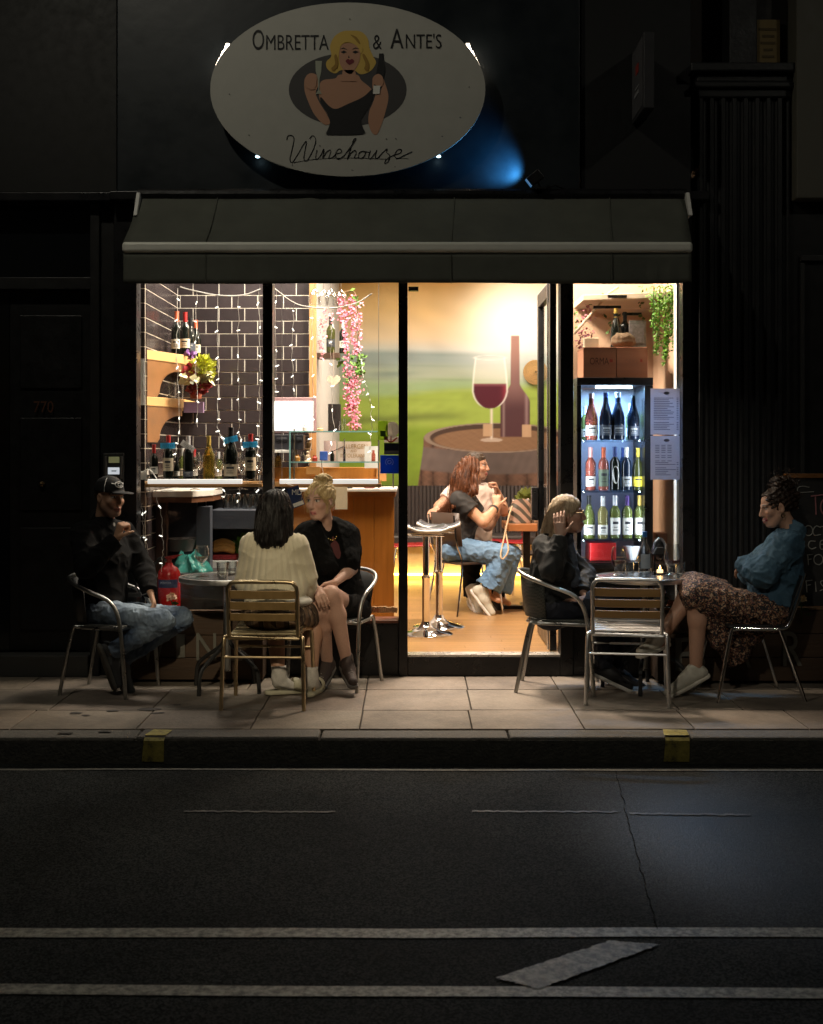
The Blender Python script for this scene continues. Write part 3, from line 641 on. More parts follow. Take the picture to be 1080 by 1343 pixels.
# ---- the mural, a printed picture
def sstep(a, b, x): t = np.clip((x-a)/(b-a),0,1); return t*t*(3-2*t)
def mural():
    nx, nz = 330, 300
    px = np.linspace(430,738,nx)[None,:].repeat(nz,0); py = np.linspace(355,662,nz)[:,None].repeat(nx,1)
    rs = np.random.RandomState(4)
    def mix(c, col, a):
        return c*(1-a[...,None])+np.array(col)*a[...,None]
    def nz_(f, s):
        r = np.random.RandomState(s); o = 0
        for i in range(6): o = o+np.sin(px*f*r.uniform(-1,1)+py*f*r.uniform(-1,1)*1.6+r.uniform(0,6))
        return o/6
    c = np.zeros(px.shape+(3,))+np.array((.90,.58,.20))
    c = mix(c, (.94,.66,.30), sstep(360,400,py+8*nz_(.05,1)))
    c = mix(c, (.82,.66,.44), sstep(405,450,py+10*nz_(.04,2)))
    c = mix(c, (.60,.62,.56), sstep(440,462,py+3*nz_(.05,8)))
    c = mix(c, (.31,.38,.36), sstep(457,466,py+4*nz_(.045,3)))
    c = mix(c, (.40,.45,.34), sstep(472,490,py+6*nz_(.06,4)))
    c = mix(c, (.20,.28,.24), .75*np.exp(-((py-489-3*np.sin(px*.03))/6)**2)*np.exp(-((px-515)/40)**2))
    c = mix(c, (.30,.42,.22), sstep(492,505,py+5*nz_(.05,5)))
    c = mix(c, (.30,.40,.07), sstep(506,520,py+.06*(px-560)+4*nz_(.05,6)))
    c = mix(c, (.13,.17,.035), .8*np.exp(-((py-548+.05*(px-540)-2*nz_(.1,7))/6)**2)*sstep(640,560,px))
    c = mix(c, (.19,.29,.03), sstep(552,566,py+4*nz_(.05,9)))
    for (yy,th,am,sd,cl) in ((466,2.2,.35,31,(.22,.29,.25)),(478,1.6,.4,32,(.25,.33,.24)),(486,2.5,.35,33,(.50,.55,.40)),(498,2.0,.5,34,(.18,.25,.14)),(512,1.8,.35,35,(.42,.46,.12)),(524,2.2,.3,36,(.20,.26,.05)),(534,1.6,.3,37,(.40,.42,.10)),(560,2.4,.35,38,(.30,.34,.06)),(580,3,.3,39,(.14,.19,.02)),(600,3,.3,40,(.28,.33,.05))):
        c = mix(c, cl, am*np.exp(-((py-yy-4*nz_(.05,sd))/th)**2)*np.clip(.5+.9*nz_(.07,sd+20),0,1))
    c *= (1+.10*nz_(.16,10)+.06*nz_(.4,11)*sstep(500,520,py))[...,None]
    c = mix(c, (.16,.20,.03), .5*sstep(610,650,py))
    # low sun in the picture
    d = np.sqrt(((px-690)/88)**2+((py-420)/62)**2)
    c = mix(c, (1.,.97,.88), np.clip(1.22-d*.80,0,1)**1.5)
    # barrel
    bx = np.abs(px-652)/ (97+ 8*sstep(575,650,py)); body = sstep(1.0,.985,bx)*sstep(571,575,py+0*px)
    st = .5+.5*np.cos((np.arcsin(np.clip((px-652)/112,-1,1)))*26)
    wood = np.zeros_like(c)+np.array((.115,.062,.042)); wood *= (0.30+.85*st**.3+.22*nz_(.5,12)+.15*nz_(1.3,22))[...,None]
    wood *= (1.25-.5*sstep(.55,.0,bx))[...,None]
    hoop = sstep(584,588,py-6*(1-bx**2))*sstep(618,614,py-6*(1-bx**2))
    wood = wood*(1-hoop[...,None])+np.array((.125,.095,.085))*(.75+.5*bx[...,None])*(1+.15*nz_(.8,25))[...,None]*hoop[...,None]
    c = c*(1-body[...,None])+wood*body[...,None]
    e = np.sqrt(((px-652)/97)**2+((py-574)/20)**2)
    c = mix(c, (.25,.19,.145), sstep(1.0,.97,e)); c = mix(c, (.06,.035,.025), sstep(.92,.89,e)); 
    e2 = np.sqrt(((px-652)/88)**2+((py-577)/16)**2); c = mix(c, (.22,.125,.07), sstep(.98,.9,e2))
    c = c*(1+.1*nz_(.9,13)*sstep(.98,.9,e2))[...,None]
    # bottle
    hw = np.where(py<503, 5.5+.01*(py-440), 5.5+14*sstep(500,528,py)); bt = sstep(hw+.8,hw-.8,np.abs(px-676))*sstep(439,441,py)*sstep(574,572,py)
    bc = np.zeros_like(c)+np.array((.075,.03,.035)); bc = mix(bc,(.62,.33,.22),.85*sstep(505,445,py)); bc = mix(bc,(.30,.16,.14),.6*sstep(540,500,py))
    bc = mix(bc,(.30,.20,.20),.7*np.exp(-((px-691)/2.2)**2)*sstep(505,520,py)); bc = mix(bc,(.35,.25,.24),.5*np.exp(-((px-661)/1.6)**2)*sstep(515,525,py))
    c = c*(1-bt[...,None])+bc*bt[...,None]
    # wine glass
    gw = np.where(py<515, 18.5+4*np.sin((py-468)/48*1.6), 22.5*np.sqrt(np.clip(1-((py-510)/26)**2,0,1)))
    ins = sstep(gw+.7,gw-.7,np.abs(px-643))*sstep(468,470,py)*sstep(537,535,py)
    c = mix(c, (.86,.80,.70), .30*ins)
    wine = ins*sstep(502,504,py); wc = np.zeros_like(c)+np.array((.075,.008,.018)); wc = mix(wc,(.30,.03,.05),.8*np.exp(-((px-665)/5)**2)); wc = mix(wc,(.22,.07,.08),sstep(508,503,py))
    c = c*(1-wine[...,None])+wc*wine[...,None]
    rim = np.exp(-((np.abs(px-643)-gw)/1.1)**2)*sstep(468,470,py)*sstep(536,530,py); c = mix(c,(.95,.92,.85),.6*rim)
    c = mix(c,(.9,.85,.78),.55*np.exp(-((np.sqrt(((px-643)/20)**2+((py-469)/3)**2)-1)/.12)**2))
    stem = np.exp(-((px-645)/1.6)**2)*sstep(535,537,py)*sstep(577,575,py); c = mix(c,(.75,.66,.58),.8*stem)
    c = mix(c,(.6,.5,.42),.6*sstep(1,.8,np.sqrt(((px-645)/16)**2+((py-577)/3)**2)))
    for (qx,qy) in ((691,565),(640,564)):
        k = sstep(6.5,5.5,np.abs(px-qx))*sstep(8.5,7.5,np.abs(py-qy)); c = mix(c,(.50,.33,.2),k*.9)
    c = np.clip(c,0,1)
    YM = BW-.012
    x = (px-CX)*YM/FL; z = EYE-(py-HY)*YM/FL
    vs = np.stack([x, np.full_like(x,YM), z],-1).reshape(-1,3)
    idx = np.arange(nx*nz).reshape(nz,nx)
    fs = np.stack([idx[1:,:-1],idx[1:,1:],idx[:-1,1:],idx[:-1,:-1]],-1).reshape(-1,4)
    mb = MB(); mb.v = [tuple(v) for v in vs]; mb.f = [tuple(int(i) for i in f) for f in fs]; mb.mi = [0]*len(mb.f); mb.col = [tuple(q) for q in c.reshape(-1,3)]
    return mb
top('vineyard_mural', mural(), VC('printed_mural', .55, 0, 200., spec=.2), 'wall sized photo mural of vineyard sunset with wine glass and barrel', 'mural', colour=True)
# ---- banquette with light strip
bq = thing('banquette', 'long dark ribbed banquette along the mural with yellow light strip below', 'bench', (.6,14.1,FLOOR))
m = MB(); n_ = 70
for i in range(n_):
    x = TX1+.02+i*(2.95/n_); m.tube([(x,14.27,.62),(x,14.30,Z(637,14.28))], .024, 6)
m.build('backrest', M('dark_ribbed_vinyl',(.045,.036,.034),.45,var=.1), bq, smooth=True)
m = MB(); m.box(TX1+.01,2.18,13.75,14.25,.52,.62); m.build('seat', MATS['dark_ribbed_vinyl'], bq, bevel=.02)
m = MB(); m.box(TX1+.01,2.18,13.93,14.25,FLOOR,.519); m.build('base', M('cream_base_panel',(.70,.55,.30),.5), bq)
led = EM('warm_led_strip', (1,.60,.10), 22)
m = MB(); m.box(TX1+.02,2.17,13.885,13.91,.185,.205); m.build('light_strip', led, bq)
# ---- rattan hat and plants
def rattan():
    m = MB(); c = (X(703,14.3),14.33,Z(488,14.3))
    for k in range(7): m.tube([(c[0]+(.02+.018*k)*math.cos(a), c[1]-.05+.01*k*.6, c[2]+(.02+.018*k)*math.sin(a)) for a in [2*math.pi*i/24 for i in range(24)]], .0105, 6, closed=True)
    return m
top('rattan_disc', rattan(), M('rattan', (.45,.27,.10), .6, var=.3), 'round woven rattan disc hanging on the mural near the door', 'wall decoration')

# ---- bottle maker
PROF = {'bordeaux': [(.0,.0),(.030,.0),(.037,.006),(.0375,.19),(.034,.205),(.019,.228),(.0145,.24),(.0145,.30)],
        'burgundy': [(.0,.0),(.034,.0),(.041,.006),(.0415,.15),(.038,.175),(.024,.215),(.0155,.245),(.0145,.30)],
        'fizz': [(.0,.0),(.036,.0),(.044,.008),(.0445,.14),(.041,.17),(.028,.215),(.018,.25),(.0155,.31)]}
darkglass = M('dark_bottle_glass', (.006,.008,.006), .07, var=.1, rvar=.03, coat=.3)
blueglass = M('blue_black_bottle_glass', (.008,.014,.03), .08, rvar=.03, coat=.3)
amberglass = M('golden_bottle_glass', (.50,.36,.06), .06, trans=.75, rvar=.03)
paleglass = M('pale_green_bottle_glass', (.30,.36,.09), .06, trans=.7, rvar=.03)
roseglass = M('rose_wine_glass', (.58,.15,.10), .06, trans=.6, rvar=.03)
caps = {n: M(n+'_foil', c, .35, .3) for n, c in {'red':(.42,.03,.03),'orange':(.55,.12,.05),'silver':(.6,.6,.62),'black':(.015,.015,.016),'gold':(.6,.42,.1),'blue':(.03,.05,.16),'yellow':(.65,.5,.05),'pink':(.65,.35,.33),'white':(.7,.7,.68),'purple':(.06,.03,.14)}.items()}
labs = {n: M(n+'_label', c, .6, var=.05) for n, c in {'white':(.72,.70,.64),'cream':(.62,.52,.38),'dark':(.05,.06,.08),'yellow':(.70,.55,.04),'grey':(.35,.36,.36),'green':(.12,.16,.10)}.items()}
blue_tag = TP('blue_price_tag', (.14,.55,.78)); blue_ink = M('tag_ink', (.01,.03,.10), .6)
def bottle(x, y, z, h, shape, glassm, cap, lab, label, group, tagc=None, lz=(.05,.115), name='wine_bottle', oval=False, rot=None):
    p = PROF[shape]; k = h/p[-1][1]; t = thing(name, label, 'bottle', (x,y,z), group)
    m = MB(); m.lathe([(r*k,zz*k) for r,zz in p], (0,0,0), 20); m.build('glass_body', glassm, t, smooth=True, world=False)
    c0 = p[-1][1]-.07; m = MB(); rr = p[-1][0]*k+.0012
    m.lathe([(p[-2][0]*k+.0016,c0*k),(rr,(c0+.02)*k),(rr,p[-1][1]*k),(rr+.0015,p[-1][1]*k+.001),(rr+.001,p[-1][1]*k+.008),(.0,p[-1][1]*k+.009)], (0,0,0), 16)
    m.build('foil_cap', caps[cap], t, smooth=True, world=False)
    if lab:
        r = p[3][0]*k+.0008; z0, z1 = lz[0]*k, lz[1]*k
        m = MB(); n = 22
        if oval: vs = [(r*math.sin(.75*math.cos(a)*.9), -r*math.cos(.75*math.cos(a)*.9), (z0+z1)/2+(z1-z0)*.62*math.sin(a)) for a in [2*math.pi*i/24 for i in range(24)]]; m.add(vs, [tuple(range(24))])
        else:
            vs = []
            for i in range(n+1):
                a = -1.25+2.5*i/n; vs += [(r*math.sin(a),-r*math.cos(a),z0),(r*math.sin(a),-r*math.cos(a),z1)]
            m.add(vs, [(2*i,2*i+2,2*i+3,2*i+1) for i in range(n)])
        lb = m.build('label', labs[lab], t, world=False)
        if not oval:
            m = MB(); r2 = r+.0008
            for (q0,q1,w) in ((.25,.30,.5),(.42,.46,.35),(.62,.78,.55)):
                vs = []
                for i in range(9):
                    a = w*(-1+2*i/8); vs += [(r2*math.sin(a),-r2*math.cos(a),z0+(z1-z0)*q0),(r2*math.sin(a),-r2*math.cos(a),z0+(z1-z0)*q1)]
                m.add(vs, [(2*i,2*i+2,2*i+3,2*i+1) for i in range(8)])
            m.build('label_print', ink if lab not in ('dark',) else labs['grey'], lb, world=False)
    if tagc:
        m = MB(); a = tagc[1]; ca, sa = math.cos(a), math.sin(a); w_, h_ = .052, .021
        q = [(-w_*ca+h_*sa,-w_*sa-h_*ca),(w_*ca+h_*sa,w_*sa-h_*ca),(w_*ca-h_*sa,w_*sa+h_*ca),(-w_*ca-h_*sa,-w_*sa+h_*ca)]
        m.prism([(u,v+.235*k) for u,v in q], -.026, -.0245); tg = m.build('price_tag', tagc[0], t, world=False)
        m = MB()
        for i in range(6):
            u = -.034+.013*i+random.uniform(-.002,.002); m.tube([(u*ca+.008*sa,-.0265,u*sa-.008*ca+.235*k),((u+.004)*ca-.009*sa,-.0265,(u+.004)*sa+.009*ca+.235*k)], .0011, 4)
        m.build('tag_writing', blue_ink, tg, world=False)
    if rot: t.rotation_euler = (0,0,rot)
    return t
# ---- corner shelves on the left
pine = M('pale_pine', (.62,.36,.14), .45, var=.25, scale=6, stretch=(1,.15,1)); pine2 = M('dark_brown_pine', (.25,.115,.04), .5, var=.3, scale=6)  # brackets get a darker brown wood than the boards
for (zt, th, x2, lab) in ((2.232,.068,-1.685,'upper pale pine corner shelf carrying red capped bottles'),(1.905,.066,-1.68,'lower pale pine corner shelf carrying glasses and the plant')):
    t = thing('corner_shelf', lab, 'shelf', (LX,9.5,zt-th), 'pine corner shelves')
    a = (LX+.007,9.06); b = (x2,9.56); c = (x2,10.285); d = (LX+.007,10.285)
    m = MB(); m.hexa([(*p,zt-th) for p in (a,b,c,d)], [(*p,zt) for p in (a,b,c,d)]); m.build('shelf_board', pine, t, bevel=.004)
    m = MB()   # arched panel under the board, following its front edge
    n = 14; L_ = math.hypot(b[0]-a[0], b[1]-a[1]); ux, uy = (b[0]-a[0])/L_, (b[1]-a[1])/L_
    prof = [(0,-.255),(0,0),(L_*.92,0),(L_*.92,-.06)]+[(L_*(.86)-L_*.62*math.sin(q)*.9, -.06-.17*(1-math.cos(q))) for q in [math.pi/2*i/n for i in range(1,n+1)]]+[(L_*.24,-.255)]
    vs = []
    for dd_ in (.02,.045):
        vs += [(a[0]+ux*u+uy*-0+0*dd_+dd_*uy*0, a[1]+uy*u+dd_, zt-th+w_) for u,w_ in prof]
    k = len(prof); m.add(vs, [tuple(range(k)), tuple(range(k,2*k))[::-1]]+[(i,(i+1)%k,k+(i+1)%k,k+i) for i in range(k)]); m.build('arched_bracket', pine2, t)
G1 = 'bottles on the upper corner shelf'
bottle(X(232,9.75),9.75,2.234,.33,'bordeaux',darkglass,'orange','white','tall dark bottle with orange cap, leftmost on the upper corner shelf',G1)
bottle(X(243,9.62),9.62,2.234,.31,'bordeaux',darkglass,'red','cream','dark bottle with red cap and cream label on the upper corner shelf',G1)
bottle(X(250,9.95),9.95,2.234,.30,'burgundy',darkglass,'black','dark','black capped bottle squeezed between red capped ones on the upper corner shelf',G1)
bottle(X(257,10.1),10.1,2.234,.30,'burgundy',darkglass,'orange','cream','orange capped bottle nearest the tiles on the upper corner shelf',G1)
# tumblers and plant on the lower shelf
def tumbler(x, y, z, r, h, label, group=None, name='glass_tumbler', stemless=False):
    m = MB(); m.lathe([(0,.004),(r*.78,.004),(r*.97,h),(r,h),(r*.82,0),(0,0)], (0,0,0), 20, cap=False)
    t = m.build(name, clear, None, smooth=True, world=False); t.location = (x,y,z); return tag(t, label, 'glass', group)
tumbler(X(226,9.75),9.75,1.907,.035,.13,'tall clear tumbler on the lower corner shelf, nearest the wall','tumblers on the corner shelf')
tumbler(X(236,9.7),9.7,1.907,.033,.11,'short clear tumbler on the lower corner shelf beside the plant','tumblers on the corner shelf')
def leafcloud(c, rad, n, size, seed=0, up=.3):
    r = random.Random(seed); m = MB()
    for _ in range(n):
        while True:
            p = Vector((r.uniform(-1,1),r.uniform(-1,1),r.uniform(-1,1)))
            if .25 < p.length < 1: break
        q = Vector((c[0]+p.x*rad[0], c[1]+p.y*rad[1], c[2]+p.z*rad[2])); d = (p.normalized()+Vector((0,0,up))+Vector((r.uniform(-.6,.6),r.uniform(-.6,.6),r.uniform(-.6,.6)))).normalized()
        s_ = size*r.uniform(.6,1.3); u = d.orthogonal().normalized(); u = (Matrix.Rotation(r.uniform(0,6.28),3,d) @ u)*s_*.42; w_ = d*s_
        t = r.uniform(.6,1.4)
        m.add([q-w_*.1, q+w_*.45+u, q+w_, q+w_*.45-u], [(0,1,2),(0,2,3)], (t,t,t))
    return m
def leafm(name, col, rough=.5):
    m, nt, b = _nodes(name); L = nt.links.new
    a = nt.nodes.new('ShaderNodeAttribute'); a.attribute_name = 'tone'
    mx = nt.nodes.new('ShaderNodeMix'); mx.data_type = 'RGBA'; mx.blend_type = 'MULTIPLY'; mx.inputs['Factor'].default_value = 1; mx.inputs['A'].default_value = (*col,1)
    L(a.outputs['Color'], mx.inputs['B']); L(mx.outputs['Result'], b.inputs['Base Color']); b.inputs['Roughness'].default_value = rough
    MATS[name] = m; return m
green = leafm('ivy_leaf', (.07,.16,.02)); lime = leafm('lime_petal', (.50,.52,.05)); redleaf = leafm('red_petal', (.30,.015,.02)); pinkpet = leafm('wisteria_petal', (.62,.20,.30)); brightgreen = leafm('bright_fern_leaf', (.12,.30,.025)); purp = leafm('purple_petal',(.3,.14,.4))
pl = thing('potted_hydrangea', 'lime and red hydrangea spilling over the lower pine shelf', 'plant', (X(256,9.45),9.45,1.905))
cx_, cy_ = X(262,9.45), 9.45
leafcloud((cx_+.02,cy_,Z(487,9.45)), (.085,.07,.105), 420, .035, 1).build('lime_bloom', lime, pl, colour=True)
leafcloud((cx_-.06,cy_-.03,Z(489,9.45)), (.05,.05,.05), 110, .035, 2).build('red_bloom', redleaf, pl, colour=True)
leafcloud((cx_+.0,cy_-.03,Z(507,9.45)), (.075,.05,.045), 160, .035, 3).build('lower_red_bloom', redleaf, pl, colour=True)
leafcloud((cx_-.02,cy_-.05,Z(492,9.45)), (.10,.05,.05), 40, .07, 4).build('leaf_spray', leafm('cream_leaf',(.55,.52,.30)), pl, colour=True)
leafcloud((cx_-.07,cy_,Z(466,9.45)), (.03,.03,.02), 30, .03, 5).build('purple_bloom', purp, pl, colour=True)
m = MB(); m.lathe([(0,0),(.04,0),(.05,.085),(.045,.085),(.04,.07),(0,.07)], (cx_-.04,cy_+.08,1.907), 18); m.build('pot', M('terracotta',(.35,.10,.05),.7), pl, smooth=True)
m = MB(); m.box(X(241,9.5),X(267,9.5),9.50,9.53,Z(541,9.5),Z(527,9.5)); top('purple_lit_card', m, M('purple_lit_card',(.42,.30,.52),.6), 'purple lit card fixed to the end of the lower pine shelf', 'card')  # purple light falling on the card is put into its colour
m = MB(); m.box(X(184,9.03),X(189,9.03),9.03,9.034,Z(531,9.03),Z(470,9.03)); top('paper_notice_strip', m, paper, 'tall white paper strip stuck on the tiled pier', 'notice')
# ---- fairy lights
cable = M('white_cable', (.72,.70,.66), .5); bulbm = EM('fairy_bulb', (1,.93,.82), 2.2)
NB = [0]
def bulb_mesh():
    m = MB(); m.lathe([(0,-.004),(.004,-.004),(.0042,.010),(.0028,.020),(0,.022)], (0,0,0), 7); return m
fairy_proto = None
def fairy(label, main, drops, Y, cat='fairy lights'):
    global fairy_proto
    b = P(main[0][0], main[0][1], Y); t = thing('fairy_light_string', label, cat, tuple(b), 'white fairy light strings in the window')
    m = MB()
    if len(main) > 1: m.tube(catmull([P(a,c,Y) for a,c in main], 8), .0042, 6)
    spots = []
    for (pts, n) in drops:
        q = []; 
        for i in range(len(pts)-1):
            for k in range(8): f = k/8; q.append((pts[i][0]+(pts[i+1][0]-pts[i][0])*f+random.uniform(-1.1,1.1), pts[i][1]+(pts[i+1][1]-pts[i][1])*f))
        q.append(pts[-1]); line = [P(a,c,Y+random.uniform(-.015,.015)) for a,c in q]; line = catmull(line, 3); m.tube(line, .0017, 5)
        for k in range(n):
            p = line[min(len(line)-1, int((k+.6)/n*len(line)))]; spots.append(p)
    m.build('cable', cable, t, smooth=True)
    for p in spots:
        if fairy_proto is None: o = bulb_mesh().build('bulb', bulbm, None, smooth=True, world=False); fairy_proto = o
        else: o = fairy_proto.copy(); COL.objects.link(o)
        o.parent = t; d = Vector((random.uniform(-1,1),random.uniform(-.6,.2),random.uniform(-.9,.5))).normalized()
        o.location = p-b; o.rotation_euler = d.to_track_quat('Z','Y').to_euler()
        s_ = random.uniform(.8,1.15); o.scale = (s_,)*3
YF = 8.99
fairy('fairy light string swagged along the top of the leftmost window', [(236,376),(250,380),(285,387),(318,387),(342,379)],
      [([(234,378),(232,460),(236,560),(230,600)],9),([(258,381),(257,470),(259,560)],7),([(286,387),(286,480),(285,560),(296,585)],9),([(313,387),(312,480),(313,560),(318,590)],9),([(340,380),(341,480),(340,570),(338,600)],9)], YF)
fairy('fairy light string swagged above the monitor and wisteria', [(360,378),(386,397),(410,403),(436,404),(466,398),(488,385)],
      [([(362,380),(361,470),(362,520)],6),([(386,397),(383,460),(386,520)],6),([(409,403),(410,470),(412,540),(405,610)],8),([(436,404),(434,480),(438,560),(432,600)],8),([(467,398),(472,460),(478,500),(487,530),(488,560),(485,600)],9)], YF)
fairy('loose fairy light wires trailing below the window bottle shelf', [(186,620),(196,616),(206,628)],
      [([(288,634),(296,648),(292,654)],2),([(314,636),(315,655),(310,660)],2),([(342,634),(337,648)],1),([(203,640),(212,680),(214,720),(212,750)],3),([(192,650),(190,700),(196,740),(204,775)],4),([(186,660),(188,700),(196,760)],3),([(367,634),(372,642),(366,648)],1)], 8.97)
# ---- window shelf with bottles
SZ = Z(629,9.0)
oakstrip = M('oiled_oak', (.42,.22,.08), .4, var=.3, scale=6, stretch=(.15,1,1))
for (a,b,lab) in ((190,344,'window shelf with pale rail carrying the tagged wine bottles'),(367,500,'pale window rail shelf in front of the glass display case')):
    t = thing('window_shelf', lab, 'shelf', (X((a+b)/2,9.0),9.0,SZ-.04), 'rail shelves in the window')
    m = MB(); m.box(X(a,8.96),X(b,8.96),8.96,9.13,SZ-.05,SZ-.026); m.build('shelf_board', oakstrip, t, bevel=.003)
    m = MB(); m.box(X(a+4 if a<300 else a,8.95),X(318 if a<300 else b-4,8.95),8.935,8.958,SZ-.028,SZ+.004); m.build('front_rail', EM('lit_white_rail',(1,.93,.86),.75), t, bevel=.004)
    m = MB(); m.box(X(a,8.96),X(b,8.96),8.962,9.125,SZ-.0255,SZ-.002); m.build('glass_top', clear, t)
    m = MB()
    for px in (a+3,b-3): m.tube([(X(px,9.1),9.1,SZ-.03),(X(px,9.1),9.1,2.9)], .0018, 5)
    m.build('hanging_wire', M('wire',(.3,.3,.3),.4,.8), t)
G2 = 'tagged bottles on the window shelf'
bz = SZ
def wb(px, h, *a, **k): return bottle(X(px,9.04),9.04,bz,h,*a,**k)
wb(202,.235,'bordeaux',darkglass,'red','white','small dark bottle with red cap and white label, leftmost on window shelf',G2)
wb(221,.30,'bordeaux',darkglass,'red','cream','tall dark bottle with red cap and level blue price tag near the left',G2,tagc=(blue_tag,.02),lz=(.06,.15))
wb(247,.295,'bordeaux',darkglass,'silver','dark','dark bottle with silver cap and slanted white price tag on window shelf',G2,tagc=(TP('white_tag',(.75,.75,.75)),-.6),lz=(.02,.06))
wb(274,.295,'burgundy',amberglass,'gold',None,'clear golden wine bottle without label on window shelf',G2)
wb(303,.355,'burgundy',darkglass,'black','cream','largest dark bottle with tilted blue price tag on window shelf',G2,tagc=(blue_tag,.22),lz=(.02,.09))
wb(329,.31,'bordeaux',darkglass,'red','cream','dark bottle with red cap and blue tag beside the window mullion',G2,tagc=(blue_tag,.05),lz=(.06,.15))
bottle(X(190,9.1),9.1,bz,.20,'fizz',darkglass,'white','white','tiny dark bottle in the far left corner of the window shelf',G2)
bottle(X(232,9.09),9.09,bz,.15,'fizz',darkglass,'black','white','short black miniature bottle behind the tagged bottles',G2)
# ---- glassware
def wineglass(x, y, z, h, rb, label, group=None, fill=None, name='wine_glass', fl=None, inv=False):
    t = thing(name, label, 'glass', (x,y,z), group)
    pr = [(0,.003),(rb*.85,.002),(rb*.85,.004),(.006,.012),(.004,.03),(.004,h*.42),(.012,h*.46),(rb*.8,h*.58),(rb,h*.72),(rb*.93,h*.88),(rb*.78,h)]
    m = MB(); m.lathe(pr, (0,0,0), 22, cap=False); m.build('glass_body', clear, t, smooth=True, world=False)
    if fill:
        m = MB(); m.lathe([(.0,h*.462),(.011,h*.465),(rb*.77,h*.585),(rb*.88,h*.64),(0,h*.64)], (0,0,0), 20); m.build('wine', fill, t, smooth=True, world=False)
    if inv: t.rotation_euler = (math.pi,0,0); t.location.z = z+h
    return t
redwine = M('red_wine', (.10,.004,.012), .05, trans=.3); whitewine = M('white_wine', (.75,.65,.35), .05, trans=.8)
for i,(px,y,l) in enumerate(((256,9.25,'empty wine glass behind the silver capped bottle'),(288,9.25,'clear carafe shaped glass right of the golden bottle'),(318,9.3,'clear glass standing between two blue tagged bottles'),(341,9.3,'clear glass partly behind the window mullion'))):
    wineglass(X(px,y),y,1.245,.27,.045,l,'glasses behind the window bottles')
GB = 'clutter along the back bar'
rb_ = random.Random(5)
for i,(px,l) in enumerate(((262,'clear wine glass at the left end of the back bar'),(270,'clear wine glass second along the back bar'),(280,'clear wine glass behind the gold bottle on the back bar'),(293,'clear wine glass left of the largest bottle on the back bar'),(311,'clear wine glass right of the largest bottle on the back bar'),(320,'clear wine glass just left of the red capped bottle on the back bar'),(337,'clear wine glass at the mullion on the back bar'))):
    wineglass(X(px,10.12),10.12+.05*(i%2),1.287,.20+.02*(i%3),.04,l,GB)
for i,(px,h,gm,cp,lb,l) in enumerate(((255,.24,darkglass,'red','white','small red capped bottle at the back of the bar beside the tiles'),(287,.22,paleglass,'silver','white','short pale green bottle at the back of the bar'),(331,.25,darkglass,'gold','cream','gold capped dark bottle at the back of the bar'),(365,.25,amberglass,'black','white','amber spirit bottle left of the till monitor stand'),(240,.25,paleglass,'white','cream','pale bottle in the tile corner of the back bar'),(248,.2,roseglass,'pink',None,'small rose bottle in the tile corner of the back bar'))):
    bottle(X(px,10.2),10.2,1.287,h,'bordeaux',gm,cp,lb,l,GB)
# ---- left bar counter
bc_ = thing('bar_counter', 'low bar counter with white worktop and dark blue grey front on the left', 'counter', (X(235,9.5),9.5,FLOOR))
worktop = M('white_worktop', (.74,.70,.64), .35, var=.05); slate = M('blue_grey_panel', (.045,.052,.068), .5, var=.12, bump=.1)
zt = 1.238
pt = [(LX+.01,9.24),(X(253,9.24),9.24),(X(281,9.55),9.55),(X(281,9.55),9.98),(LX+.01,9.98)]
m = MB(); n = len(pt); m.add([(*p,zz) for zz in (zt-.045,zt) for p in pt], [tuple(range(n))[::-1], tuple(range(n,2*n))]+[(i,(i+1)%n,n+(i+1)%n,n+i) for i in range(n)]); m.build('worktop', worktop, bc_, bevel=.004)
pt2 = [(a if a < -1.8 else a-.01, b+.012 if b < 9.6 else b) for a,b in pt]
m = MB(); m.add([(*p,zz) for zz in (zt-.085,zt-.046) for p in pt2], [tuple(range(n))[::-1], tuple(range(n,2*n))]+[(i,(i+1)%n,n+(i+1)%n,n+i) for i in range(n)]); m.build('apron', M('dark_walnut',(.16,.07,.035),.4,var=.3), bc_)
m = MB(); m.box(X(213,9.62),X(258,9.62),9.62,9.66,FLOOR,zt-.086); m.build('front_panel', slate, bc_)
m = MB(); m.box(X(257,9.45),X(276,9.45),9.45,9.56,FLOOR,zt-.12); m.build('corner_post', slate, bc_, bevel=.004)
m = MB(); m.box(LX+.01,LX+.09,9.35,9.42,FLOOR,zt-.086); m.build('leg', M('dark_walnut_leg',(.06,.03,.02),.5), bc_)
m = MB(); m.box(X(214,9.4),X(232,9.4),9.30,9.42,zt+.002,zt+.006); top('paper_slip', m, paper, 'white paper slip lying on the left bar worktop', 'paper')
bs = thing('back_bar_unit', 'dark back bar shelving with glasses between bar counter and mullion', 'shelving', (X(320,9.8),9.8,FLOOR))
m = MB(); m.box(X(276,9.6),X(372,9.6),9.60,9.97,Z(694,9.6),Z(669,9.6)); m.build('shelf_board', slate, bs, bevel=.004)
m = MB(); m.box(X(276,10.0),X(376,10.0),10.0,10.28,FLOOR,1.24); m.build('back_panel', M('near_black_laminate',(.012,.012,.014),.4), bs)
m = MB(); m.box(X(255,10.0),X(378,10.0),9.96,10.28,1.245,1.285); m.build('oak_top', oakstrip, bs, bevel=.003)
m = MB(); m.box(X(276,9.7),X(376,9.7),9.62,9.98,.50,.53); m.build('lower_shelf', slate, bs)
for i, px in enumerate((298,305,312,322,330,338,350)): tumbler(X(px,9.8),9.75+.04*(i%2),Z(669,9.6)+.002,.03,.11,'clear tumbler on the dark back bar shelf','tumblers on the back bar shelf')
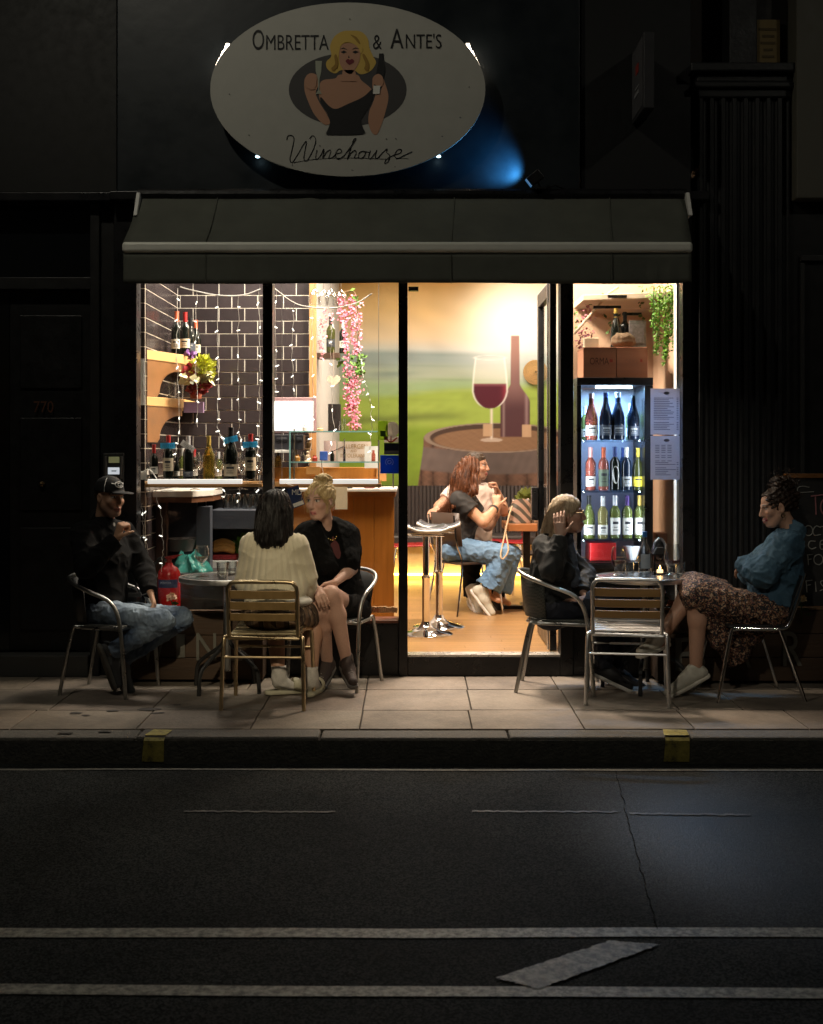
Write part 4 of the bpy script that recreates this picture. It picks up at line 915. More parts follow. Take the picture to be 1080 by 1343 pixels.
def ob_loaf():
    t = thing('wrapped_loaf', 'golden brown loaf in a wrapper on the low back bar shelf', 'bread', (X(294,9.75),9.75,.75))
    m = MB()
    for k in range(3): m.tube(catmull([P(280,722-k*4,9.7+.03*k)+Vector((0,0,0)),P(294,719-k*4,9.7+.03*k),P(308,724-k*4,9.7+.03*k)],5), [.018,.024,.027,.028,.03,.03,.03,.028,.026,.024,.016], 9)
    m.build('loaf', M('golden_bread',(.50,.24,.07),.6,var=.3,scale=25), t, smooth=True)
    m = MB(); m.box(X(277,9.7),X(311,9.7),9.66,9.85,Z(734,9.7),Z(727,9.7)); m.build('red_wrapper', M('red_wrapper',(.30,.02,.03),.35), t, bevel=.008)
    return t
ob_loaf()
m = MB(); m.box(X(276,9.6),X(312,9.6),9.62,9.9,Z(757,9.65),Z(735,9.65)); top('white_box', m, M('white_carton',(.55,.54,.56),.5), 'white carton under the wrapped loaf', 'box', bevel=.004)
leafcloud((X(320,9.8),9.8,Z(716,9.8)), (.06,.06,.07), 120, .05, 8).build('dummy', green, None, colour=True)
o = bpy.data.objects['dummy']; o.name = 'leafy_herb'; tag(o, 'dark green herb beside the loaf, behind the cream sweater', 'plant')
m = MB(); m.lathe([(0,0),(.10,0),(.125,.085),(.13,.09),(.12,.09),(.095,.01),(0,.01)], (X(238,9.5),9.5,Z(722,9.5)), 24); top('grey_basin', m, M('grey_plastic',(.14,.13,.13),.4), 'dull grey plastic basin under the left bar counter', 'basin', smooth=True)
m = MB(); m.box(X(222,9.3),X(345,9.3),9.15,9.58,FLOOR,Z(752,9.15)); top('black_crate', m, M('black_plastic',(.016,.016,.017),.4), 'low black crate supporting the teal bag behind the window', 'crate', bevel=.01)
def teal_bag():
    r = random.Random(3); m = MB(); NU, NV = 40, 18; vs = []
    for j in range(NV+1):
        v = j/NV
        for i in range(NU):
            a = 2*math.pi*i/NU
            rr = (.115*(1-.60*v**1.3))*(1+.16*math.sin(5*a+2*v)+.10*math.sin(11*a-4*v)+.05*math.sin(23*a+9*v))
            vs.append((X(252,9.25)+rr*1.1*math.cos(a)-.03*v, 9.27+rr*.8*math.sin(a), Z(750,9.25)+.125*v+.016*math.sin(7*a)*v+.02*math.sin(2*a+1)*v))
    fs = [(j*NU+i,j*NU+(i+1)%NU,(j+1)*NU+(i+1)%NU,(j+1)*NU+i) for j in range(NV) for i in range(NU)]+[tuple(NV*NU+i for i in range(NU))]
    return m.add(vs, fs)
top('plastic_bag', teal_bag(), M('teal_plastic_film',(.035,.19,.17),.22,var=.3,scale=18), 'crumpled teal plastic bag behind the fire extinguisher', 'bag', smooth=True)
# fire extinguisher
fe = thing('fire_extinguisher', 'red fire extinguisher with black hose standing behind the window', 'fire extinguisher', (X(222,8.98),8.98,.42))
ex = X(222,9.03); ey = 9.03
m = MB(); m.lathe([(0,.40),(.075,.40),(.079,.41),(.079,.655),(.074,.685),(.055,.712),(.03,.727),(.022,.745),(0,.745)], (ex,ey,0), 28); m.build('cylinder', M('red_gloss_enamel',(.50,.012,.015),.22,var=.05,coat=.4), fe, smooth=True)
m = MB(); vs = []
for i in range(13):
    a = -1.0+2.0*i/12; vs += [(ex+.0797*math.sin(a),ey-.0797*math.cos(a),.575),(ex+.0797*math.sin(a),ey-.0797*math.cos(a),.632)]
m.add(vs, [(2*i,2*i+2,2*i+3,2*i+1) for i in range(12)]); m.build('instruction_band', M('navy_label',(.02,.03,.10),.4), fe)
m = MB(); m.text('POWDER', ex-.045, ex+.03, .603, .618, ey-.0812); m.build('band_lettering', M('pale_print',(.35,.38,.5),.5), fe)
m = MB(); m.tube([(ex,ey,.745),(ex,ey,.770)], .018, 10); m.hexa([(ex-.02,ey-.012,.770),(ex+.03,ey-.012,.770),(ex+.03,ey+.012,.770),(ex-.02,ey+.012,.770)],[(ex-.03,ey-.012,.785),(ex+.10,ey-.012,.805),(ex+.10,ey+.012,.805),(ex-.03,ey+.012,.785)]); m.build('valve_handle', M('dark_red_handle',(.25,.02,.02),.4), fe)
m = MB(); m.tube(catmull([(ex-.02,ey,.775),(ex-.07,ey-.01,.770),(ex-.105,ey-.01,.695),(ex-.10,ey-.01,.6),(ex-.09,ey-.01,.5)],6), .010, 8); m.build('hose', rubber, fe, smooth=True)
m = MB(); m.lathe([(.007,0),(.012,.006),(.0,.012)], (ex-.02,ey-.02,.755), 10, Vector((0,-1,0))); m.build('pressure_gauge', chrome, fe)
# socket and plug on the left pier
m = MB(); m.box(X(184,9.03),X(193,9.03),9.0,9.034,Z(629,9.03),Z(618,9.03)); top('wall_socket', m, white, 'white socket box on the tiled pier where cables meet', 'socket', bevel=.003)

# ---- service counter with display case
wc_ = M('honey_oak_panel', (.44,.165,.025), .4, var=.22, scale=5, stretch=(6,1,.25))
ct = thing('service_counter', 'honey coloured wooden service counter with white top behind the blonde woman', 'counter', (X(450,9.8),9.8,FLOOR))
zt = Z(641,9.6)
x0_, x1_ = X(383,9.6), X(519,9.6)
m = MB()
for i in range(5):
    a = x0_+.01+(x1_-x0_-.02)*i/5; b = x0_+.01+(x1_-x0_-.02)*(i+1)/5; m.box(a+.001,b-.001,9.62,9.66,FLOOR,zt-.06)
m.build('front_panel', wc_, ct, bevel=.002)
m = MB(); m.box(x0_-.01,x1_+.01,9.58,10.18,zt-.022,zt); m.build('worktop', worktop, ct, bevel=.003)
m = MB(); m.box(x0_,x1_,9.59,10.17,zt-.06,zt-.0225); m.build('apron', M('dark_honey_oak',(.34,.13,.03),.4,var=.25), ct, bevel=.002)
m = MB(); m.box(X(356,10.0),X(500,10.0),9.98,10.16,zt+.002,Z(613,10.0)); m.build('raised_ledge', wc_, ct, bevel=.003)
m = MB(); m.box(x0_+.05,x1_-.02,9.68,10.15,FLOOR,zt-.061); m.build('carcass', M('dark_carcass',(.12,.05,.02),.6), ct)
dc = thing('glass_display_case', 'three tier glass display case with teal glass edges on the counter', 'display case', (X(440,9.8),9.8,zt))
tealedge = M('teal_glass_edge', (.16,.34,.34), .15)
for py in (566,606):
    m = MB(); m.box(X(381,9.7),X(498,9.7),9.70,10.0,Z(py,9.7)-.004,Z(py,9.7)+.004); m.build('glass_shelf', clear, dc)
    m = MB(); m.box(X(381,9.7),X(498,9.7),9.692,9.6995,Z(py,9.7)-.0045,Z(py,9.7)+.0045); m.build('shelf_edge', tealedge, dc)
m = MB(); m.box(X(380,9.69),X(381,9.69)+.003,9.69,10.0,zt+.02,Z(565,9.7)); m.build('side_panel', clear, dc)
m = MB(); m.box(X(379.5,9.69),X(381.5,9.69),9.684,9.6895,zt+.02,Z(565,9.7)); m.build('side_edge', tealedge, dc)
m = MB()
for px in (386,497,516): m.tube([(X(px,9.72),9.72,zt+.001),(X(px,9.72),9.72,Z(621,9.72) if px==516 else Z(562,9.7))], .006, 8)
m.build('post', M('dark_bronze_post',(.10,.09,.07),.4,.5), dc)
# allergen card
ac = thing('allergen_card', 'cream allergen and intolerance card with gold lettering in the display case', 'sign', (X(462,9.9),9.9,Z(606,9.9)))
m = MB(); m.box(X(443,9.9),X(487,9.9),9.9,9.908,Z(606,9.9),Z(579,9.9)); m.build('card', TP('cream_pink_card',(.80,.70,.62),.35), ac)
m = MB()
for s_, a, b, c, d in (('ALLERGEN',449,482,588,582.5),('AND',460,468,593,589.5),('INTOLERANCE',447,484,600,595)): m.text(s_, X(a,9.9), X(b,9.9), Z(c,9.9), Z(d,9.9), 9.8985)
m.build('card_lettering', M('gold_print',(.45,.28,.10),.5), ac)
m = MB(); m.box(X(478,9.8),X(497,9.8),9.86,9.88,Z(614,9.8),Z(585,9.8)); top('stacked_leaflets', m, paper, 'white leaflets leaning beside the allergen card', 'leaflet')
m = MB(); m.box(X(425,9.95),X(441,9.95),9.95,9.96,Z(606,9.95),Z(578,9.95)); top('pink_menu_card', m, M('pinkish_card',(.62,.44,.38),.6,var=.2,scale=30), 'pinkish printed card left of the allergen card', 'card')
# small goods in and on the case
def figurine(px, py, Y, h, label, mat, name='figurine'):
    x, z = X(px,Y), Z(py,Y); m = MB(); m.lathe([(0,0),(h*.35,0),(h*.36,h*.06),(h*.2,h*.15),(h*.26,h*.35),(h*.2,h*.6),(h*.08,h*.68),(h*.15,h*.8),(h*.14,h*.92),(0,h)], (x,Y,z), 12)
    return top(name, m, mat, label, 'ornament', smooth=True)
figurine(404,606,9.85,.085,'small cream figurine on the middle glass shelf', M('cream_ceramic',(.65,.50,.34),.35))
figurine(405,590,9.9,.09,'small dark and gold figurine left of the pinkish card', M('bronze_figure',(.14,.08,.03),.35,.4))
for i,(px,h,l) in enumerate(((447,.07,'short glass bud vase on the top glass shelf'),(452,.09,'taller glass bud vase on the top glass shelf'),(472,.06,'tiny glass vial on top of the display case'))):
    m = MB(); m.lathe([(0,0),(.012,0),(.013,h*.5),(.006,h*.7),(.007,h)], (X(px,9.85),9.85,Z(565,9.7)+.005), 12); top('bud_vase', m, clear, l, 'vase', smooth=True)
m = MB(); m.box(X(420,9.85),X(430,9.85),9.8,9.9,Z(605,9.7)+.005,Z(592,9.7)); top('blue_packet', m, M('blue_packet',(.05,.12,.45),.35), 'bright blue packet on the middle glass shelf', 'packet', bevel=.004)
for i,(a,b,l) in enumerate(((408,432,'dark glasses case on the counter under the rail'),(478,492,'red brown purse on the counter under the rail'),(454,463,'black card reader on the counter under the rail'))):
    m = MB(); m.box(X(a,9.65),X(b,9.65),9.62,9.72,zt+.002,zt+.03); top(('glasses_case','small_purse','card_reader')[i], m, M(('dark_case','red_brown_leather','black_reader')[i],((.03,.02,.02),(.14,.03,.03),(.02,.02,.02))[i],.4), l, 'small item', bevel=.008)
m = MB(); m.tube(catmull([P(424,620,9.9),P(424,600,9.9),P(452,585,9.9)],4), .004, 6); m.lathe([(.012,0),(.012,.1),(.004,.12),(.004,.17)], (X(452,9.75),9.75,Z(606,9.7)+.005), 12); top('glass_stirrer_stand', m, chrome, 'thin chrome stand among the display case goods', 'stand', smooth=True)
m = MB(); m.box(X(440,9.56),X(456,9.56),9.545,9.55,Z(668,9.55),Z(634,9.55)); top('cream_notice', m, M('cream_paper',(.70,.60,.42),.7), 'cream paper notice hanging on the counter front behind the blonde bun', 'notice')
for i,(px,py,Y,r_,h,mt,nm,ct_,l) in enumerate(((390,606,9.8,.022,.05,M('amber_jar',(.35,.16,.03),.2),'jar','jar','amber jar at the left end of the middle glass shelf'),(397,606,9.85,.018,.07,clear,'jar','jar','slim clear jar beside the amber jar'),
  (413,606,9.8,.02,.045,M('red_jar',(.40,.05,.03),.25),'jar','jar','small red jar left of the blue packet'),(436,606,9.8,.016,.08,darkglass,'small_bottle','bottle','small dark bottle between blue packet and pinkish card'),(490,606,9.78,.015,.085,roseglass,'small_bottle','bottle','small rose bottle at the right end of the middle glass shelf'),
  (400,566,9.85,.02,.05,M('white_pot',(.7,.68,.62),.3),'small_pot','pot','white pot on the top glass shelf near the monitor'),(460,566,9.85,.012,.06,M('brass_stick',(.5,.33,.12),.3,.9),'candle_stick','ornament','thin brass stick on the top glass shelf'),
  (420,566,9.9,.025,.03,M('straw_dish',(.5,.36,.18),.6),'small_dish','dish','straw coloured dish on the top glass shelf'))):
    m = MB(); zz_ = Z(py,9.7)+.005; m.lathe([(0,0),(r_,0),(r_*1.02,h*.6),(r_*.6,h*.8),(r_*.62,h),(0,h)], (X(px,Y),Y,zz_), 14); top(nm, m, mt, l, ct_, smooth=True)
for i,(a,b,c,d,mt,l) in enumerate(((494,507,607,631,M('flyer_orange',(.55,.25,.08),.6),'orange flyer tucked behind the blue sticker'),(402,420,612,622,M('oak_block',(.50,.24,.07),.5),'light oak block on the raised ledge of the counter'))):
    m = MB(); m.box(X(a,9.95),X(b,9.95),9.93,9.975,Z(d,9.95),Z(c,9.95)); top(('flyer','oak_block')[i], m, mt, l, ('leaflet','block')[i], bevel=.002)
# monitor
mo = thing('till_monitor', 'bright white till monitor with frame tinted by a pink reflection against the tiles', 'monitor', (X(386,10.0),10.0,1.5))
m = MB(); m.box(X(357,10.0),X(415,10.0),10.0,10.035,Z(568,10),Z(521,10)); m.build('monitor_frame', M('pink_reflection_plastic',(.30,.19,.20),.4), mo, bevel=.005)  # pink reflection on the frame is put into the plastic colour
m = MB(); m.box(X(360,10.0),X(411,10.0),9.996,9.9995,Z(565,10),Z(526,10)); m.build('screen', EM('lit_screen',(1,.98,.98),1.25), mo)
m = MB(); c = (X(387,10),Z(546,10))
for k in (-1,1): m.tube([(c[0]+k*.03+k*.022*math.cos(a),9.994,c[1]+.028*math.sin(a)) for a in [R(-70)+R(140)*i/10 for i in range(11)]], .0015, 4)
m.tube([(c[0],9.994,c[1]-.045),(c[0],9.994,c[1]+.045)], .0012, 4); m.build('screen_emblem', EM('pale_screen_mark',(.6,.55,.58),.45), mo)
m = MB(); m.box(X(382,10.05),X(390,10.05),10.036,10.08,1.3,Z(545,10)); m.build('stand', M('grey_stand',(.2,.2,.2),.4), mo)
m = MB(); m.box(X(352,9.9),X(384,9.9),9.9,10.2,Z(594,9.9),Z(590,9.9)); top('white_shelf', m, white, 'small white shelf below the till monitor', 'shelf', bevel=.003)
for i,(a,b,l) in enumerate(((360,380,'black receipt printer on the white shelf'),(386,399,'black till box next to the receipt printer'))):
    m = MB(); m.box(X(a,10.0),X(b,10.0),9.95,10.12,Z(590,9.9) if i==0 else Z(590,9.9),Z(570,10.0)); m.box(X(a+3,9.94),X(b-3,9.94),9.94,9.9495,Z(578,9.95),Z(574,9.95)); top(('receipt_printer','till_box')[i], m, M('dark_device',(.02,.02,.025),.35), l, 'device', bevel=.006)
# wall things on the white end wall
m = MB(); m.box(X(431,10.9),X(447,10.9),10.85,10.97,Z(566,10.9),Z(530,10.9)); m.lathe([(.035,0),(.035,.004),(.012,.006),(0,.004)], (X(439,10.85),10.85,Z(555,10.85)), 18, Vector((0,-1,0))); top('wall_speaker', m, M('black_speaker',(.02,.018,.018),.5), 'black wall speaker below the bottle ledge', 'speaker', bevel=.004)
m = MB(); m.box(TX1+.001,TX1+.19,10.95,11.15,Z(470,11),Z(463,11)); top('bottle_ledge', m, M('dark_wood_ledge',(.08,.045,.03),.5), 'small dark ledge holding two bottles among pink wisteria', 'ledge', bevel=.003)
bottle(X(434,11.0),11.0,Z(463,11)+.002,.30,'bordeaux',M('olive_bottle_glass',(.06,.07,.015),.1),'black','dark','olive green bottle, left one on the dark ledge','bottles on the wall ledge')
bottle(X(450,11.05),11.05,Z(463,11)+.002,.27,'bordeaux',darkglass,'silver','white','silver capped bottle with white label, right one on the dark ledge','bottles on the wall ledge')
hp = [(16*math.sin(t)**3, 13*math.cos(t)-5*math.cos(2*t)-2*math.cos(3*t)-math.cos(4*t)) for t in [2*math.pi*i/40 for i in range(40)]]
m = MB(); cx_, cz_ = X(438,10.4), Z(499,10.4); m.prism([(cx_+u*.0034, cz_+v*.0034) for u,v in hp], 10.39, 10.41)
m.tube([(cx_,10.4,cz_+.03),(cx_,10.4,cz_+.25)], .0015, 5); top('wooden_heart', m, M('weathered_heart',(.42,.34,.26),.6,var=.4,scale=10), 'weathered wooden heart hanging in front of the white wall', 'ornament', bevel=.003)
def strand(spec, size, seed, dens=26, spread=.03):
    r = random.Random(seed); m = MB()
    for (x0,z0,x1,z1,Y,w) in spec:
        L_ = abs(z1-z0); n = max(6, int(L_*dens*w/.03))
        for _ in range(n):
            t = r.random(); tw = w*(1-.55*t)
            p = Vector((x0+(x1-x0)*t+r.gauss(0,tw*.55), Y+r.gauss(0,tw*.55), z0+(z1-z0)*t)); d = Vector((r.uniform(-1,1),r.uniform(-1,1),r.uniform(-1,.5))).normalized()
            u = d.orthogonal().normalized()*size*.45*r.uniform(.7,1.2); e = d*size*r.uniform(.7,1.2); c = r.uniform(.65,1.45)
            m.add([p, p+e*.5+u, p+e, p+e*.5-u], [(0,1,2),(0,2,3)], (c,c,c))
    return m
def V(a,b,c,d,Y,w): return (X(a,Y),Z(b,Y),X(c,Y),Z(d,Y),Y,w)
wi = thing('hanging_wisteria', 'long pink artificial wisteria hanging in front of the mural', 'artificial plant', (X(460,10.6),10.6,1.6))
strand([V(452,390,455,470,10.6,.035),V(462,388,466,465,10.6,.04),V(470,395,471,470,10.6,.03),V(445,385,447,420,10.6,.03),V(456,470,458,545,10.6,.045),V(467,480,468,562,10.6,.05),V(461,490,463,560,10.6,.045)], .027, 3, 230).build('blossom', pinkpet, wi, colour=True)
strand([V(432,386,470,392,10.6,.04),V(455,380,475,400,10.6,.03),V(463,462,473,490,10.58,.06),V(474,465,470,485,10.58,.05),V(445,470,455,500,10.6,.02)], .045, 4, 110).build('leaf_spray', green, wi, colour=True)
m = MB(); m.tube(catmull([P(432,388,10.6),P(450,383,10.6),P(468,390,10.6),P(470,470,10.6)],5), .006, 6); m.build('stem', M('brown_stem',(.12,.07,.03),.7), wi)
w2 = thing('thin_wisteria', 'thin pale pink wisteria strand left of the bottle ledge', 'artificial plant', (X(424,10.6),10.6,2.3))
strand([V(427,402,423,470,10.6,.028),V(421,408,421,455,10.6,.02),V(437,405,436,425,10.6,.02)], .026, 5, 170).build('blossom', leafm('pale_pink_petal',(.55,.26,.32)), w2, colour=True)
for i,(px,l) in enumerate(((413,'leftmost upturned wine glass in the ceiling rack'),(424,'second upturned wine glass in the ceiling rack'),(434,'third upturned wine glass in the ceiling rack'),(447,'rightmost upturned wine glass in the ceiling rack'))):
    wineglass(X(px,9.7),9.7+.05*(i%2),Z(400,9.7),.21,.042,l,'upturned glasses in the rack',inv=True)
m = MB()
for dx in (-.03,.03,.09,.15,.21): m.tube([(X(413,9.7)+dx,9.6,Z(400,9.7)+.20),(X(413,9.7)+dx,9.85,Z(400,9.7)+.20)], .004, 6)
m.tube([(X(413,9.7)+.09,9.72,Z(400,9.7)+.2),(X(413,9.7)+.09,9.72,3.43)], .006, 6); top('glass_rack', m, chrome, 'chrome ceiling rack holding upturned glasses', 'rack')
# stickers on the pane
sg = 8.8245
def sticker(name, a, b, c, d, mat, label, deco=None):
    t = thing(name, label, 'sticker', (X((a+b)/2,sg),sg,Z(d,sg)))
    m = MB(); m.box(X(a,sg),X(b,sg),sg-.001,sg+.0008,Z(d,sg),Z(c,sg)); m.build('sticker_sheet', mat, t)
    if deco: deco(t)
    return t
def d_green(t):
    m = MB(); m.box(X(499,sg),X(506,sg),sg-.0016,sg-.0012,Z(572,sg),Z(565,sg)); m.build('dark_print', M('dark_green_print',(.04,.10,.01),.5), t)
sticker('green_sticker', 496,509,552,577, TP('lime_sticker',(.42,.55,.10)), 'tall lime green sticker on the window beside the door post', d_green)
m = MB(); m.prism([(X(515,sg)+.047*math.cos(a), Z(563,sg)+.052*math.sin(a)) for a in [2*math.pi*i/28 for i in range(28)]], sg+.001, sg+.0016)
t = top('round_sticker', m, TP('grey_sticker',(.62,.58,.52)), 'round grey sticker half behind the lime green one', 'sticker')
def d_blue(t):
    m = MB(); c = (X(511,sg),Z(606,sg))
    for r_ in (.012,.026): m.tube([(c[0]+r_*math.cos(a),sg-.0018,c[1]+r_*math.sin(a)) for a in ([R(-50)+R(280)*i/20 for i in range(21)] if r_ > .02 else [2*math.pi*i/16 for i in range(17)])], .0028, 4)
    m.build('ring_emblem', M('pale_blue_print',(.35,.5,.8),.5), t)
sticker('blue_sticker', 499,523,597,621, TP('royal_blue_sticker',(.02,.12,.55)), 'square royal blue sticker with pale ring emblem', d_blue)
def d_dark(t):
    m = MB(); m.box(X(504,sg),X(523,sg),sg-.0016,sg-.0012,Z(596,sg),Z(591,sg)); m.build('grey_print', M('grey_print',(.16,.16,.16),.5), t)
sticker('navy_sticker', 504,523,581,596, M('navy_sticker',(.012,.016,.04),.4), 'dark navy sticker above the royal blue one', d_dark)
def d_flag(t):
    m = MB()
    for (a,b,c,d) in ((505,574,512,580),(513,572,513,581),(521,574,514,580)):
        m.tube([(X(a,sg),sg-.0015,Z(b,sg)),(X(c,sg),sg-.0015,Z(d,sg))], .005, 4)
    m.build('red_stripe', TP('flag_red',(.6,.05,.05)), t)
sticker('flag_sticker', 504,523,572,580.5, TP('flag_white',(.75,.7,.65)), 'red and white flag sticker above the navy one', d_flag)
tg = thing('hanging_tag', 'tilted navy and white card hanging between the two seated women', 'card', (X(386,8.9),8.9,1.2))
def rot(px,py):
    a = R(-20); dx, dy = px-388, py-651; return (388+dx*math.cos(a)-dy*math.sin(a), 651+dx*math.sin(a)+dy*math.cos(a))
def rq(a,b,c,d,Y): return [(X(rot(p,q)[0],Y),Z(rot(p,q)[1],Y)) for p,q in ((a,d),(b,d),(b,c),(a,c))]
m = MB(); m.prism(rq(380,396,638,665,8.9), 8.9, 8.903); m.build('card', TP('navy_card',(.015,.04,.14),.4), tg)
m = MB(); m.prism(rq(381,395,659,664,8.898), 8.8975, 8.8992); m.build('white_band', paper, tg)
m = MB(); m.text('MD', X(383,8.89), X(396,8.89), Z(649,8.89), Z(642,8.89), 8.8985); m.build('card_lettering', paper, tg)
m = MB(); m.tube([P(385,637,8.9),P(374,634,8.93)], .0015, 5); m.build('string', cable, tg)
# corks on the sill
m = MB()
for i in range(34):
    px = 424+i*2.9; m.lathe([(.0,0),(.011,0),(.0115,.02),(.011,.04+random.uniform(-.004,.004)),(0,.04)], (X(px,9.0)+random.uniform(-.002,.002),9.0,.40), 8)
top('cork_row', m, M('cork', (.50,.33,.18), .8, var=.35, scale=60), 'row of upright wine corks along the sill behind the blonde woman', 'corks', smooth=True)
# ================================================================= bottle fridge in the right window
RY = 9.15; RB = 9.62
fr = thing('bottle_fridge', 'tall black glass fronted bottle fridge lit blue inside', 'fridge', (X(805,RY),9.4,FLOOR))
fxl, fxr = X(757,RY), X(857,RY); ztop = Z(495,RY)
m = MB()
m.box(fxl,fxr,RY-.01,RB,Z(505,RY),ztop)                       # head
m.box(fxl,X(763,RY),RY,RB,FLOOR,Z(505.2,RY)); m.box(X(846,RY),fxr,RY,RB,FLOOR,Z(505.2,RY))
m.build('cabinet_frame', blackpaint, fr, bevel=.004)
m = MB(); m.box(X(763,RY)+.001,X(846,RY)-.001,RY+.005,RB-.02,FLOOR+.01,Z(738,RY)); m.box(X(763,RY)+.001,X(846,RY)-.001,RY-.004,RY+.004,Z(738,RY)-.05,Z(738,RY)-.01); m.build('motor_housing', blackpaint, fr, bevel=.003)
m = MB(); m.box(X(763,RY)+.001,X(846,RY)-.001,RB-.015,RB-.005,Z(737,RY),Z(505.5,RY)); m.build('back_panel', TP('frosted_back_panel',(.40,.35,.38),.35), fr)
m = MB(); m.box(X(763,RY)+.001,X(846,RY)-.001,RY+.004,RY+.008,Z(737,RY),Z(506,RY)); m.build('fridge_door_glass', winepane, fr)
for py in (577,644,708):
    m = MB(); xm = (X(763,RY)+X(846,RY))/2; hw = (X(846,RY)-X(763,RY))/2-.002
    front_ = [(xm+hw*(-1+2*i/12), RY+.05-.03*math.sin(math.pi*i/12)) for i in range(13)]
    zz = Z(py,RY)
    vs = [(a,b,zz-.012) for a,b in front_]+[(xm+hw,RB-.02,zz-.012),(xm-hw,RB-.02,zz-.012)]; vs2 = [(a,b,zz) for a,b,c in vs]
    n = len(vs); m.add(vs+vs2, [tuple(range(n))[::-1], tuple(range(n,2*n))]+[(i,(i+1)%n,n+(i+1)%n,n+i) for i in range(n)])
    m.build('shelf', glass_thin('smoked_shelf_glass',(.72,.76,.8),.08,.5), fr)
m = MB(); m.tube([(X(782,9.3),9.30,Z(507.5,9.3)),(X(829,9.3),9.30,Z(507.5,9.3))], .010, 8); m.build('light_tube', EM('fridge_tube',(.55,.82,1),28), fr)
GF = {577:'bottles on the top fridge shelf',644:'bottles on the middle fridge shelf',708:'bottles on the bottom fridge shelf'}
def fb(px, py, h, *a, dy=.12, **k):
    *a, lab = a; lzz = k.pop('lz',(.03,.10)); return bottle(X(px,RY+dy),RY+dy,Z(py,RY)+.001,h,*a,lab,GF[py],lz=lzz,**k)
fb(776,577,.325,'fizz',roseglass,'pink','white','rose sparkling bottle with white label, leftmost on top fridge shelf')
fb(795,577,.33,'fizz',blueglass,'blue','dark','dark sparkling bottle right of the rose one on top fridge shelf')
fb(811,577,.33,'fizz',blueglass,'silver','dark','dark sparkling bottle with silver neck, third on top fridge shelf')
fb(831,577,.31,'fizz',blueglass,'black','dark','dark sparkling bottle with black neck, rightmost on top fridge shelf')
fb(768,577,.24,'bordeaux',paleglass,'white','white','pale bottle at the back left corner of top fridge shelf',dy=.3)
fb(827,577,.26,'bordeaux',paleglass,'white','white','pale bottle at the back right of top fridge shelf',dy=.34)
fb(775,644,.30,'bordeaux',roseglass,'pink','white','rose wine bottle with white label, leftmost on middle fridge shelf')
fb(792,644,.30,'bordeaux',roseglass,'orange','green','rose wine bottle with dark green label on middle fridge shelf',lz=(.03,.15))
fb(807,644,.305,'bordeaux',darkglass,'blue','white','dark bottle with pale oval label in the middle of the fridge',oval=True,lz=(.06,.16))
fb(822,644,.30,'bordeaux',blueglass,'white','grey','dark bottle with white neck and grey label on middle fridge shelf')
fb(837,644,.295,'burgundy',M('olive_glass',(.03,.035,.008),.08),'yellow','yellow','dark bottle with yellow label and yellow cap in the fridge')
fb(818,644,.30,'bordeaux',blueglass,'blue','dark','blue capped bottle behind the white necked one on middle fridge shelf',dy=.3)
fb(773,708,.30,'burgundy',paleglass,'black','white','white wine bottle with black cap, leftmost on bottom fridge shelf')
fb(791,708,.295,'bordeaux',M('pale_yellow_glass',(.6,.52,.18),.06,trans=.7),'white','white','yellowish white wine bottle with white cap on bottom fridge shelf')
fb(807,708,.30,'bordeaux',paleglass,'silver','white','white wine bottle with tall white label, third on bottom fridge shelf',lz=(.03,.15))
fb(823,708,.30,'bordeaux',paleglass,'purple','white','white wine bottle with purple cap on bottom fridge shelf',lz=(.03,.15))
fb(839,708,.30,'bordeaux',paleglass,'gold','white','white wine bottle with gold cap, rightmost on bottom fridge shelf',lz=(.03,.15))
m = MB(); m.box(X(774,RY+.1),X(808,RY+.1),RY+.08,RY+.35,Z(737,RY)+.001,Z(713,RY)); top('red_box', m, M('red_card_box',(.55,.02,.02),.35), 'bright red box in the bottom of the bottle fridge', 'box', bevel=.004)
m = MB(); m.lathe([(0,0),(.03,0),(.06,.08),(.062,.10),(.056,.10),(.03,.012),(0,.012)], (X(829,9.3),9.3,Z(737,RY)+.002), 20); top('white_bowl', m, M('white_china',(.75,.76,.78),.2), 'white china bowl in the bottom of the bottle fridge', 'bowl', smooth=True)
# things standing on the fridge
cw = M('peach_pine_crate', (.36,.15,.085), .6, var=.22, scale=5, stretch=(.2,1,3))
for i,(a,b,l) in enumerate(((765.5,808,'left peach pine wine crate lettered ORMA on top of the fridge'),(809,850,'right peach pine wine crate with faded lettering on top of the fridge'))):
    t = thing('wine_crate', l, 'crate', (X((a+b)/2,9.25),9.25,ztop+.001), 'wine crates on the fridge')
    zt_ = Z(457,9.2)
    m = MB(); m.box(X(a,9.2),X(b,9.2),9.20,9.215,ztop+.001,zt_); m.box(X(a,9.2),X(b,9.2),9.50,9.515,ztop+.001,zt_)
    m.box(X(a,9.2),X(a,9.2)+.012,9.2155,9.4995,ztop+.001,zt_); m.box(X(b,9.2)-.012,X(b,9.2),9.2155,9.4995,ztop+.001,zt_); m.build('crate_side', cw, t, bevel=.002)
    m = MB(); m.box(X(a,9.2)-.002,X(b,9.2)+.002,9.196,9.52,zt_+.0005,zt_+.010); m.build('crate_lid', cw, t, bevel=.002)
    m = MB()
    if i == 0: m.text('ORMA', X(774,9.2), X(799,9.2), Z(478,9.2), Z(469,9.2), 9.1985)
    else: m.text('ORMA', X(820,9.2), X(838,9.2), Z(478,9.2), Z(471,9.2), 9.1985)
    m.build('crate_lettering', M('burnt_lettering' if i == 0 else 'faded_lettering', (.10,.035,.02) if i == 0 else (.30,.13,.08), .7), t)
    m = MB(); m.box(X(800,9.2) if i == 0 else X(840,9.2),X(804,9.2) if i == 0 else X(843,9.2),9.1975,9.199,Z(475,9.2),Z(471,9.2)); m.build('crate_stamp', M('red_stamp',(.35,.05,.03),.6), t)
cz = Z(457,9.2)+.011
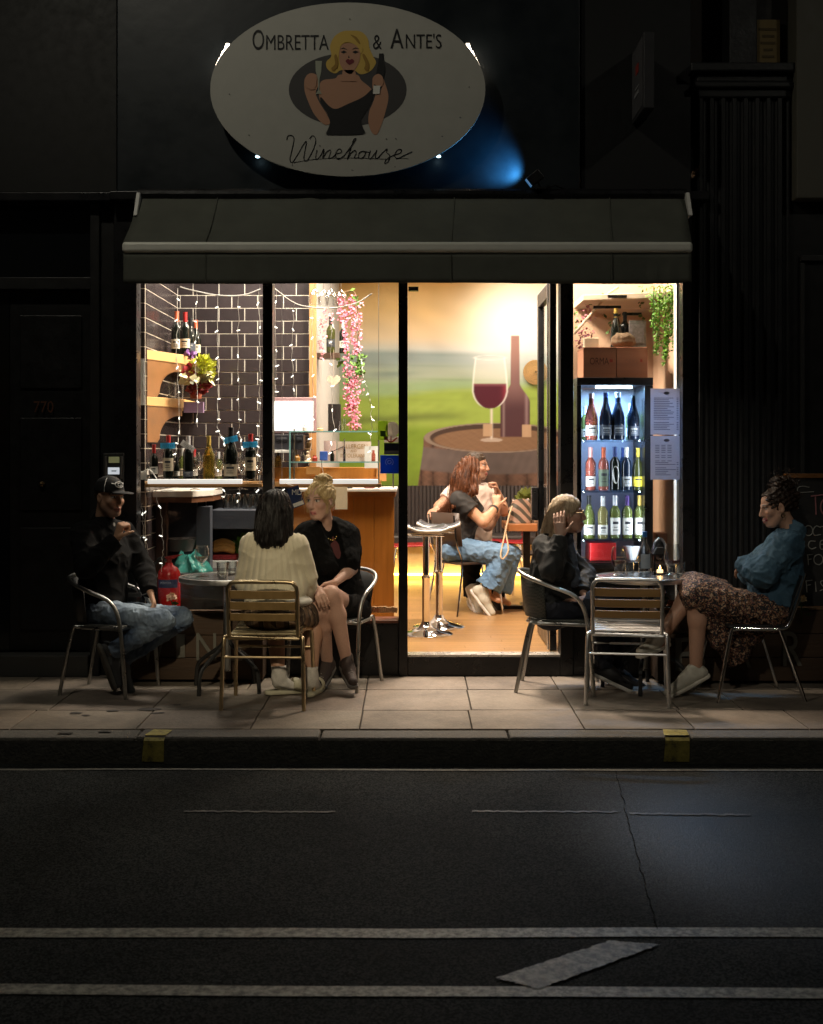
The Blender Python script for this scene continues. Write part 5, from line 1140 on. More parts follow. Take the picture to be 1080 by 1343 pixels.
m = MB(); m.box(X(767,9.28),X(786,9.28),9.28,9.36,cz,Z(443,9.28)); top('glowing_card_box', m, M('cream_box',(.75,.66,.48),.5,emit=(1,.8,.5),estr=.15), 'small cream card box with added glow on the left wine crate', 'box', bevel=.004)  # plain card box, not a lamp; faint emission is added to lighten it
def sack():
    m = MB(); NU, NV = 36, 14; vs = []; c = (X(818,9.33),9.33)
    for j in range(NV+1):
        v = j/NV; r = .088*(math.sin(min(1,v*1.4+.25)*math.pi*.62)) * (1-.35*max(0,v-.75)/.25)
        for i in range(NU):
            a = 2*math.pi*i/NU; rr = r*(1+.05*math.sin(6*a+3*v)+.03*math.sin(13*a))
            vs.append((c[0]+rr*math.cos(a), c[1]+rr*.8*math.sin(a), cz+.105*v+.008*math.sin(4*a)*v))
    return m.add(vs, [(j*NU+i,j*NU+(i+1)%NU,(j+1)*NU+(i+1)%NU,(j+1)*NU+i) for j in range(NV) for i in range(NU)]+[tuple(range(NU))[::-1], tuple(NV*NU+i for i in range(NU))])
top('burlap_sack', sack(), M('burlap', (.12,.075,.042), .95, var=.35, scale=90, bump=.8, bscale=180), 'squat brown burlap sack on the right wine crate', 'sack', smooth=True)
bottle(X(809,9.4),9.42,cz+.0,.29,'fizz',darkglass,'gold',None,'gold foiled bottle neck rising behind the burlap sack',None)
bottle(X(821,9.45),9.48,cz,.27,'bordeaux',darkglass,'black',None,'slim black bottle neck behind the burlap sack',None)
m = MB(); m.box(X(826,9.4),X(848,9.4),9.40,9.44,cz,Z(420,9.4)); m.box(X(829,9.4),X(845,9.4),9.396,9.3995,Z(450,9.4),Z(426,9.4)); top('grey_picture_tin', m, M('grey_picture_tin',(.28,.26,.27),.4,var=.6,scale=40), 'grey patterned tin standing right of the burlap sack', 'tin', bevel=.004)
oh = thing('overhead_shelf', 'peach painted overhead shelf on black brackets above the fridge', 'shelf', (1.55,9.6,2.55))
m = MB(); m.hexa([(1.25,9.45,2.62),(1.86,9.25,2.62),(1.86,9.99,2.62),(1.25,9.99,2.62)],[(1.25,9.45,2.66),(1.86,9.25,2.66),(1.86,9.99,2.66),(1.25,9.99,2.66)]); m.build('shelf_board', M('pale_shelf',(.62,.50,.38),.5), oh, bevel=.004)
m = MB()
for (a,b,py,Y) in ((798,836,388.5,9.35),(779,815,402.5,9.55),(817,842,411.5,9.75)): m.box(X(a,Y),X(b,Y),Y,Y+.03,Z(py,Y)-.010,Z(py,Y)+.010)
m.build('bracket', blackpaint, oh)
m = MB(); m.tube([P(753,438,9.7),P(800,384,9.5),P(812,376,9.45)], .010, 6); m.build('wooden_batten', M('pale_batten',(.58,.46,.34),.6), oh)
tp = thing('trailing_fern', 'bright green trailing fern hanging in the top right window corner', 'artificial plant', (X(870,9.2),9.2,2.2))
strand([V(874,374,874,470,9.15,.045),V(882,374,880,440,9.15,.04),V(866,374,862,465,9.2,.04),V(858,376,857,430,9.25,.03),V(876,440,871,478,9.15,.02),V(884,374,885,460,9.12,.03)], .019, 7, 620).build('frond', brightgreen, tp, colour=True)
m = MB()
for px in (858,866,874,882): m.tube([P(px,374,9.2),P(px-1,440,9.18)], .003, 5)
m.build('stem', M('green_stem',(.05,.08,.02),.6), tp)
iv = thing('trailing_ivy', 'dark ivy strand hanging above the burlap sack', 'artificial plant', (X(841,9.5),9.5,2.3))
strand([V(841,374,843,420,9.5,.025),V(846,374,838,405,9.5,.02)], .035, 8, 75).build('leaf_spray', green, iv, colour=True)
iv2 = thing('trailing_ivy', 'dark ivy tuft left of the gold foiled bottle', 'artificial plant', (X(804,9.6),9.6,2.3))
strand([V(797,408,802,440,9.6,.035),V(808,410,808,425,9.6,.03)], .04, 9, 65).build('leaf_spray', green, iv2, colour=True)
w3 = thing('wall_wisteria', 'faded pink wisteria and ivy at the left edge of the right window', 'artificial plant', (X(765,9.7),9.7,2.2))
strand([V(772,395,768,450,9.75,.04),V(762,405,760,460,9.75,.03),V(778,432,766,480,9.75,.02)], .026, 10, 150).build('blossom', leafm('dusty_pink_petal',(.42,.16,.20)), w3, colour=True)
strand([V(790,385,762,402,9.7,.04),V(756,408,758,430,9.7,.03)], .04, 12, 60).build('leaf_spray', green, w3, colour=True)
# menus on the glass
def thinpaper():
    if 'thin_paper' in MATS: return MATS['thin_paper']
    mt, nt, b = _nodes('thin_paper'); L = nt.links.new; b.inputs['Base Color'].default_value = (.60,.60,.66,1); b.inputs['Roughness'].default_value = .6
    tl = nt.nodes.new('ShaderNodeBsdfTranslucent'); tl.inputs['Color'].default_value = (.62,.60,.68,1); ms = nt.nodes.new('ShaderNodeMixShader'); no = nt.nodes.new('ShaderNodeTexNoise'); no.inputs['Scale'].default_value = 9
    mr = nt.nodes.new('ShaderNodeMapRange'); mr.inputs['To Min'].default_value = .4; mr.inputs['To Max'].default_value = .75; L(no.outputs['Fac'],mr.inputs['Value']); L(mr.outputs['Result'],ms.inputs['Fac'])
    L(b.outputs[0],ms.inputs[1]); L(tl.outputs[0],ms.inputs[2]); L(ms.outputs[0],nt.nodes['Material Output'].inputs['Surface']); MATS['thin_paper'] = mt; return mt
for i,(c,d,l) in enumerate(((509.5,570,'upper printed menu sheet taped inside the right window'),(571.5,629,'lower printed menu sheet taped inside the right window'))):
    t = thing('menu_sheet', l, 'menu', (X(874,8.86),8.86,Z(d,8.86)), 'menu sheets in the right window')
    m = MB(); m.box(X(853.5,8.86),X(894.5,8.86),8.855,8.8562,Z(d,8.86),Z(c,8.86)); m.build('sheet', thinpaper(), t)
    m = MB(); r = random.Random(i)
    y = c+12
    while y < d-5:
        L_ = r.uniform(.3,1); x = 858+(0 if i == 0 else 2)
        if i == 1 and y < c+34: 
            for q in (0,1,2): m.box(X(860+q*8,8.85),X(860+q*8+5.5,8.85),8.8535,8.8545,Z(y+.9,8.85),Z(y,8.85))
        else: m.box(X(x,8.85),X(x+8+20*L_,8.85),8.8535,8.8545,Z(y+.9,8.85),Z(y,8.85)); m.box(X(888,8.85),X(890.5,8.85),8.8535,8.8545,Z(y+.9,8.85),Z(y,8.85))
        y += 2.3 if r.random() > .18 else 4.5
    m.build('print_line', M('menu_ink',(.18,.18,.24),.6), t)
    m = MB(); cx_, cz_ = X(875,8.85), Z(c+6,8.85)
    m.prism([(cx_+.02*math.cos(a)*(1 if abs(math.cos(a))>.3 else .6), cz_+.011*math.sin(a)) for a in [2*math.pi*q/20 for q in range(20)]], 8.8535, 8.8545); m.build('crest', MATS['menu_ink'], t)
# ================================================================= inside the doorway
def stool(label, px, Y, rz, first):
    global st_proto
    if first:
        t = thing('bar_stool', label, 'stool', (0,0,0), 'chrome bar stools')
        m = MB(); m.lathe([(0,0),(.205,0),(.205,.008),(.19,.016),(.12,.03),(.06,.055),(.038,.085),(.033,.10),(.0,.10)], (0,0,0), 36); m.build('base', chrome, t, smooth=True, world=False)
        m = MB(); m.lathe([(.030,.10),(.030,.42),(.034,.425),(.034,.44),(.024,.45),(.024,.74),(0,.74)], (0,0,0), 20); m.build('pole', chrome, t, smooth=True, world=False)
        m = MB(); q = []
        for i in range(15):
            u = -1+2*i/14; q.append((u*.165, .785+.03*max(0,abs(u)-.45)**1.5*2.4+ (.0 if u > 0 else .01*u*u)))
        vs = [(x,s_*.17,z) for s_ in (-1,1) for x,z in q]; n = 15
        m.add(vs, [(i,i+1,n+i+1,n+i) for i in range(n-1)]); s_ = m.build('seat_shell', M('white_seat_shell',(.72,.70,.66),.2,coat=.3), t, smooth=True, world=False); md = s_.modifiers.new('thick','SOLIDIFY'); md.thickness = .022; md.offset = 0
        m = MB(); vs = [(x*.93,s2*.15,z+.016) for s2 in (-1,1) for x,z in q]; m.add(vs, [(i,i+1,n+i+1,n+i) for i in range(n-1)]); s_ = m.build('seat_pad', M('dark_stool_pad',(.03,.032,.045),.4), t, smooth=True, world=False); md = s_.modifiers.new('thick','SOLIDIFY'); md.thickness = .012
        m = MB(); m.tube([(-.12,-.1,.75),(.12,-.1,.75),(.12,.1,.75),(-.12,.1,.75)], .008, 6, closed=True); m.build('seat_frame', chrome, t, world=False)
        st_proto = t
    c = place(st_proto, first, (X(px,Y),Y,FLOOR), rz, label); return c
stool('chrome pedestal bar stool with white seat, the nearer one in the doorway', 559, 9.75, R(8), True)
stool('chrome pedestal bar stool with dark seat edge, the further one in the doorway', 576, 10.15, R(-4), False)
redpl = M('red_chair_plastic', (.42,.012,.02), .3, coat=.2)
def redchair(label, px, Y, rz, first):
    global red_proto
    if first:
        t = thing('red_chair', label, 'chair', (0,0,0), 'red chairs by the banquette')
        m = MB(); vs = []; n = 12
        prof = [(.20,.44),(.18,.455),(.0,.45),(-.15,.445),(-.19,.47),(-.21,.55),(-.23,.70),(-.25,.86)]
        pr = catmull([(a,0,b) for a,b in prof],3); w_ = [.21]*len(pr)
        for i,p in enumerate(pr):
            ww = .22 if p.z < .6 else .22-.05*max(0,(p.z-.74)/.12)**2
            for k in range(7): u = -1+2*k/6; vs.append((p.x+ (.02*u*u if p.z>.5 else 0), u*ww, p.z+(.012*u*u if p.z < .5 else 0)))
        m.add(vs, [(i*7+k,i*7+k+1,(i+1)*7+k+1,(i+1)*7+k) for i in range(len(pr)-1) for k in range(6)]); s_ = m.build('shell', redpl, t, smooth=True, world=False); md = s_.modifiers.new('thick','SOLIDIFY'); md.thickness = .012
        for sx,sy in ((1,1),(1,-1),(-1,1),(-1,-1)):
            m = MB(); m.tube([(sx*.13,sy*.13,.44),(sx*.2,sy*.2,0)], .011, 8); m.build('leg', chrome, t, world=False)
        red_proto = t
    return place(red_proto, first, (X(px,Y),Y,FLOOR), rz, label)
redchair('red plastic chair standing left behind the bar stools', 538, 12.6, R(0), True)
redchair('red plastic chair half hidden behind the seated inside man', 664, 13.1, R(180), False)
# inner chair of the woman
def innerchair(label, x, y, rz, first):
    global in_proto
    if first:
        t = thing('cafe_chair', label, 'chair', (0,0,0), 'thin legged cafe chairs inside')
        m = MB(); m.hexa([(-.2,-.2,.425),(.2,-.2,.425),(.2,.2,.425),(-.2,.2,.425)],[(-.2,-.2,.443),(.2,-.2,.443),(.2,.2,.443),(-.2,.2,.443)]); m.build('seat', M('dark_ply',(.05,.03,.02),.4), t, world=False, bevel=.006)
        m = MB(); vs = []
        for i in range(8):
            u = -1+2*i/7
            for z_,o_ in ((.58,0),(.86,-.035)): vs.append((-.235+o_-.0*u+.035*u*u, u*.2, z_))
        m.add(vs, [(2*i,2*i+2,2*i+3,2*i+1) for i in range(7)]); s_ = m.build('backrest', MATS['dark_ply'], t, smooth=True, world=False); md = s_.modifiers.new('thick','SOLIDIFY'); md.thickness = .012
        for sy in (-1,1):
            m = MB(); m.tube(catmull([(-.27,sy*.18,.84),(-.24,sy*.185,.6),(-.19,sy*.19,.43),(-.26,sy*.215,0)],4), .009, 8); m.build('back_leg', chrome, t, smooth=True, world=False)
            m = MB(); m.tube([(.18,sy*.18,.43),(.23,sy*.21,0)], .009, 8); m.build('leg', chrome, t, world=False)
        in_proto = t
    return place(in_proto, first, (x,y,FLOOR), rz, label)
innerchair('thin legged dark cafe chair under the woman in blue jeans', X(612,11.1), 11.1, R(35), True)
innerchair('thin legged dark cafe chair under the man in the pale shirt', X(621,11.8), 11.85, R(-30), False)
innerchair('empty cafe chair half behind the inside table post', X(690,12.0), 12.05, R(150), False)
tb = thing('wooden_table', 'small wooden cafe table carrying the striped handbag', 'table', (X(700,11.3),11.3,FLOOR))
tx0, tx1 = X(664,11.1), X(664,11.1)+.62
m = MB(); m.box(tx0,tx1,11.05,11.65,Z(697,11.05),Z(687.5,11.05)); m.build('tabletop', M('red_oak',(.34,.13,.045),.35,var=.25,scale=6,stretch=(.2,1,1)), tb, bevel=.005)
m = MB(); m.box(X(690,11.3)-.02,X(690,11.3)+.04,11.32,11.38,FLOOR+.02,Z(697.5,11.05)); m.build('pedestal', blackpaint, tb)
m = MB(); m.box(X(690,11.3)-.22,X(690,11.3)+.24,11.31,11.39,FLOOR,FLOOR+.03); m.box(X(690,11.3)-.03,X(690,11.3)+.05,11.1,11.6,FLOOR+.001,FLOOR+.028); m.build('foot', blackpaint, tb, bevel=.004)
zt = Z(687.5,11.05)
hb = thing('handbag', 'brown striped handbag with long tan strap on the inside table', 'bag', (X(682,11.2),11.2,zt))
c = (X(683,11.2),11.22)
m = MB(); NU, NV = 28, 10; vs = []
for j in range(NV+1):
    v = j/NV
    for i in range(NU):
        a = 2*math.pi*i/NU; e = 2.6; ca, sa = math.cos(a), math.sin(a)
        rx = .105*(1-.30*v**2); ry = .065*(1-.55*v)
        vs.append((c[0]+rx*math.copysign(abs(ca)**(2/e),ca)+.01*math.sin(9*v), c[1]+ry*math.copysign(abs(sa)**(2/e),sa), zt+.002+.20*v+.012*math.sin(3*a)*v))
m.add(vs, [(j*NU+i,j*NU+(i+1)%NU,(j+1)*NU+(i+1)%NU,(j+1)*NU+i) for j in range(NV) for i in range(NU)]+[tuple(range(NU))[::-1],tuple(NV*NU+i for i in range(NU))])
def stripe_mat():
    mt, nt, b = _nodes('striped_bag'); L = nt.links.new
    tc = nt.nodes.new('ShaderNodeTexCoord'); wv = nt.nodes.new('ShaderNodeTexWave'); wv.inputs['Scale'].default_value = 6.5; wv.bands_direction = 'DIAGONAL'; wv.inputs['Distortion'].default_value = 1.5
    L(tc.outputs['Object'], wv.inputs['Vector']); rp = nt.nodes.new('ShaderNodeValToRGB'); e = rp.color_ramp.elements
    e[0].position = .4; e[0].color = (.055,.045,.03,1); e[1].position = .6; e[1].color = (.33,.20,.14,1); L(wv.outputs['Fac'], rp.inputs['Fac']); L(rp.outputs['Color'], b.inputs['Base Color']); b.inputs['Roughness'].default_value = .5
    return mt
m.build('bag_body', stripe_mat(), hb, smooth=True)
m = MB(); m.tube(catmull([P(672,664,11.15),P(667,680,11.03),P(660,712,10.93),P(657,728,10.84),P(660,733,10.83),P(667,722,10.86),P(664,700,10.98),P(664,690,11.03)],6), .007, 6)
m.tube(catmull([P(675,662,11.2),P(683,655,11.2),P(692,662,11.2)],6), .007, 6); m.build('strap', M('tan_leather',(.48,.34,.20),.5), hb, smooth=True)
m = MB(); m.lathe([(0,0),(.03,0),(.042,.07),(.036,.07),(.03,.055),(0,.055)], (X(696,11.45),11.45,zt+.001), 18)
pp = thing('potted_succulent', 'small spiky green plant in a pot behind the striped handbag', 'plant', (X(696,11.45),11.45,zt)); m.build('pot', M('pink_grey_pot',(.4,.26,.22),.6), pp, smooth=True)
leafcloud((X(692,11.45),11.45,zt+.17), (.07,.06,.075), 110, .07, 21, up=.9).build('leaf_spray', leafm('olive_leaf',(.16,.18,.035)), pp, colour=True)
tumbler(X(704,11.2),11.2,zt+.001,.04,.10,'pinkish glass standing right of the striped handbag',None)

# ================================================================= pavement furniture
gold_lit_f = M('gold_lit_aluminium', (.56,.44,.27), .3, 1., var=.06, rvar=.05)  # aluminium frame with the warm lamplight put into its gold colour
slat_w = M('brown_wood_slat', (.26,.15,.055), .42, var=.25, scale=7, stretch=(.15,1,2)); slat_a = M('pale_slat', (.62,.60,.58), .35, .35, var=.06)
def slatchair(name, label, loc, rz, wood, frame, seatm):
    t = thing(name, label, 'chair', (0,0,0), 'slatted bistro chairs')
    W = .205; hb_ = .755
    m = MB(); p = catmull([(-W,-.20,.43),(-W,-.225,.60),(-W,-.245,.70),(-W+.015,-.25,hb_-.015),(-W+.05,-.252,hb_),(0,-.255,hb_+.002),(W-.05,-.252,hb_),(W-.015,-.25,hb_-.015),(W,-.245,.70),(W,-.225,.60),(W,-.20,.43)],5); m.tube(p, .0125, 10); m.build('back_frame', frame, t, smooth=True, world=False)
    for z0_,z1_ in ((.655,.705),(.59,.638),(.525,.57)):
        m = MB(); vs = []; n = 8
        for i in range(n+1):
            u = -1+2*i/n
            for (yy,zz) in ((0,z0_),(-.012,z0_),(-.012,z1_),(0,z1_)): vs.append((u*(W-.012), -.215-.06*(zz-.45)-.015*(1-u*u)+yy, zz))
        m.add(vs, [(4*i+k,4*i+(k+1)%4,4*i+4+(k+1)%4,4*i+4+k) for i in range(n) for k in range(4)]+[(0,1,2,3),(4*n+3,4*n+2,4*n+1,4*n)]); m.build('back_slat', wood, t, world=False, bevel=.003)
    m = MB(); m.tube([(-W,-.2,.42),(-W,.19,.455),(-W+.03,.22,.458),(W-.03,.22,.458),(W,.19,.455),(W,-.2,.42)], .0125, 10, closed=True); m.build('seat_frame', frame, t, smooth=True, world=False)
    for i in range(6):
        y_ = -.17+.067*i; m = MB(); m.hexa([(-W+.005,y_,.449+.1*y_),(W-.005,y_,.449+.1*y_),(W-.005,y_+.05,.454+.1*y_),(-W+.005,y_+.05,.454+.1*y_)],[(-W+.005,y_,.462+.1*y_),(W-.005,y_,.462+.1*y_),(W-.005,y_+.05,.467+.1*y_),(-W+.005,y_+.05,.467+.1*y_)]); m.build('seat_slat', seatm, t, world=False, bevel=.003)
    for sx in (-1,1):
        m = MB(); m.tube(catmull([(sx*W*.95,-.12,.43),(sx*(W+.02),-.19,.425),(sx*(W+.03),-.215,.38),(sx*(W+.04),-.24,.0)],5), .0125, 10); m.build('back_leg', frame, t, smooth=True, world=False)
        m = MB(); m.tube(catmull([(sx*W*.95,.10,.43),(sx*(W+.02),.17,.425),(sx*(W+.03),.195,.38),(sx*(W+.04),.22,.0)],5), .0125, 10); m.build('leg', frame, t, smooth=True, world=False)
    m = MB(); m.tube([(-W-.03,-.222,.31),(W+.03,-.222,.31)], .008, 8); m.tube([(-W-.03,.205,.31),(W+.03,.205,.31)], .008, 8); m.build('stretcher', frame, t, world=False)
    t.location = loc; t.rotation_euler = (0,0,rz); return t
slatchair('slatted_chair', 'gold lit slatted bistro chair under the woman in the cream sweater', (X(353,7.84),7.84,0), R(-3), M('gold_lit_brown_slat',(.22,.14,.055),.38,.25,var=.2), gold_lit_f, M('gold_lit_seat_slat',(.40,.33,.2),.3,.4))  # slats of this chair carry the warm light as gold colour too
slatchair('slatted_chair', 'empty slatted bistro chair with brown back slats and silver frame', (X(822,7.98),7.96,0), R(-9), slat_w, steel, slat_a)
def armchair_proto(name, seat_m, back_m, frame):
    t = thing(name, 'x', 'chair', (0,0,0), 'tubular bistro armchairs')
    m = MB(); p = catmull([(.235,-.265,0),(.215,-.262,.25),(.195,-.26,.44),(.165,-.262,.56),(.10,-.268,.63),(-.02,-.262,.675),(-.14,-.225,.715),(-.225,-.14,.745),(-.255,0,.755),(-.225,.14,.745),(-.14,.225,.715),(-.02,.262,.675),(.10,.268,.63),(.165,.262,.56),(.195,.26,.44),(.215,.262,.25),(.235,.265,0)],6); m.tube(p, .0135, 10); m.build('arm_frame', frame, t, smooth=True, world=False)
    for sy in (-1,1):
        m = MB(); m.tube(catmull([(-.02,sy*.16,.44),(-.13,sy*.185,.44),(-.175,sy*.195,.40),(-.255,sy*.215,0)],5), .0125, 10); m.build('back_leg', frame, t, smooth=True, world=False)
    m = MB(); m.tube([(.20,-.26,.44),(.22,-.18,.445),(.22,.18,.445),(.20,.26,.44),(-.1,.205,.44),(-.19,.1,.44),(-.19,-.1,.44),(-.1,-.205,.44)], .011, 8, closed=True); m.build('seat_ring', frame, t, smooth=True, world=False)
    m = MB(); pts = [(.215,-.2),(.215,.2),(.1,.215),(-.08,.195),(-.17,.11),(-.19,0),(-.17,-.11),(-.08,-.195),(.1,-.215)]; n = len(pts)
    m.add([(a,b,z_) for z_ in (.447,.462) for a,b in pts], [tuple(range(n))[::-1],tuple(range(n,2*n))]+[(i,(i+1)%n,n+(i+1)%n,n+i) for i in range(n)]); m.build('seat', seat_m, t, world=False, bevel=.004)
    m = MB(); vs = []; N = 17
    for i in range(N):
        a = R(108)+R(144)*i/(N-1)
        for (zz,sc_) in ((.47,.84),(.60,.92),(.735,.97)):
            hz = zz if zz < .7 else .755-.05*abs(math.cos(a-math.pi))**0*(1-abs(math.cos(a)))**1.0*1.2
            vs.append((.0+.255*sc_*math.cos(a), .262*sc_*math.sin(a), hz-.012*(zz>.7)))
    m.add(vs, [(3*i+k,3*i+3+k,3*i+4+k,3*i+1+k) for i in range(N-1) for k in range(2)]); o = m.build('back_panel', back_m, t, smooth=True, world=False); md = o.modifiers.new('thick','SOLIDIFY'); md.thickness = .008
    return t
def weave(name, c0, c1, sc_):
    mt, nt, b = _nodes(name); L = nt.links.new
    tc = nt.nodes.new('ShaderNodeTexCoord'); ck = nt.nodes.new('ShaderNodeTexChecker'); ck.inputs['Scale'].default_value = sc_; ck.inputs['Color1'].default_value = (*c0,1); ck.inputs['Color2'].default_value = (*c1,1)
    L(tc.outputs['Object'], ck.inputs['Vector']); L(ck.outputs['Color'], b.inputs['Base Color']); b.inputs['Roughness'].default_value = .6
    bp = nt.nodes.new('ShaderNodeBump'); bp.inputs['Strength'].default_value = .6; bp.inputs['Distance'].default_value = .004; L(ck.outputs['Fac'], bp.inputs['Height']); L(bp.outputs['Normal'], b.inputs['Normal'])
    return mt
dw = weave('dark_wicker', (.022,.026,.022), (.06,.065,.055), 90); alu_seat = M('ribbed_aluminium_seat', (.45,.45,.44), .35, .9, bump=.3, bscale=60)
grey_f = M('dull_steel_tube', (.45,.45,.43), .33, 1., var=.08)
t = armchair_proto('bistro_armchair', alu_seat, M('dark_back_panel',(.03,.03,.03),.5), grey_f); t['label'] = 'grey tubular armchair under the man in the cap'; t.location = (X(144,8.22),8.22,0); t.scale = (.95,.95,.97); t.rotation_euler = (0,0,R(-12))
c_ = copy_tree(t); c_['label'] = 'tubular armchair of the blonde woman, beside the honey oak counter'; c_.location = (X(443,8.46),8.46,0); c_.rotation_euler = (0,0,R(180+66)); c_.scale = (.95,.95,.98)
t2 = armchair_proto('wicker_armchair', dw, dw, grey_f); t2['label'] = 'dark wicker tubular armchair of the woman wearing glasses'; t2.location = (X(733,8.33),8.33,0); t2.rotation_euler = (0,0,R(-10))
# stacking chair of the denim woman
sc_t = thing('stacking_chair', 'chrome legged stacking chair under the woman in the denim jacket', 'chair', (0,0,0))
for sy in (-1,1):
    m = MB(); m.tube(catmull([(-.285,sy*.2,.775),(-.22,sy*.2,.57),(-.175,sy*.2,.465),(-.13,sy*.2,.44),(0,sy*.2,.44),(.17,sy*.2,.445)],5), .0115, 10); m.build('back_frame', chrome, sc_t, smooth=True, world=False)
    m = MB(); m.tube(catmull([(.08,sy*.17,.44),(.16,sy*.2,.437),(.19,sy*.205,.40),(.275,sy*.23,0)],5), .0115, 10); m.build('leg', chrome, sc_t, smooth=True, world=False)
    m = MB(); m.tube(catmull([(-.0,sy*.17,.44),(-.10,sy*.195,.437),(-.135,sy*.2,.40),(-.27,sy*.23,0)],5), .0115, 10); m.build('back_leg', chrome, sc_t, smooth=True, world=False)
m = MB(); m.hexa([(-.15,-.19,.447),(.19,-.19,.447),(.19,.19,.447),(-.15,.19,.447)],[(-.15,-.19,.463),(.19,-.19,.463),(.19,.19,.463),(-.15,.19,.463)]); m.build('seat', M('black_seat',(.02,.02,.02),.5), sc_t, world=False, bevel=.006)
m = MB(); m.hexa([(-.175,-.195,.49),(-.165,-.195,.49),(-.165,.195,.49),(-.175,.195,.49)],[(-.28,-.195,.76),(-.268,-.195,.76),(-.268,.195,.76),(-.28,.195,.76)]); m.build('backrest', MATS['black_seat'], sc_t, world=False, bevel=.004)
sc_t.location = (X(984,8.06),8.08,0); sc_t.rotation_euler = (0,0,R(180+5))
# tables
def table(label, x, y, r, zt, rz, first):
    global tab_proto
    if first:
        t = thing('round_table', label, 'table', (0,0,0), 'round aluminium tables on the pavement')
        m = MB(); m.lathe([(0,.70),(.295,.70),(.295,.722),(0,.722)], (0,0,0), 48); m.build('tabletop', M('brushed_table_top',(.42,.42,.42),.22,.9,var=.12,scale=3), t, smooth=True, world=False)
        m = MB(); m.lathe([(.296,.692),(.304,.694),(.306,.71),(.304,.724),(.297,.726),(.296,.692)], (0,0,0), 48, cap=False); m.build('rim', steel, t, smooth=True, world=False)
        m = MB(); m.lathe([(.024,.12),(.024,.66),(.10,.69),(.10,.699),(0,.699)], (0,0,0), 20); m.build('pole', grey_f, t, smooth=True, world=False)
        for k in range(4):
            a = R(45+90*k); d = Vector((math.cos(a),math.sin(a),0)); m = MB(); m.tube(catmull([d*.01+Vector((0,0,.33)),d*.06+Vector((0,0,.27)),d*.19+Vector((0,0,.19)),d*.25+Vector((0,0,.13)),d*.265+Vector((0,0,.0))],5), .013, 8); m.build('foot', M('dark_cast_foot',(.05,.05,.05),.5,.6), t, smooth=True, world=False)
        tab_proto = t
    return place(tab_proto, first, (x,y,0), rz, label)
TL = (X(298,8.27),8.27); TR = (X(845,8.3),8.3)
table('round aluminium table in front of the man in the cap', *TL, .3, .72, R(12), True)
table('round aluminium table with drinks behind the empty slatted chair', *TR, .3, .72, R(30), False)
TZ = .7265
wineglass(X(265,8.18),8.18,TZ,.20,.048,'white wine glass with a little wine on the left table',None,whitewine)
tumbler(X(292,8.1),8.1,TZ,.038,.10,'clear square cut tumbler on the left table beside the wine glass')
tumbler(X(305,8.35),8.35,TZ,.034,.085,'small clear tumbler further back on the left table')
def beerglass(px, Y, label, h=.19, rb=.047):
    t = thing('stemmed_glass', label, 'glass', (X(px,Y),Y,TZ), 'red wine glasses on the right table')
    pr = [(0,.004),(rb*.8,.002),(rb*.82,.012),(rb*.55,.02),(rb*.62,.06),(rb*.95,.08),(rb*1.05,.12),(rb*.95,.17),(rb*.8,h)]
    m = MB(); m.lathe(pr, (0,0,0), 22, cap=False); m.build('glass_body', clear, t, smooth=True, world=False)
    m = MB(); m.lathe([(0,.083),(rb*.93,.083),(rb*1.0,.103),(0,.103)], (0,0,0), 20); m.build('wine', redwine, t, smooth=True, world=False)
    return t
beerglass(812,8.2,'red wine glass left of the clear water bottle on the right table')
beerglass(882,8.25,'red wine glass at the right edge of the right table',.205,.05)
wbt = thing('water_bottle', 'clear water bottle with blue cap on the right table', 'bottle', (X(846,8.15),8.15,TZ))
m = MB(); m.lathe([(0,.003),(.036,.003),(.040,.01),(.040,.155),(.034,.18),(.017,.215),(.0135,.235),(.0135,.27)], (0,0,0), 24, cap=False); m.build('glass_body', clear, wbt, smooth=True, world=False)
m = MB(); m.lathe([(.015,.255),(.0155,.29),(0,.291)], (0,0,0), 16); m.build('blue_cap', M('blue_cap',(.02,.13,.40),.4), wbt, smooth=True, world=False)
m = MB(); m.lathe([(0,.006),(.0365,.006),(.0375,.01),(.0375,.10),(0,.10)], (0,0,0), 20); m.build('water', glass_thin('water',(.93,.97,1),.05,.5), wbt, smooth=True, world=False)
m = MB(); vs = []
for i in range(11):
    a = -.8+1.6*i/10; vs += [(.0408*math.sin(a),-.0408*math.cos(a),.06),(.0408*math.sin(a),-.0408*math.cos(a),.15)]
m.add(vs, [(2*i,2*i+2,2*i+3,2*i+1) for i in range(10)]); m.build('label', M('grey_blue_label',(.35,.42,.5),.5), wbt, world=False)
la = thing('tea_light_lantern', 'small black lantern with glowing tea light behind the water bottle', 'lantern', (X(866,8.42),8.42,TZ))
m = MB()
for dx in (-.042,.042):
    for dy in (-.035,.035): m.box(dx-.004,dx+.004,dy-.004,dy+.004,0,.13)
m.box(-.05,.05,-.042,.042,-.0,.006); m.hexa([(-.05,-.042,.13),(.05,-.042,.13),(.05,.042,.13),(-.05,.042,.13)],[(-.02,-.015,.17),(.02,-.015,.17),(.02,.015,.17),(-.02,.015,.17)]); m.build('lantern_frame', blackpaint, la, world=False)
m = MB(); m.lathe([(0,.007),(.02,.007),(.02,.025),(0,.025)], (0,0,0), 14); m.build('tea_light', M('wax',(.8,.7,.5),.5,emit=(1,.6,.25),estr=2.5), la, world=False)
m = MB(); m.lathe([(.003,.028),(.006,.036),(.0,.055)], (0,0,0), 8); m.build('flame', EM('flame',(1,.55,.15),30), la, world=False)
m = MB(); m.ball((X(866,8.95),8.97,Z(720,8.97)), (.05,.05,.085), 18, 12); m.lathe([(.052,-.012),(.052,.006)], (X(866,8.95),8.97,Z(721,8.97)), 18, cap=False)
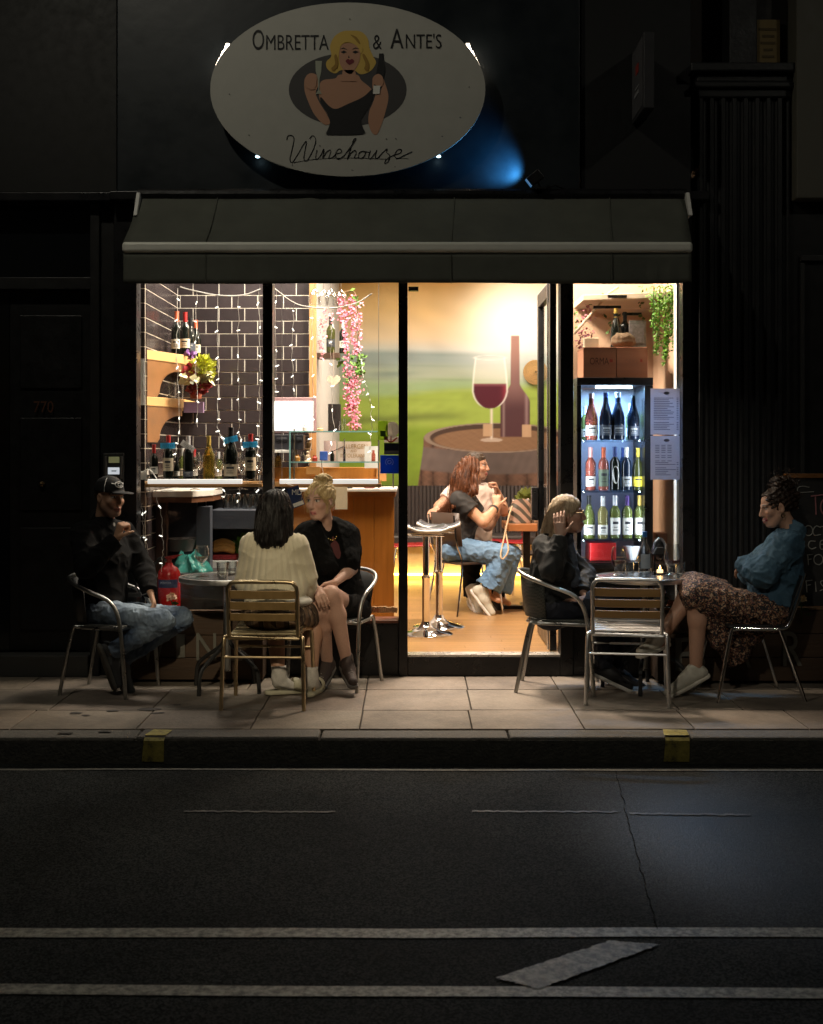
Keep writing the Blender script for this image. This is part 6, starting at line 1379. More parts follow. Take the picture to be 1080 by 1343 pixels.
top('ice_bucket', m, M('black_chrome',(.05,.05,.055),.12,.8), 'shiny black rounded ice bucket behind the window right of the fridge', 'bucket', smooth=True)
m = MB(); m.box(X(858,9.2),X(882,9.2),8.96,9.4,.4,Z(741,9.0)); top('dark_plinth', m, blackpaint, 'low black plinth below the ice bucket behind the right window', 'plinth', bevel=.004)
m = MB(); m.box(X(860,9.5),X(879,9.5),9.45,9.6,.4,Z(699,9.5)); top('brown_carton', m, M('brown_carton',(.22,.09,.05),.7), 'brown carton on the window ledge right of the fridge', 'box', bevel=.004)
tumbler(X(893,8.3),8.3,TZ,.034,.085,'small clear tumbler on the right table edge beside the patterned skirt')
tumbler(X(827,8.35),8.38,TZ,.034,.08,'small clear tumbler between wine glass and water bottle')
# ================================================================= planters
plank = M('dark_planter_wood', (.062,.036,.020), .7, var=.4, scale=4, stretch=(.25,1,4), bump=.3, bscale=20)
letm = M('grey_letter_metal', (.17,.165,.14), .45, .35, var=.2)
def planter(name, label, a, b, yf, yb, zt, letters):
    x0, x1 = X(a,yf), X(b,yf); t = thing(name, label, 'planter', ((x0+x1)/2,yf,0), 'wooden planters under the windows')
    n = 3; h = (zt-.02)/n
    m = MB()
    for i in range(n): m.box(x0,x1,yf+random.uniform(0,.003),yf+.025,.02+h*i+.002,.02+h*(i+1)-.002)
    m.build('front_plank', plank, t, bevel=.004)
    for xx in (x0,x1-.025):
        m = MB()
        for i in range(n): m.box(xx,xx+.025,yf+.0255,yb,.02+h*i+.002,.02+h*(i+1)-.002)
        m.build('side_plank', plank, t, bevel=.004)
    m = MB(); m.box(x0+.026,x1-.026,yf+.026,yb,.03,zt-.04); m.build('soil', M('dark_soil',(.02,.015,.01),.95,bump=.6), t)
    m = MB(); m.box(x0-.005,x1+.005,yf-.006,yf+.03,zt+.0005,zt+.018); m.build('top_rail', M('top_rail_wood',(.14,.085,.045),.6,var=.3,scale=4,stretch=(.2,1,3)), t, bevel=.003)
    for (ch,p0,p1,q0,q1) in letters:
        mm = MB(); v, f = text_geo(ch); us = [i[0] for i in v]; ws = [i[1] for i in v]; u0,u1,w0,w1 = min(us),max(us),min(ws),max(ws)
        X0,X1,Z0,Z1 = X(p0,yf),X(p1,yf),Z(q1,yf),Z(q0,yf); N = len(v)
        pp_ = [(X0+(u-u0)/(u1-u0)*(X1-X0), Z0+(w-w0)/(w1-w0)*(Z1-Z0)) for u,w in v]
        mm.add([(p[0],yf-.014,p[1]) for p in pp_]+[(p[0],yf-.004,p[1]) for p in pp_], f+[tuple(i+N for i in q) for q in f])
        ed = {}
        for q in f:
            for i in range(len(q)): e = (q[i],q[(i+1)%len(q)]); ed[tuple(sorted(e))] = ed.get(tuple(sorted(e)),0)+1
        mm.f += [(a_,b_,b_+N,a_+N) for (a_,b_),c in ed.items() if c == 1]; mm.mi += [0]*(len(mm.f)-len(mm.mi))
        lo = mm.build('metal_letter', letm, t)
    return t
planter('wooden_planter', 'dark wooden planter lettered BAR behind the denim jacket woman', 863,1130, 8.45,8.74, .485, [('B',886,925,836,880),('A',955,985,836,875),('R',1027,1052,828,873)])
planter('wooden_planter', 'dark wooden planter lettered WINE below the left window', 172,345, 8.5,8.73, .46, [('W',186,216,832,868),('I',232,243,832,862),('N',258,284,830,866),('E',296,318,830,866)])
def flower(px, py, Y, r, col, label):
    t = thing('artificial_flower', label, 'flower', tuple(P(px,py,Y)), 'pale flowers along the planters')
    c = P(px,py,Y); m = MB(); rr = random.Random(int(px*7+py))
    for i in range(60):
        a = rr.uniform(0,6.28); e = rr.uniform(-.5,1.4); d = Vector((math.cos(a)*math.cos(e),math.sin(a)*math.cos(e),math.sin(e))); u = d.orthogonal().normalized()*r*.55; w_ = d.cross(u)
        s_ = rr.uniform(.7,1.05); q = c+d*r*s_*.75; tt = rr.uniform(.75,1.2); m.add([q-u*.6,q+w_*.6-d*r*.1,q+u*.6,q+d*r*.3-w_*.4], [(0,1,2,3)], (tt,tt,tt))
    m.build('petal_head', col, t, colour=True)
    m = MB(); m.tube(catmull([c-Vector((0,0,r*.5)),c+Vector((.01,.02,-.07)),c+Vector((.02,.05,-.16))],4), .004, 6); m.build('stem', M('dark_green_stem',(.02,.04,.015),.6), t)
    m = MB()
    for k in range(3): q = c+Vector((.02*k-.01,.03,-.04-.03*k)); m.add([q,q+Vector((.03,-.01,.015)),q+Vector((.055,0,.0)),q+Vector((.03,.01,-.015))],[(0,1,2,3)])
    m.build('leaf', M('dark_leaf',(.02,.045,.015),.5), t)
cream_p = leafm('cream_pink_petal', (.62,.40,.28)); peach_p = leafm('peach_petal', (.55,.24,.15)); yel_p = leafm('cream_yellow_petal', (.58,.44,.24))
flower(225,784,8.5,.036,cream_p,'cream pink artificial flower beside the fire extinguisher')
flower(880,792,8.42,.028,peach_p,'bright peach artificial flower under the right table edge')
flower(870,777,8.52,.022,peach_p,'dim peach artificial flower behind the right table pole')
flower(1051,786,8.40,.038,yel_p,'pale yellow artificial flower behind the denim jacket woman')
# chalkboard
cb = thing('chalkboard', 'black chalkboard with wooden frame and hand chalked menu words', 'chalkboard', (X(1085,8.55),8.55,.5))
cx0, cx1, cz0, cz1 = X(1034,8.55), X(1150,8.55), .50, Z(627,8.55)
m = MB(); m.box(cx0,cx1,8.55,8.565,cz0,cz1); m.build('board', M('black_slate',(.018,.018,.018),.7,var=.4,scale=8), cb)
m = MB(); w_ = .03
m.box(cx0,cx1,8.535,8.57,cz1,cz1+w_); m.box(cx0-w_,cx0,8.535,8.57,cz0,cz1+w_); m.box(cx1,cx1+w_,8.535,8.57,cz0,cz1+w_); m.box(cx0,cx1,8.535,8.57,cz0-w_,cz0-.0005); m.build('board_frame', M('orange_pine_frame',(.20,.085,.025),.5,var=.3), cb, bevel=.003)
chalk = M('white_chalk',(.30,.30,.28),.9,var=.3,scale=80); pchalk = M('pink_chalk',(.34,.14,.15),.9,var=.3,scale=80)
def stroke(name, polys, mat, w=.0035):
    m = MB()
    for pl in polys:
        q = catmull([(X(a,8.548),8.548,Z(b,8.548)) for a,b in pl],5) if len(pl) > 2 else [(X(a,8.548),8.548,Z(b,8.548)) for a,b in pl]
        m.tube(q, w, 5)
    return m.build(name, mat, cb)
def O(cx,cy,rx,ry): return [(cx+rx*math.cos(a),cy+ry*math.sin(a)) for a in [2*math.pi*i/14 for i in range(15)]]
stroke('pink_chalk_word', [[(1064,651),(1080,649)],[(1070,651),(1071,675)],O(1083,665,6,10)], pchalk, .005)
stroke('chalk_word', [O(1061,696,5.5,6.5), [(1077,692),(1071,690),(1067,696),(1069,702),(1077,701)],[(1076,691),(1086,690)],[(1081,691),(1081,703)],
  [(1070,710),(1063,710),(1061,716),(1065,720),(1071,718)],[(1083,709),(1077,710),(1077,720),(1084,719)],[(1077,714),(1082,714)],
  [(1060,728),(1061,741)],[(1059,728),(1067,727)],[(1060,734),(1065,733)],O(1074,734,6,6.5),
  [(1058,762),(1059,777)],[(1058,762),(1066,761)],[(1058,768),(1064,767)],[(1070,763),(1071,776)],[(1083,761),(1077,763),(1079,768),(1083,771),(1076,775)]], chalk)
stroke('chalk_border', [[(1048,667),(1047,640),(1062,639)],[(1050,646),(1068,645)]], chalk, .003)
# ================================================================= people: one continuous surface each, grown from a distance field
BIG = 1.0
class Sdf:
    def __init__(s, h): s.h = h; s.ops = []; s.lo = np.full(3,1e9); s.hi = np.full(3,-1e9); s.disp = None
    def _bb(s, lo, hi, grow=True):
        if grow: s.lo = np.minimum(s.lo, lo); s.hi = np.maximum(s.hi, hi)
    def cap(s, a, b, ra, rb=None, k=.02, sub=False):
        rb = ra if rb is None else rb; a = np.array(a,float); b = np.array(b,float); r = max(ra,rb)
        lo = np.minimum(a,b)-r; hi = np.maximum(a,b)+r; s._bb(lo,hi,not sub); s.ops.append(('cap',a,b,ra,rb,k,sub,lo,hi)); return s
    def chain(s, pts, rs, k=.02):
        for i in range(len(pts)-1): s.cap(pts[i],pts[i+1],rs[i],rs[i+1],k)
        return s
    def ell(s, c, r, Rm=None, k=.02, sub=False):
        c = np.array(c,float); r = np.array(r,float); m = r.max(); Rm = np.eye(3) if Rm is None else np.array(Rm)
        ext = np.sqrt(((Rm*r[None,:])**2).sum(1)); s._bb(c-ext,c+ext,not sub); s.ops.append(('ell',c,r,Rm,None,k,sub,c-ext,c+ext)); return s
    def cut(s, p, n, k=.006): s.ops.append(('cut',np.array(p,float),np.array(n,float)/np.linalg.norm(n),0,0,k,True,None,None)); return s
    def lc(s, p, n, rad=.13, k=.005):
        """trim only near p, so that the other limbs stay whole"""
        p = np.array(p,float); s.ops.append(('lc',p,np.array(n,float)/np.linalg.norm(n),rad,0,k,True,p-rad,p+rad)); return s
    def mesh(s):
        h = s.h; pad = 3*h; lo = s.lo-pad; n = np.ceil((s.hi+pad-lo)/h).astype(int)+1
        D = np.full(n, .15, np.float32); ax = [lo[i]+h*np.arange(n[i]) for i in range(3)]
        if any(o[0] == 'lc' and o[3] == .13 for o in s.ops):   # sleeves and legs are trimmed before the trunk joins them
            first = [o for o in s.ops if o[0] == 'cap' and not o[6]]+[o for o in s.ops if o[0] == 'lc' and o[3] == .13]; s.ops = first+[o for o in s.ops if not any(o is q for q in first)]
        for op in s.ops:
            kind, a, b, c, d, k, sub, l2, h2 = op
            if l2 is None: sl = [slice(0,n[i]) for i in range(3)]
            else:
                m = k+.05; i0 = [max(0,int((l2[i]-m-lo[i])/h)) for i in range(3)]; i1 = [min(n[i],int((h2[i]+m-lo[i])/h)+2) for i in range(3)]
                sl = [slice(i0[i],i1[i]) for i in range(3)]
                if any(i1[i] <= i0[i] for i in range(3)): continue
            x = ax[0][sl[0]][:,None,None]; y = ax[1][sl[1]][None,:,None]; z = ax[2][sl[2]][None,None,:]
            if kind == 'cap':
                ba = b-a; L2 = max(1e-9, ba@ba); px,py,pz = x-a[0],y-a[1],z-a[2]
                t = np.clip((px*ba[0]+py*ba[1]+pz*ba[2])/L2,0,1); d_ = np.sqrt((px-t*ba[0])**2+(py-t*ba[1])**2+(pz-t*ba[2])**2)-(c+(d-c)*t)
            elif kind == 'ell':
                px,py,pz = x-a[0],y-a[1],z-a[2]; q = [px*c[0,i]+py*c[1,i]+pz*c[2,i] for i in range(3)]
                k0 = np.sqrt(sum((q[i]/b[i])**2 for i in range(3))); k1 = np.sqrt(sum((q[i]/b[i]**2)**2 for i in range(3)))+1e-9; d_ = k0*(k0-1)/k1
            else:
                d_ = (x-a[0])*b[0]+(y-a[1])*b[1]+(z-a[2])*b[2]
                if kind == 'lc': d_ = np.minimum(d_, c-np.sqrt((x-a[0])**2+(y-a[1])**2+(z-a[2])**2))
            o = D[tuple(sl)]
            if sub:
                e = d_ if kind in ('cut','lc') else -d_
                hh = np.clip(.5-.5*(o-e)/k,0,1); D[tuple(sl)] = o*(1-hh)+e*hh+k*hh*(1-hh)
            else:
                hh = np.clip(.5+.5*(o-d_)/k,0,1); D[tuple(sl)] = o*(1-hh)+d_*hh-k*hh*(1-hh)
        if s.disp is not None:
            near = np.abs(D) < .04; idx = np.nonzero(near)
            p = np.stack([ax[i][idx[i]] for i in range(3)],-1); D[idx] += s.disp(p).astype(np.float32)
        # surface nets
        S = D < 0; c8 = [(i,j,k) for i in (0,1) for j in (0,1) for k in (0,1)]
        sh = tuple(q-1 for q in D.shape); cnt = np.zeros(sh,np.int8)
        sub8 = lambda A,o: A[o[0]:o[0]+sh[0],o[1]:o[1]+sh[1],o[2]:o[2]+sh[2]]
        for o in c8: cnt += sub8(S,o)
        act = np.nonzero((cnt > 0) & (cnt < 8)); N = len(act[0]); ids = np.full(sh,-1,np.int64); ids[act] = np.arange(N)
        acc = np.zeros((N,3)); num = np.zeros(N); base = np.stack(act,-1)
        for o in c8:
            for axis in range(3):
                if o[axis]: continue
                o2 = list(o); o2[axis] = 1
                da = D[base[:,0]+o[0],base[:,1]+o[1],base[:,2]+o[2]]; db = D[base[:,0]+o2[0],base[:,1]+o2[1],base[:,2]+o2[2]]
                cr = (da < 0) != (db < 0); t = np.where(cr, da/np.where(da==db,1,da-db), 0)
                p = np.tile(np.array(o,float),(N,1)); p[:,axis] = t; acc[cr] += p[cr]; num[cr] += 1
        V_ = lo+(base+acc/np.maximum(num,1)[:,None])*h
        F = []
        for axis in range(3):
            u, v = (axis+1)%3, (axis+2)%3
            a0 = [slice(None)]*3; a1 = [slice(None)]*3; a0[axis] = slice(0,-1); a1[axis] = slice(1,None)
            A, B = S[tuple(a0)], S[tuple(a1)]; e = np.nonzero(A != B); e = np.stack(e,-1)
            ok = (e[:,u] > 0) & (e[:,v] > 0) & (e[:,u] < D.shape[u]-1) & (e[:,v] < D.shape[v]-1); e = e[ok]
            q = []
            for du,dv in ((1,1),(0,1),(0,0),(1,0)):
                c = e.copy(); c[:,u] -= du; c[:,v] -= dv; q.append(ids[c[:,0],c[:,1],c[:,2]])
            q = np.stack(q,-1); fl = ~A[tuple(e.T)]; q[fl] = q[fl][:,::-1]; F.append(q)
        F = np.concatenate(F); return V_, F[(F >= 0).all(1)]
def np_obj(name, V_, F, mat, parent, colour=None):
    off = np.array(parent['base'] if 'base' in parent else (0,0,0)); me = bpy.data.meshes.new(name)
    W = V_-off; me.vertices.add(len(W)); me.vertices.foreach_set('co', W.astype(np.float32).ravel())
    me.loops.add(F.size); me.loops.foreach_set('vertex_index', F.astype(np.int32).ravel())
    me.polygons.add(len(F)); me.polygons.foreach_set('loop_start', np.arange(0,F.size,4,dtype=np.int32))
    me.polygons.foreach_set('use_smooth', np.ones(len(F),bool)); me.update(calc_edges=True); me.validate(); me.materials.append(mat)
    if colour is not None:
        at = me.color_attributes.new('tone','FLOAT_COLOR','POINT'); at.data.foreach_set('color', np.concatenate([colour,np.ones((len(colour),1))],1).astype(np.float32).ravel())
    o = bpy.data.objects.new(name, me); o.parent = parent; o['base'] = tuple(off); COL.objects.link(o); return o
def folds(seed, amp, freq, dirs=None, ridged=True):
    r = np.random.RandomState(seed); ws = []
    for i in range(7):
        d = r.normal(size=3) if dirs is None else np.array(dirs,float)+r.normal(size=3)*.35
        d /= np.linalg.norm(d); ws.append((d*freq*r.uniform(.6,1.8), r.uniform(0,6.28), r.normal(size=3)*freq*.5, r.uniform(0,6.28)))
    def f(p):
        o = 0
        for w_,ph,w2,p2 in ws: o = o+np.sin(p@w_+ph+1.3*np.sin(p@w2+p2))
        o = o/3.2
        return amp*(2*np.abs(o)**.7-1.1 if ridged else o)*.6
    return f
def A(v): return np.array(v,float)
def frame(f, up=(0,0,1)):
    f = A(f); f /= np.linalg.norm(f); l = np.cross(up,f); l /= np.linalg.norm(l); u = np.cross(f,l); return np.stack([f,l,u],1)
class Head:
    """local axes: x forward, y left, z up, centre between the ears"""
    def __init__(s, c, f, up=(0,0,1), sc_=1.): s.c = A(c); s.R = frame(f,up); s.s = sc_
    def p(s, x, y, z): return s.c+s.R@(A((x,y,z))*s.s)
    def loc(s, V_): return ((V_-s.c)@s.R)/s.s
    def sculpt(s, S, smile=0.):
        k = s.s; P_ = s.p; Rm = s.R
        S.ell(P_(-.012,0,.036),A((.096,.074,.088))*k,Rm,.02)
        S.ell(P_(.022,0,-.040),A((.066,.057,.076))*k,Rm,.03)
        S.ell(P_(.058,0,-.096),A((.024,.024,.018))*k,Rm,.025)
        for sy in (-1,1):
            S.cap(P_(-.005,sy*.056,-.035),P_(.045,sy*.03,-.094),.018*k,.017*k,.025)
            S.ell(P_(.058,sy*.040,-.022+.006*smile),A((.024,.022,.020+.004*smile))*k,Rm,.02)
            S.ell(P_(.089,sy*.033,.013),A((.014,.020,.013))*k,Rm,.014,sub=True)
            S.ell(P_(.069,sy*.032,.011),A((.0135,.015,.0125))*k,Rm,.004)
            S.cap(P_(.084,sy*.016,.028),P_(.072,sy*.050,.030),.0075*k,.006*k,.012)
            S.ell(P_(-.008,sy*.077,-.002),A((.020,.009,.033))*k,Rm,.006)
            S.ell(P_(-.004,sy*.084,.002),A((.010,.006,.018))*k,Rm,.005,sub=True)
            S.cap(P_(.092,sy*.009,-.031),P_(.098,sy*.008,-.031),.008*k,.007*k,.008)
        S.cap(P_(.084,0,.020),P_(.104,0,-.024),.0085*k,.0115*k,.012)
        S.cap(P_(.082,-.018-.006*smile,-.063+.008*smile),P_(.090,0,-.060),.0065*k,.0078*k,.006); S.cap(P_(.082,.018+.006*smile,-.063+.008*smile),P_(.090,0,-.060),.0065*k,.0078*k,.006)
        S.cap(P_(.080,-.015,-.071),P_(.087,0,-.073),.0065*k,.0085*k,.006); S.cap(P_(.080,.015,-.071),P_(.087,0,-.073),.0065*k,.0085*k,.006)
        return s
    def paint(s, V_, base, lip=(.30,.07,.06), brow=(.05,.03,.02), stubble=None, smile=0., look=0.):
        q = s.loc(V_); n = len(V_); c = np.tile(A(base),(n,1)); x,y,z = q.T
        inside = (np.abs(x) < .14) & (np.abs(y) < .12) & (np.abs(z) < .16)
        def put(m, col): 
            m = (np.clip(m,0,1)*inside)[:,None]; c[:] = c*(1-m)+A(col)*m
        if stubble is not None: put(.75*sstep(-.03,-.055,z+.35*(np.abs(y)-.03)*0)*sstep(.0,.03,x)+.0, stubble)
        put(.35*np.exp(-((np.abs(y)-.042)**2+(z+.025)**2)/.0004)*(x > .03), (base[0]*1.0,base[1]*.72,base[2]*.66))
        ly = np.abs(y); lz = z-(.008*smile*(ly/.02))
        put(sstep(.026+.006*smile,.020+.006*smile,ly)*sstep(.0135,.009,np.abs(lz+.066))*(x > .065), lip)
        put(sstep(.0022,.0010,np.abs(lz+.0665))*sstep(.026,.02,ly)*(x > .065), (.05,.012,.012))
        if smile > .5: put(sstep(.017,.013,ly)*sstep(.0042,.0030,np.abs(lz+.0655))*(x > .07), (.62,.58,.5))
        e = ((ly-.032)/.0155)**2+((z-.011)/.0075)**2; put(sstep(1.15,.8,e)*(x > .055), (.55,.52,.48))
        put(sstep(.0075,.0055,np.sqrt((y-np.sign(y)*.032-look)**2+(z-.011)**2))*(x > .06), (.03,.02,.015))
        put(sstep(.004,.0015,np.abs(z-.019+6*(ly-.032)**2))*sstep(.019,.015,np.abs(ly-.032))*(x > .05), (.035,.02,.015))
        put(sstep(.0055,.003,np.abs(z-.034+8*(ly-.034)**2))*sstep(.022,.016,np.abs(ly-.034))*(x > .05), brow)
        return c
def hand(S, w, fd, pn, side, curl=.5, sc_=1., spread=.12, curls=None, thumb=.5):
    """w wrist, fd finger direction, pn palm normal, side +1/-1 which way the thumb leaves"""
    w = A(w); fd = A(fd)/np.linalg.norm(fd); pn = A(pn); pn -= fd*(pn@fd); pn /= np.linalg.norm(pn); ax = np.cross(fd,pn)*side
    k = sc_
    for u in (-.026,-.009,.009,.026): S.cap(w+ax*u*.55*k+fd*.012*k, w+ax*u*k+fd*.082*k, .0145*k,.0125*k,.012)
    lens = [(.034,.021,.018),(.042,.026,.020),(.045,.028,.021),(.040,.025,.020)]
    for i,u in enumerate((-.030,-.010,.010,.030)):
        cu = curl if curls is None else curls[i]
        d = fd+ax*u*spread*8; d /= np.linalg.norm(d); p = w+ax*u*k+fd*.088*k; ang = 0
        for j,l in enumerate(lens[i]):
            ang += cu*(R(75),R(95),R(60))[j]
            dd = d*math.cos(ang)+pn*math.sin(ang); q = p+dd*l*k*1.0; S.cap(p,q,(.0095,.0085,.0078)[j]*k,(.0088,.008,.007)[j]*k,.004); p = q
    p = w+ax*.024*k+fd*.022*k; d = fd*.62+ax*.72+pn*.25*thumb; d /= np.linalg.norm(d); q = p+d*.042*k; S.cap(p,q,.014*k,.0105*k,.012)
    d2 = d+fd*.35+pn*.55*thumb; d2 /= np.linalg.norm(d2); q2 = q+d2*.030*k; S.cap(q,q2,.0102*k,.0092*k,.004)
    d3 = d2+pn*.5*thumb-ax*.3*thumb; d3 /= np.linalg.norm(d3); S.cap(q2,q2+d3*.024*k,.0092*k,.0075*k,.004)
def torso(S, J, g=0., male=False, k=.05, bust=0.):
    """rib cage, belly and hips along the spine; g grows it into clothing"""
    pel = (J['hipL']+J['hipR'])/2; nk = J['neck']; sh = (J['shL']+J['shR'])/2; lat = J['shL']-J['shR']; lat /= np.linalg.norm(lat)
    hl = J['hipL']-J['hipR']; hl /= np.linalg.norm(hl)
    up = nk-pel; L_ = np.linalg.norm(up); up /= L_; fwd = np.cross(lat,up); fwd /= np.linalg.norm(fwd); lat2 = np.cross(up,fwd)
    Rm = np.stack([fwd,lat2,up],1); w = .15 if male else .13
    fp = np.cross(hl,(0,0,1.)); fp /= np.linalg.norm(fp)
    S.ell(pel+A((0,0,.035)), (.115+g,.160+g if not male else .150+g,.10+g), np.stack([fp,hl,A((0,0,1.))],1), k)
    mid = pel*.55+sh*.45-fwd*.005
    S.ell(pel*.72+sh*.28, (.105+g,w-.005+g,.13+g), Rm, k); S.ell(mid, (.100+g,w-.012+g,.14+g), Rm, k)
    S.ell(pel*.30+sh*.70+fwd*.012, (.110+g,w+.012+g,.145+g), Rm, k)
    S.cap(J['shL']*.8+J['shR']*.2, J['shR']*.8+J['shL']*.2, .060+g, .060+g, k)
    if bust:
        for sy in (-1,1): S.ell(pel*.36+sh*.64+fwd*(.085+g)+lat2*sy*.068, (.045+g*.6,.055+g*.6,.052+g*.6), Rm, .04)
    return fwd, lat2, up
def arm(S, a, b, c, g=0., sc_=1., k=.025, r=(.052,.043,.040,.027)):
    S.cap(a,b,r[0]*sc_+g,r[1]*sc_+g,k); m = b*.72+c*.28; S.cap(b,m,r[2]*sc_+g,r[2]*1.02*sc_+g,k); S.cap(m,c,r[2]*1.02*sc_+g,r[3]*sc_+g,k)
def leg(S, h, kn, an, g=0., sc_=1., k=.03, r=(.082,.060,.054,.056,.036), back=None):
    S.cap(h,kn,r[0]*sc_+g,r[1]*sc_+g,k)
    bk = A(back) if back is not None else np.zeros(3)
    m = kn*.70+an*.30+bk*.018; S.cap(kn,m,r[2]*sc_+g,r[3]*sc_+g,k); S.cap(m,an,r[3]*sc_+g,r[4]*sc_+g,k)
def foot(S, an, toe, g=0., k=.02):
    an = A(an); toe = A(toe); S.cap(an,an*.85+toe*.15+A((0,0,-.03)),.036+g,.034+g,k); S.cap(an+A((0,0,-.025)),toe,.036+g,.028+g,k)
def shoe(name, an, toe, mat, solem, parent, sc_=1., hgt=.05, lace=None):
    """a shoe lying along heel to toe with its own sole"""
    an = A(an); toe = A(toe); d = toe-an; L_ = np.linalg.norm(d); d = d/L_; n = A((0,0,1.))-d*d[2]; n = n/np.linalg.norm(n) if np.linalg.norm(n) > .2 else A((-d[0],-d[1],0)); sd = np.cross(n,d)
    heel = an-d*.045; t2 = heel+d*.262*sc_
    S = Sdf(.0055); S.cap(heel+n*.005,heel+d*.10+n*.01,.037*sc_,.040*sc_,.02); S.cap(heel+d*.10+n*.006,t2-d*.03-n*.008,.041*sc_,.031*sc_,.02); S.cap(heel+d*.01,heel+d*.02+n*hgt,.036*sc_,.038*sc_,.02); S.cap(heel+d*.03+n*hgt,heel+d*.12+n*.02,.036,.036,.02)
    S.cut(heel-n*.022,-n); S.cut(heel+n*(hgt+.028),n)
    V_,F = S.mesh(); o = np_obj(name, V_, F, mat, parent)
    S = Sdf(.0055); S.cap(heel-n*.03,heel+d*.12-n*.03,.038*sc_,.043*sc_,.01); S.cap(heel+d*.12-n*.03,t2-d*.028-n*.03,.043*sc_,.037*sc_,.01); S.cut(heel-n*.044,-n); S.cut(heel-n*.019,n)
    V_,F = S.mesh(); np_obj('sole', V_, F, solem, o)
    if lace:
        m = MB()
        for i in range(4):
            c = heel+d*(.11+.022*i)+n*(.046-.006*i); m.tube([Vector(c-sd*.02-n*.004),Vector(c+n*.006),Vector(c+sd*.02-n*.004)], .004, 5)
        m.build('lace', lace, o)
    return o
def cloth(name, S, mat, parent, colour=None):
    V_,F = S.mesh(); return np_obj(name, V_, F, mat, parent, None if colour is None else colour(V_))
def hairmat(name, c0, c1, rough=.42):
    mt, nt, b = _nodes(name); L = nt.links.new
    tc = nt.nodes.new('ShaderNodeTexCoord'); mp = nt.nodes.new('ShaderNodeMapping'); mp.inputs['Scale'].default_value = (90,90,9); L(tc.outputs['Object'],mp.inputs['Vector'])
    no = nt.nodes.new('ShaderNodeTexNoise'); no.inputs['Scale'].default_value = 1; no.inputs['Detail'].default_value = 4; no.inputs['Distortion'].default_value = 1.2; L(mp.outputs['Vector'],no.inputs['Vector'])
    rp = nt.nodes.new('ShaderNodeValToRGB'); e = rp.color_ramp.elements; e[0].position = .32; e[0].color = (*c0,1); e[1].position = .68; e[1].color = (*c1,1)
    L(no.outputs['Fac'],rp.inputs['Fac']); L(rp.outputs['Color'],b.inputs['Base Color']); b.inputs['Roughness'].default_value = rough; b.inputs['Specular IOR Level'].default_value = .22
    bp = nt.nodes.new('ShaderNodeBump'); bp.inputs['Strength'].default_value = .9; bp.inputs['Distance'].default_value = .006; L(no.outputs['Fac'],bp.inputs['Height']); L(bp.outputs['Normal'],b.inputs['Normal'])
    MATS[name] = mt; return mt
def strands(m, S_pts, n, seed, r=.0022, jit=.01):
    """loose locks following guide curves"""
    rr = random.Random(seed)
    for _ in range(n):
        g = S_pts[rr.randrange(len(S_pts))]; o = Vector((rr.gauss(0,jit),rr.gauss(0,jit),rr.gauss(0,jit)*.5)); q = [Vector(p)+o*(.4+.6*i/len(g))+Vector((rr.gauss(0,.003),rr.gauss(0,.003),0)) for i,p in enumerate(g)]
        q = catmull(q,4); N = len(q); m.tube(q,[r*(1-.75*(i/N)**2) for i in range(N)],4,cap=False)
skin = VC('skin', .48, .12, 160., spec=.4)
def joints(**k): return {a: A(P(*b)) for a,b in k.items()}
def person(label, base): return thing('person', label, 'person', base)
fleece = M('black_jersey', (.0065,.0065,.007), .92, bump=.35, bscale=220, spec=.2)
def denim(name, c, wash):
    mt, nt, b = _nodes(name); L = nt.links.new
    tc = nt.nodes.new('ShaderNodeTexCoord'); n1 = nt.nodes.new('ShaderNodeTexNoise'); n1.inputs['Scale'].default_value = 5; n1.inputs['Detail'].default_value = 5; n2 = nt.nodes.new('ShaderNodeTexNoise'); n2.inputs['Scale'].default_value = 260; L(tc.outputs['Object'],n1.inputs['Vector']); L(tc.outputs['Object'],n2.inputs['Vector'])
    rp = nt.nodes.new('ShaderNodeValToRGB'); e = rp.color_ramp.elements; e[0].position = .35; e[0].color = (*c,1); e[1].position = .7; e[1].color = (*wash,1); L(n1.outputs['Fac'],rp.inputs['Fac'])
    mr = nt.nodes.new('ShaderNodeMapRange'); mr.inputs['To Min'].default_value = .6; mr.inputs['To Max'].default_value = 1.4; L(n2.outputs['Fac'],mr.inputs['Value'])
    sx = nt.nodes.new('ShaderNodeVectorMath'); sx.operation = 'SCALE'; L(rp.outputs['Color'],sx.inputs[0]); L(mr.outputs['Result'],sx.inputs['Scale']); L(sx.outputs['Vector'],b.inputs['Base Color']); b.inputs['Roughness'].default_value = .85
    bp = nt.nodes.new('ShaderNodeBump'); bp.inputs['Strength'].default_value = .3; bp.inputs['Distance'].default_value = .003; L(n2.outputs['Fac'],bp.inputs['Height']); L(bp.outputs['Normal'],b.inputs['Normal'])
    MATS[name] = mt; return mt
H5 = .0055
